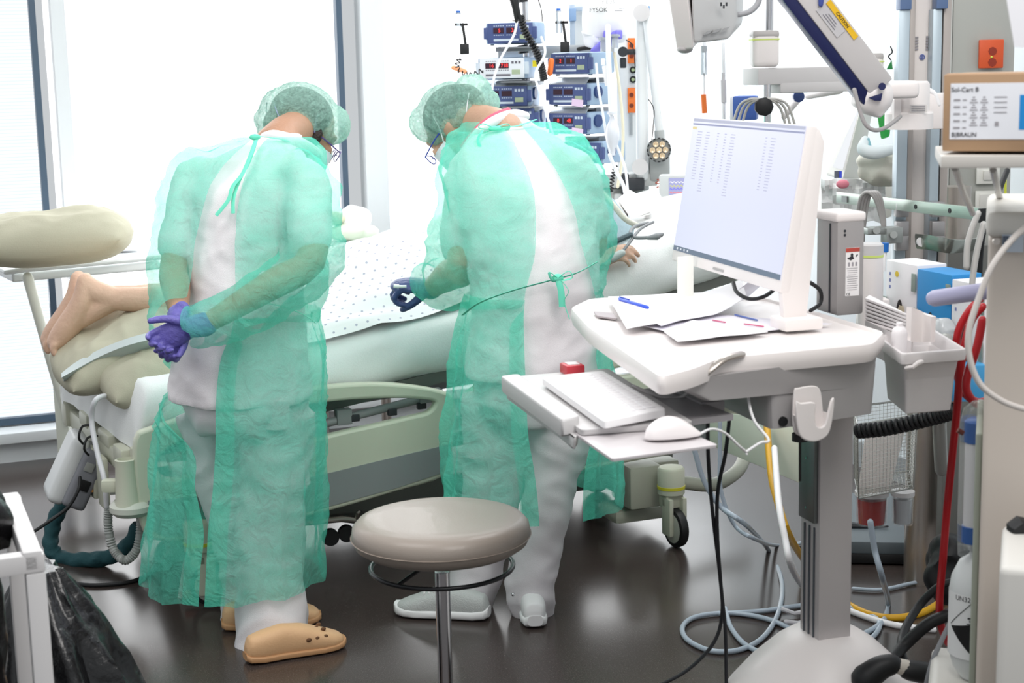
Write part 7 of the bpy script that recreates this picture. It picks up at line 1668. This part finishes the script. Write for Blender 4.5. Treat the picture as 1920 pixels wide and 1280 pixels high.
hose('arm_cable', [P(1602, 168, 3.95), P(1610, 200, 3.95), P(1622, 232, 3.95), P(1640, 244, 3.96), P(1662, 238, 4.0), P(1688, 218, 4.1)], .0052, mat('cable_arm_grey', '#a39f9f', .45), 'grey cable hanging in a loop below the slanting spring arm', 'cable', k=8)
hose('arm_cable', [P(1455, -10, 4.0), P(1470, 10, 4.0), P(1492, 28, 4.0)], .005, mat('cable_arm_grey', '#a39f9f', .45), 'grey cable entering the slanting arm at the top of the photo', 'cable')
hose('column_cable', [P(1722, 178, 4.3), P(1735, 168, 4.3), P(1752, 176, 4.3), P(1760, 196, 4.3)], .007, whitep, 'white cable arching over the mounting plate on the equipment column', 'cable')
HA = thing('support_arm', 'horizontal pale grey support arm with round joints, behind the slanting arm', 'arm', P(1430, 170, 4.7))
b = B(); pa, pb_ = P(1407, 138, 4.70), P(1640, 143, 4.85); c_ = (pa + pb_) / 2; b.box(c_, ((pb_ - pa).length, .09, .048), rot=math.degrees(math.atan2(pb_.y - pa.y, pb_.x - pa.x)), bev=.004); b.box(c_ + V((.03, 0, -.032)), ((pb_ - pa).length - .09, .07, .035), rot=math.degrees(math.atan2(pb_.y - pa.y, pb_.x - pa.x)), bev=.008); put('beam', b, lgrey, HA)
for x, yt, yb in ((1433, 57, 122), (1636, 99, 165)):
    w_ = .078 if x < 1500 else .055; Yj = 4.70 if x < 1500 else 4.88; pt_, pb_ = P(x, yt, Yj), P(x, yb, Yj)
    b = B(); b.box((pt_ + pb_) / 2 - V((0, 0, .006)), (w_, .07, (pt_.z - pb_.z)), bev=.016, seg=3); put('joint', b, warmw, HA)
    b = B(); b.box(pt_ - V((0, 0, .012)), (w_ + .001, .071, .024), bev=.010); jc = put('joint_cap', b, mat('joint_cap_grey', '#b4b0ae', .4), HA)
    b = B(); b.box(pt_ - V((0, 0, .026)), (w_ + .0015, .0715, .004)); put('lime_ring', b, mat('ring_lime', '#cfe07a', .4), HA)
b = B(); b.cyl(P(1443, -30, 4.7), P(1442, 58, 4.7), .012, n=18); b.cyl(P(1438, 158, 4.68), P(1438, 260, 4.68), .011, n=16); put('post', b, chrome, HA)
b = B(Matrix.Translation(P(1432, 200, 4.60)) @ Matrix.Rotation(math.pi / 2, 4, 'X')); b.lathe([(0, -.012), (.022, -.012), (.027, -.006), (.027, .010), (.02, .014), (0, .014)], None, 9); put('knob', b, black, HA)
b = B(); b.tube([P(1575, 170, 4.9), P(1515, 180, 5.0)], .010, 12, rnd=True); b.tube([P(1498, 185, 4.98), P(1470, 218, 4.98)], .010, 12, rnd=True); put('fold_arm', b, warmw, HA)
b = B(Matrix.Translation(P(1497, 181, 4.93)) @ Matrix.Rotation(math.pi / 2, 4, 'X')); b.lathe([(0, -.01), (.017, -.01), (.017, .01), (0, .012)], None, 22); put('hinge_cap', b, mat('hinge_navy', '#33477c', .4), HA)
for i in range(6):
    s_ = -1 if i < 3 else 1; k_ = i % 3
    hose('hung_cable', [P(1432 + s_ * 4, 190 - k_ * 2, 4.62), P(1432 + s_ * (18 + k_ * 4), 190 - k_ * 2, 4.62), P(1432 + s_ * (32 + k_ * 7), 205 - k_ * 3, 4.64), P(1432 + s_ * (42 + k_ * 9), 240, 4.66)], .0038, mat('cable_cream_grey', '#c4c2bd', .45), ('innermost', 'middle', 'outermost')[k_] + ' pale cable hanging on the ' + ('left' if s_ < 0 else 'right') + ' of the black knob', 'cable', group='pale cables hung over the knob')
b = B(); b.box(P(1398, 202, 5.0), (.075, .05, .075), rot=-15, bev=.008); single('blue_module', b, mat('module_blue', '#4566b4', .4), 'blue module with a white side behind the top of the cart monitor', 'module')
b = B(); b.box(P(1378, 203, 5.02), (.03, .05, .08), rot=-15, bev=.01); single('white_module', b, whitep, 'white rounded module left of the blue one above the monitor', 'module')
# overhead monitor seen from behind
OM = thing('ceiling_monitor', 'back of a pale grey monitor hanging at the top centre-right', 'monitor', P(1320, 95, 4.4))
mr_ = Matrix.Rotation(math.radians(-32), 3, 'Z')
b = B(); b.hull([P(1248, -40, 4.42), P(1285, -40, 4.36), P(1300, 92, 4.36), P(1270, 97, 4.42)], [P(1270, -40, 4.62), P(1310, -40, 4.60), P(1310, 80, 4.60), P(1285, 90, 4.62)], bev=.008, seg=3); put('front_case', b, mat('case_warm_grey', '#cdc6c4', .45), OM)
b = B(); b.hull([P(1296, -40, 4.40), P(1382, -40, 4.50), P(1380, 50, 4.50), P(1366, 74, 4.48), P(1300, 82, 4.42)], [P(1296, -40, 4.6), P(1396, -40, 4.7), P(1392, 45, 4.7), P(1370, 66, 4.68), P(1300, 74, 4.6)], bev=.012, seg=3); put('rear_case', b, mat('case_pale_grey', '#c5c5c5', .45), OM)
b = B()
for i in range(3): b.hull([P(1318 + i * 16, 66 - i * 3, 4.41 + i * .015), P(1330 + i * 16, 63 - i * 3, 4.42 + i * .015), P(1337 + i * 16, 56 - i * 3, 4.43 + i * .015), P(1325 + i * 16, 59 - i * 3, 4.42 + i * .015)], [p_ for p_ in [P(1318 + i * 16, 66 - i * 3, 4.45), P(1330 + i * 16, 63 - i * 3, 4.46), P(1337 + i * 16, 56 - i * 3, 4.47), P(1325 + i * 16, 59 - i * 3, 4.46)]])
put('vent_slots', b, mat('vent_grey', '#8b8b8c', .5), OM)
b = B()
for i in range(3): b.box(P(1352 + i * 5, 8 + (i % 2) * 5, 4.43), (.004, .01, .010))
put('port_row', b, dark, OM)
b = B(); b.ball(P(1284, 92, 4.42), (.022, .03, .012)); put('corner_foot', b, mat('foot_grey', '#a9a5a5', .5), OM)
b = B(); b.tube([P(1385, 27, 4.55), P(1405, 22, 4.55), P(1420, 8, 4.55), P(1428, -15, 4.55)], .008, 12, k=4, rnd=True); put('handle', b, mat('handle_grey', '#a9a9ad', .4), OM)
# lines hanging below it
line([P(1356, 80, 5.0), P(1357, 140, 5.0)], 'white line hanging below the ceiling monitor on the right', .005); line([P(1320, 138, 5.0), P(1320, 180, 5.0)], 'thin clear line between the drip chamber and the orange stopper', .002); line([P(1320, 78, 5.0), P(1320, 95, 5.0)], 'short white line below the ceiling monitor on the left', .006)
b = B(); b.cyl(P(1320, 86, 5.0), P(1320, 140, 5.0), .010, n=14); single('drip_chamber', b, mat('clear_plastic', '#dfe7ee', .1, trans=.5), 'clear drip chamber hanging below the ceiling monitor', 'drip chamber')
b = B(); b.cyl(P(1356, 150, 5.0), P(1357, 192, 5.0), .0085, n=14); b.cyl(P(1356, 136, 5.0), P(1356, 150, 5.0), .006, n=12); single('line_connector', b, mat('connector_white', '#c9c8cc', .4), 'white connector on the hanging line above the cart monitor', 'connector'); line([P(1357, 192, 5.0), P(1357, 225, 5.0)], 'white line end disappearing behind the cart monitor', .005)
b = B(); b.cyl(P(1319, 177, 5.0), P(1321, 212, 5.0), .008, n=14); single('stopper', b, orange, 'orange cap hanging left above the cart monitor', 'cap')
# ventilator display, pouch, green scoop
VN = thing('ventilator', 'tall tilted white display screen of a ventilator behind the lift unit', 'ventilator', P(1590, 400, 5.2))
b = B(); b.hull([P(1583, 186, 5.2), P(1618, 190, 5.05), P(1580, 338, 5.05), P(1548, 328, 5.2)], [P(1606, 186, 5.35), P(1640, 192, 5.2), P(1612, 338, 5.2), P(1575, 330, 5.35)], bev=.010, seg=3); put('display_case', b, mat('case_cream_white', '#e4e3dd', .4), VN)
b = B(); b.hull([P(1586, 200, 5.185), P(1612, 203, 5.06), P(1580, 318, 5.06), P(1556, 312, 5.185)], [P(1586, 200, 5.19), P(1612, 203, 5.065), P(1580, 318, 5.065), P(1556, 312, 5.19)]); put('screen', b, glow('screen_white', '#f4f7fb', 1.0), VN)
b = B(); b.box(P(1571, 327, 5.03), (.022, .004, .022)); put('button_panel', b, mat('button_slate', '#5b616e', .5), VN); b = B(); b.box(P(1576, 327, 5.026), (.008, .004, .020)); put('blue_button', b, mat('button_blue', '#3a4fd0', .4), VN)
b = B(); b.box(P(1600, 372, 5.3), (.22, .2, .12), bev=.02); put('housing', b, mat('case_cream_white', '#e4e3dd', .4), VN)
b = B(); b.ball(P(1655, 300, 4.9), (.075, .05, .035)); b.ball(P(1660, 322, 4.9), (.08, .05, .04)); single('beige_pouch', fuse(b, .008, 3, [(.008, (16, 16, 16), 3)]), mat('pouch_beige', '#d9d7cb', .7), 'soft beige pouch left of the equipment column', 'pouch')
b = B(); b.tube([P(1622, 262, 4.85), P(1618, 280, 4.8), P(1640, 286, 4.8), P(1672, 280, 4.85)], [.012, .018, .020, .016], 14, k=5, rnd=True); single('rolled_cloth', b, mat('roll_white_teal', '#dfe8ea', .7), 'white rolled cloth with teal lining on top of the beige pouch', 'cloth')
b = B(); b.hull([P(1620, 262, 4.83), P(1630, 258, 4.83), P(1636, 280, 4.83), P(1622, 278, 4.83)], [P(1620, 262, 4.86), P(1630, 258, 4.86), P(1636, 280, 4.86), P(1622, 278, 4.86)]); single('teal_lining', b, mat('teal_cloth', '#8fc2cc', .7), 'pale teal cloth lining folded at the left of the rolled cloth', 'cloth')
b = B(); b.hull([P(1644, 212, 4.95), P(1672, 214, 4.95), P(1668, 256, 4.95), P(1652, 262, 4.95)], [P(1644, 212, 5.02), P(1672, 214, 5.02), P(1668, 256, 5.02), P(1652, 262, 5.02)], bev=.008); single('green_scoop', b, mat('green_plastic', '#2fa64a', .35), 'green plastic scoop hanging below the swivel bracket', 'scoop')
b = B(); b.hull([P(1662, 130, 4.95), P(1672, 112, 4.95), P(1674, 130, 4.95)], [P(1662, 130, 5.0), P(1672, 112, 5.0), P(1674, 130, 5.0)]); single('green_tag', b, mat('green_dark_plastic', '#2b8a48', .35), 'small green tag hanging behind the equipment column rail', 'tag')
hose('hook', [P(1670, 112, 4.95), P(1666, 105, 4.95), P(1673, 98, 4.95), P(1670, 88, 4.95)], .002, black, 'small black wire hook holding the green tag', 'hook')
b = B(); 
rows = []
for i in range(18):
    t = i / 17; rows.append([P(1540 + 120 * t, 335 + j * 10 + 8 * noise.noise(V((t * 5, j * .7, 3))), 4.95 + .05 * noise.noise(V((t * 6, j, 9)))) for j in range(9)])
b.sheet(rows, thick=.002); single('plastic_wrap', b, mat('wrap_clear_white', '#eef0f0', .25, alpha=.75), 'crumpled clear plastic wrap behind the upper right of the cart', 'plastic wrap')
b = B(); b.ball(P(1580, 345, 4.9), (.020, .01, .014)); single('pink_packet', b, mat('packet_pink', '#e5899a', .5), 'small pink packet in the clear plastic wrap', 'packet')
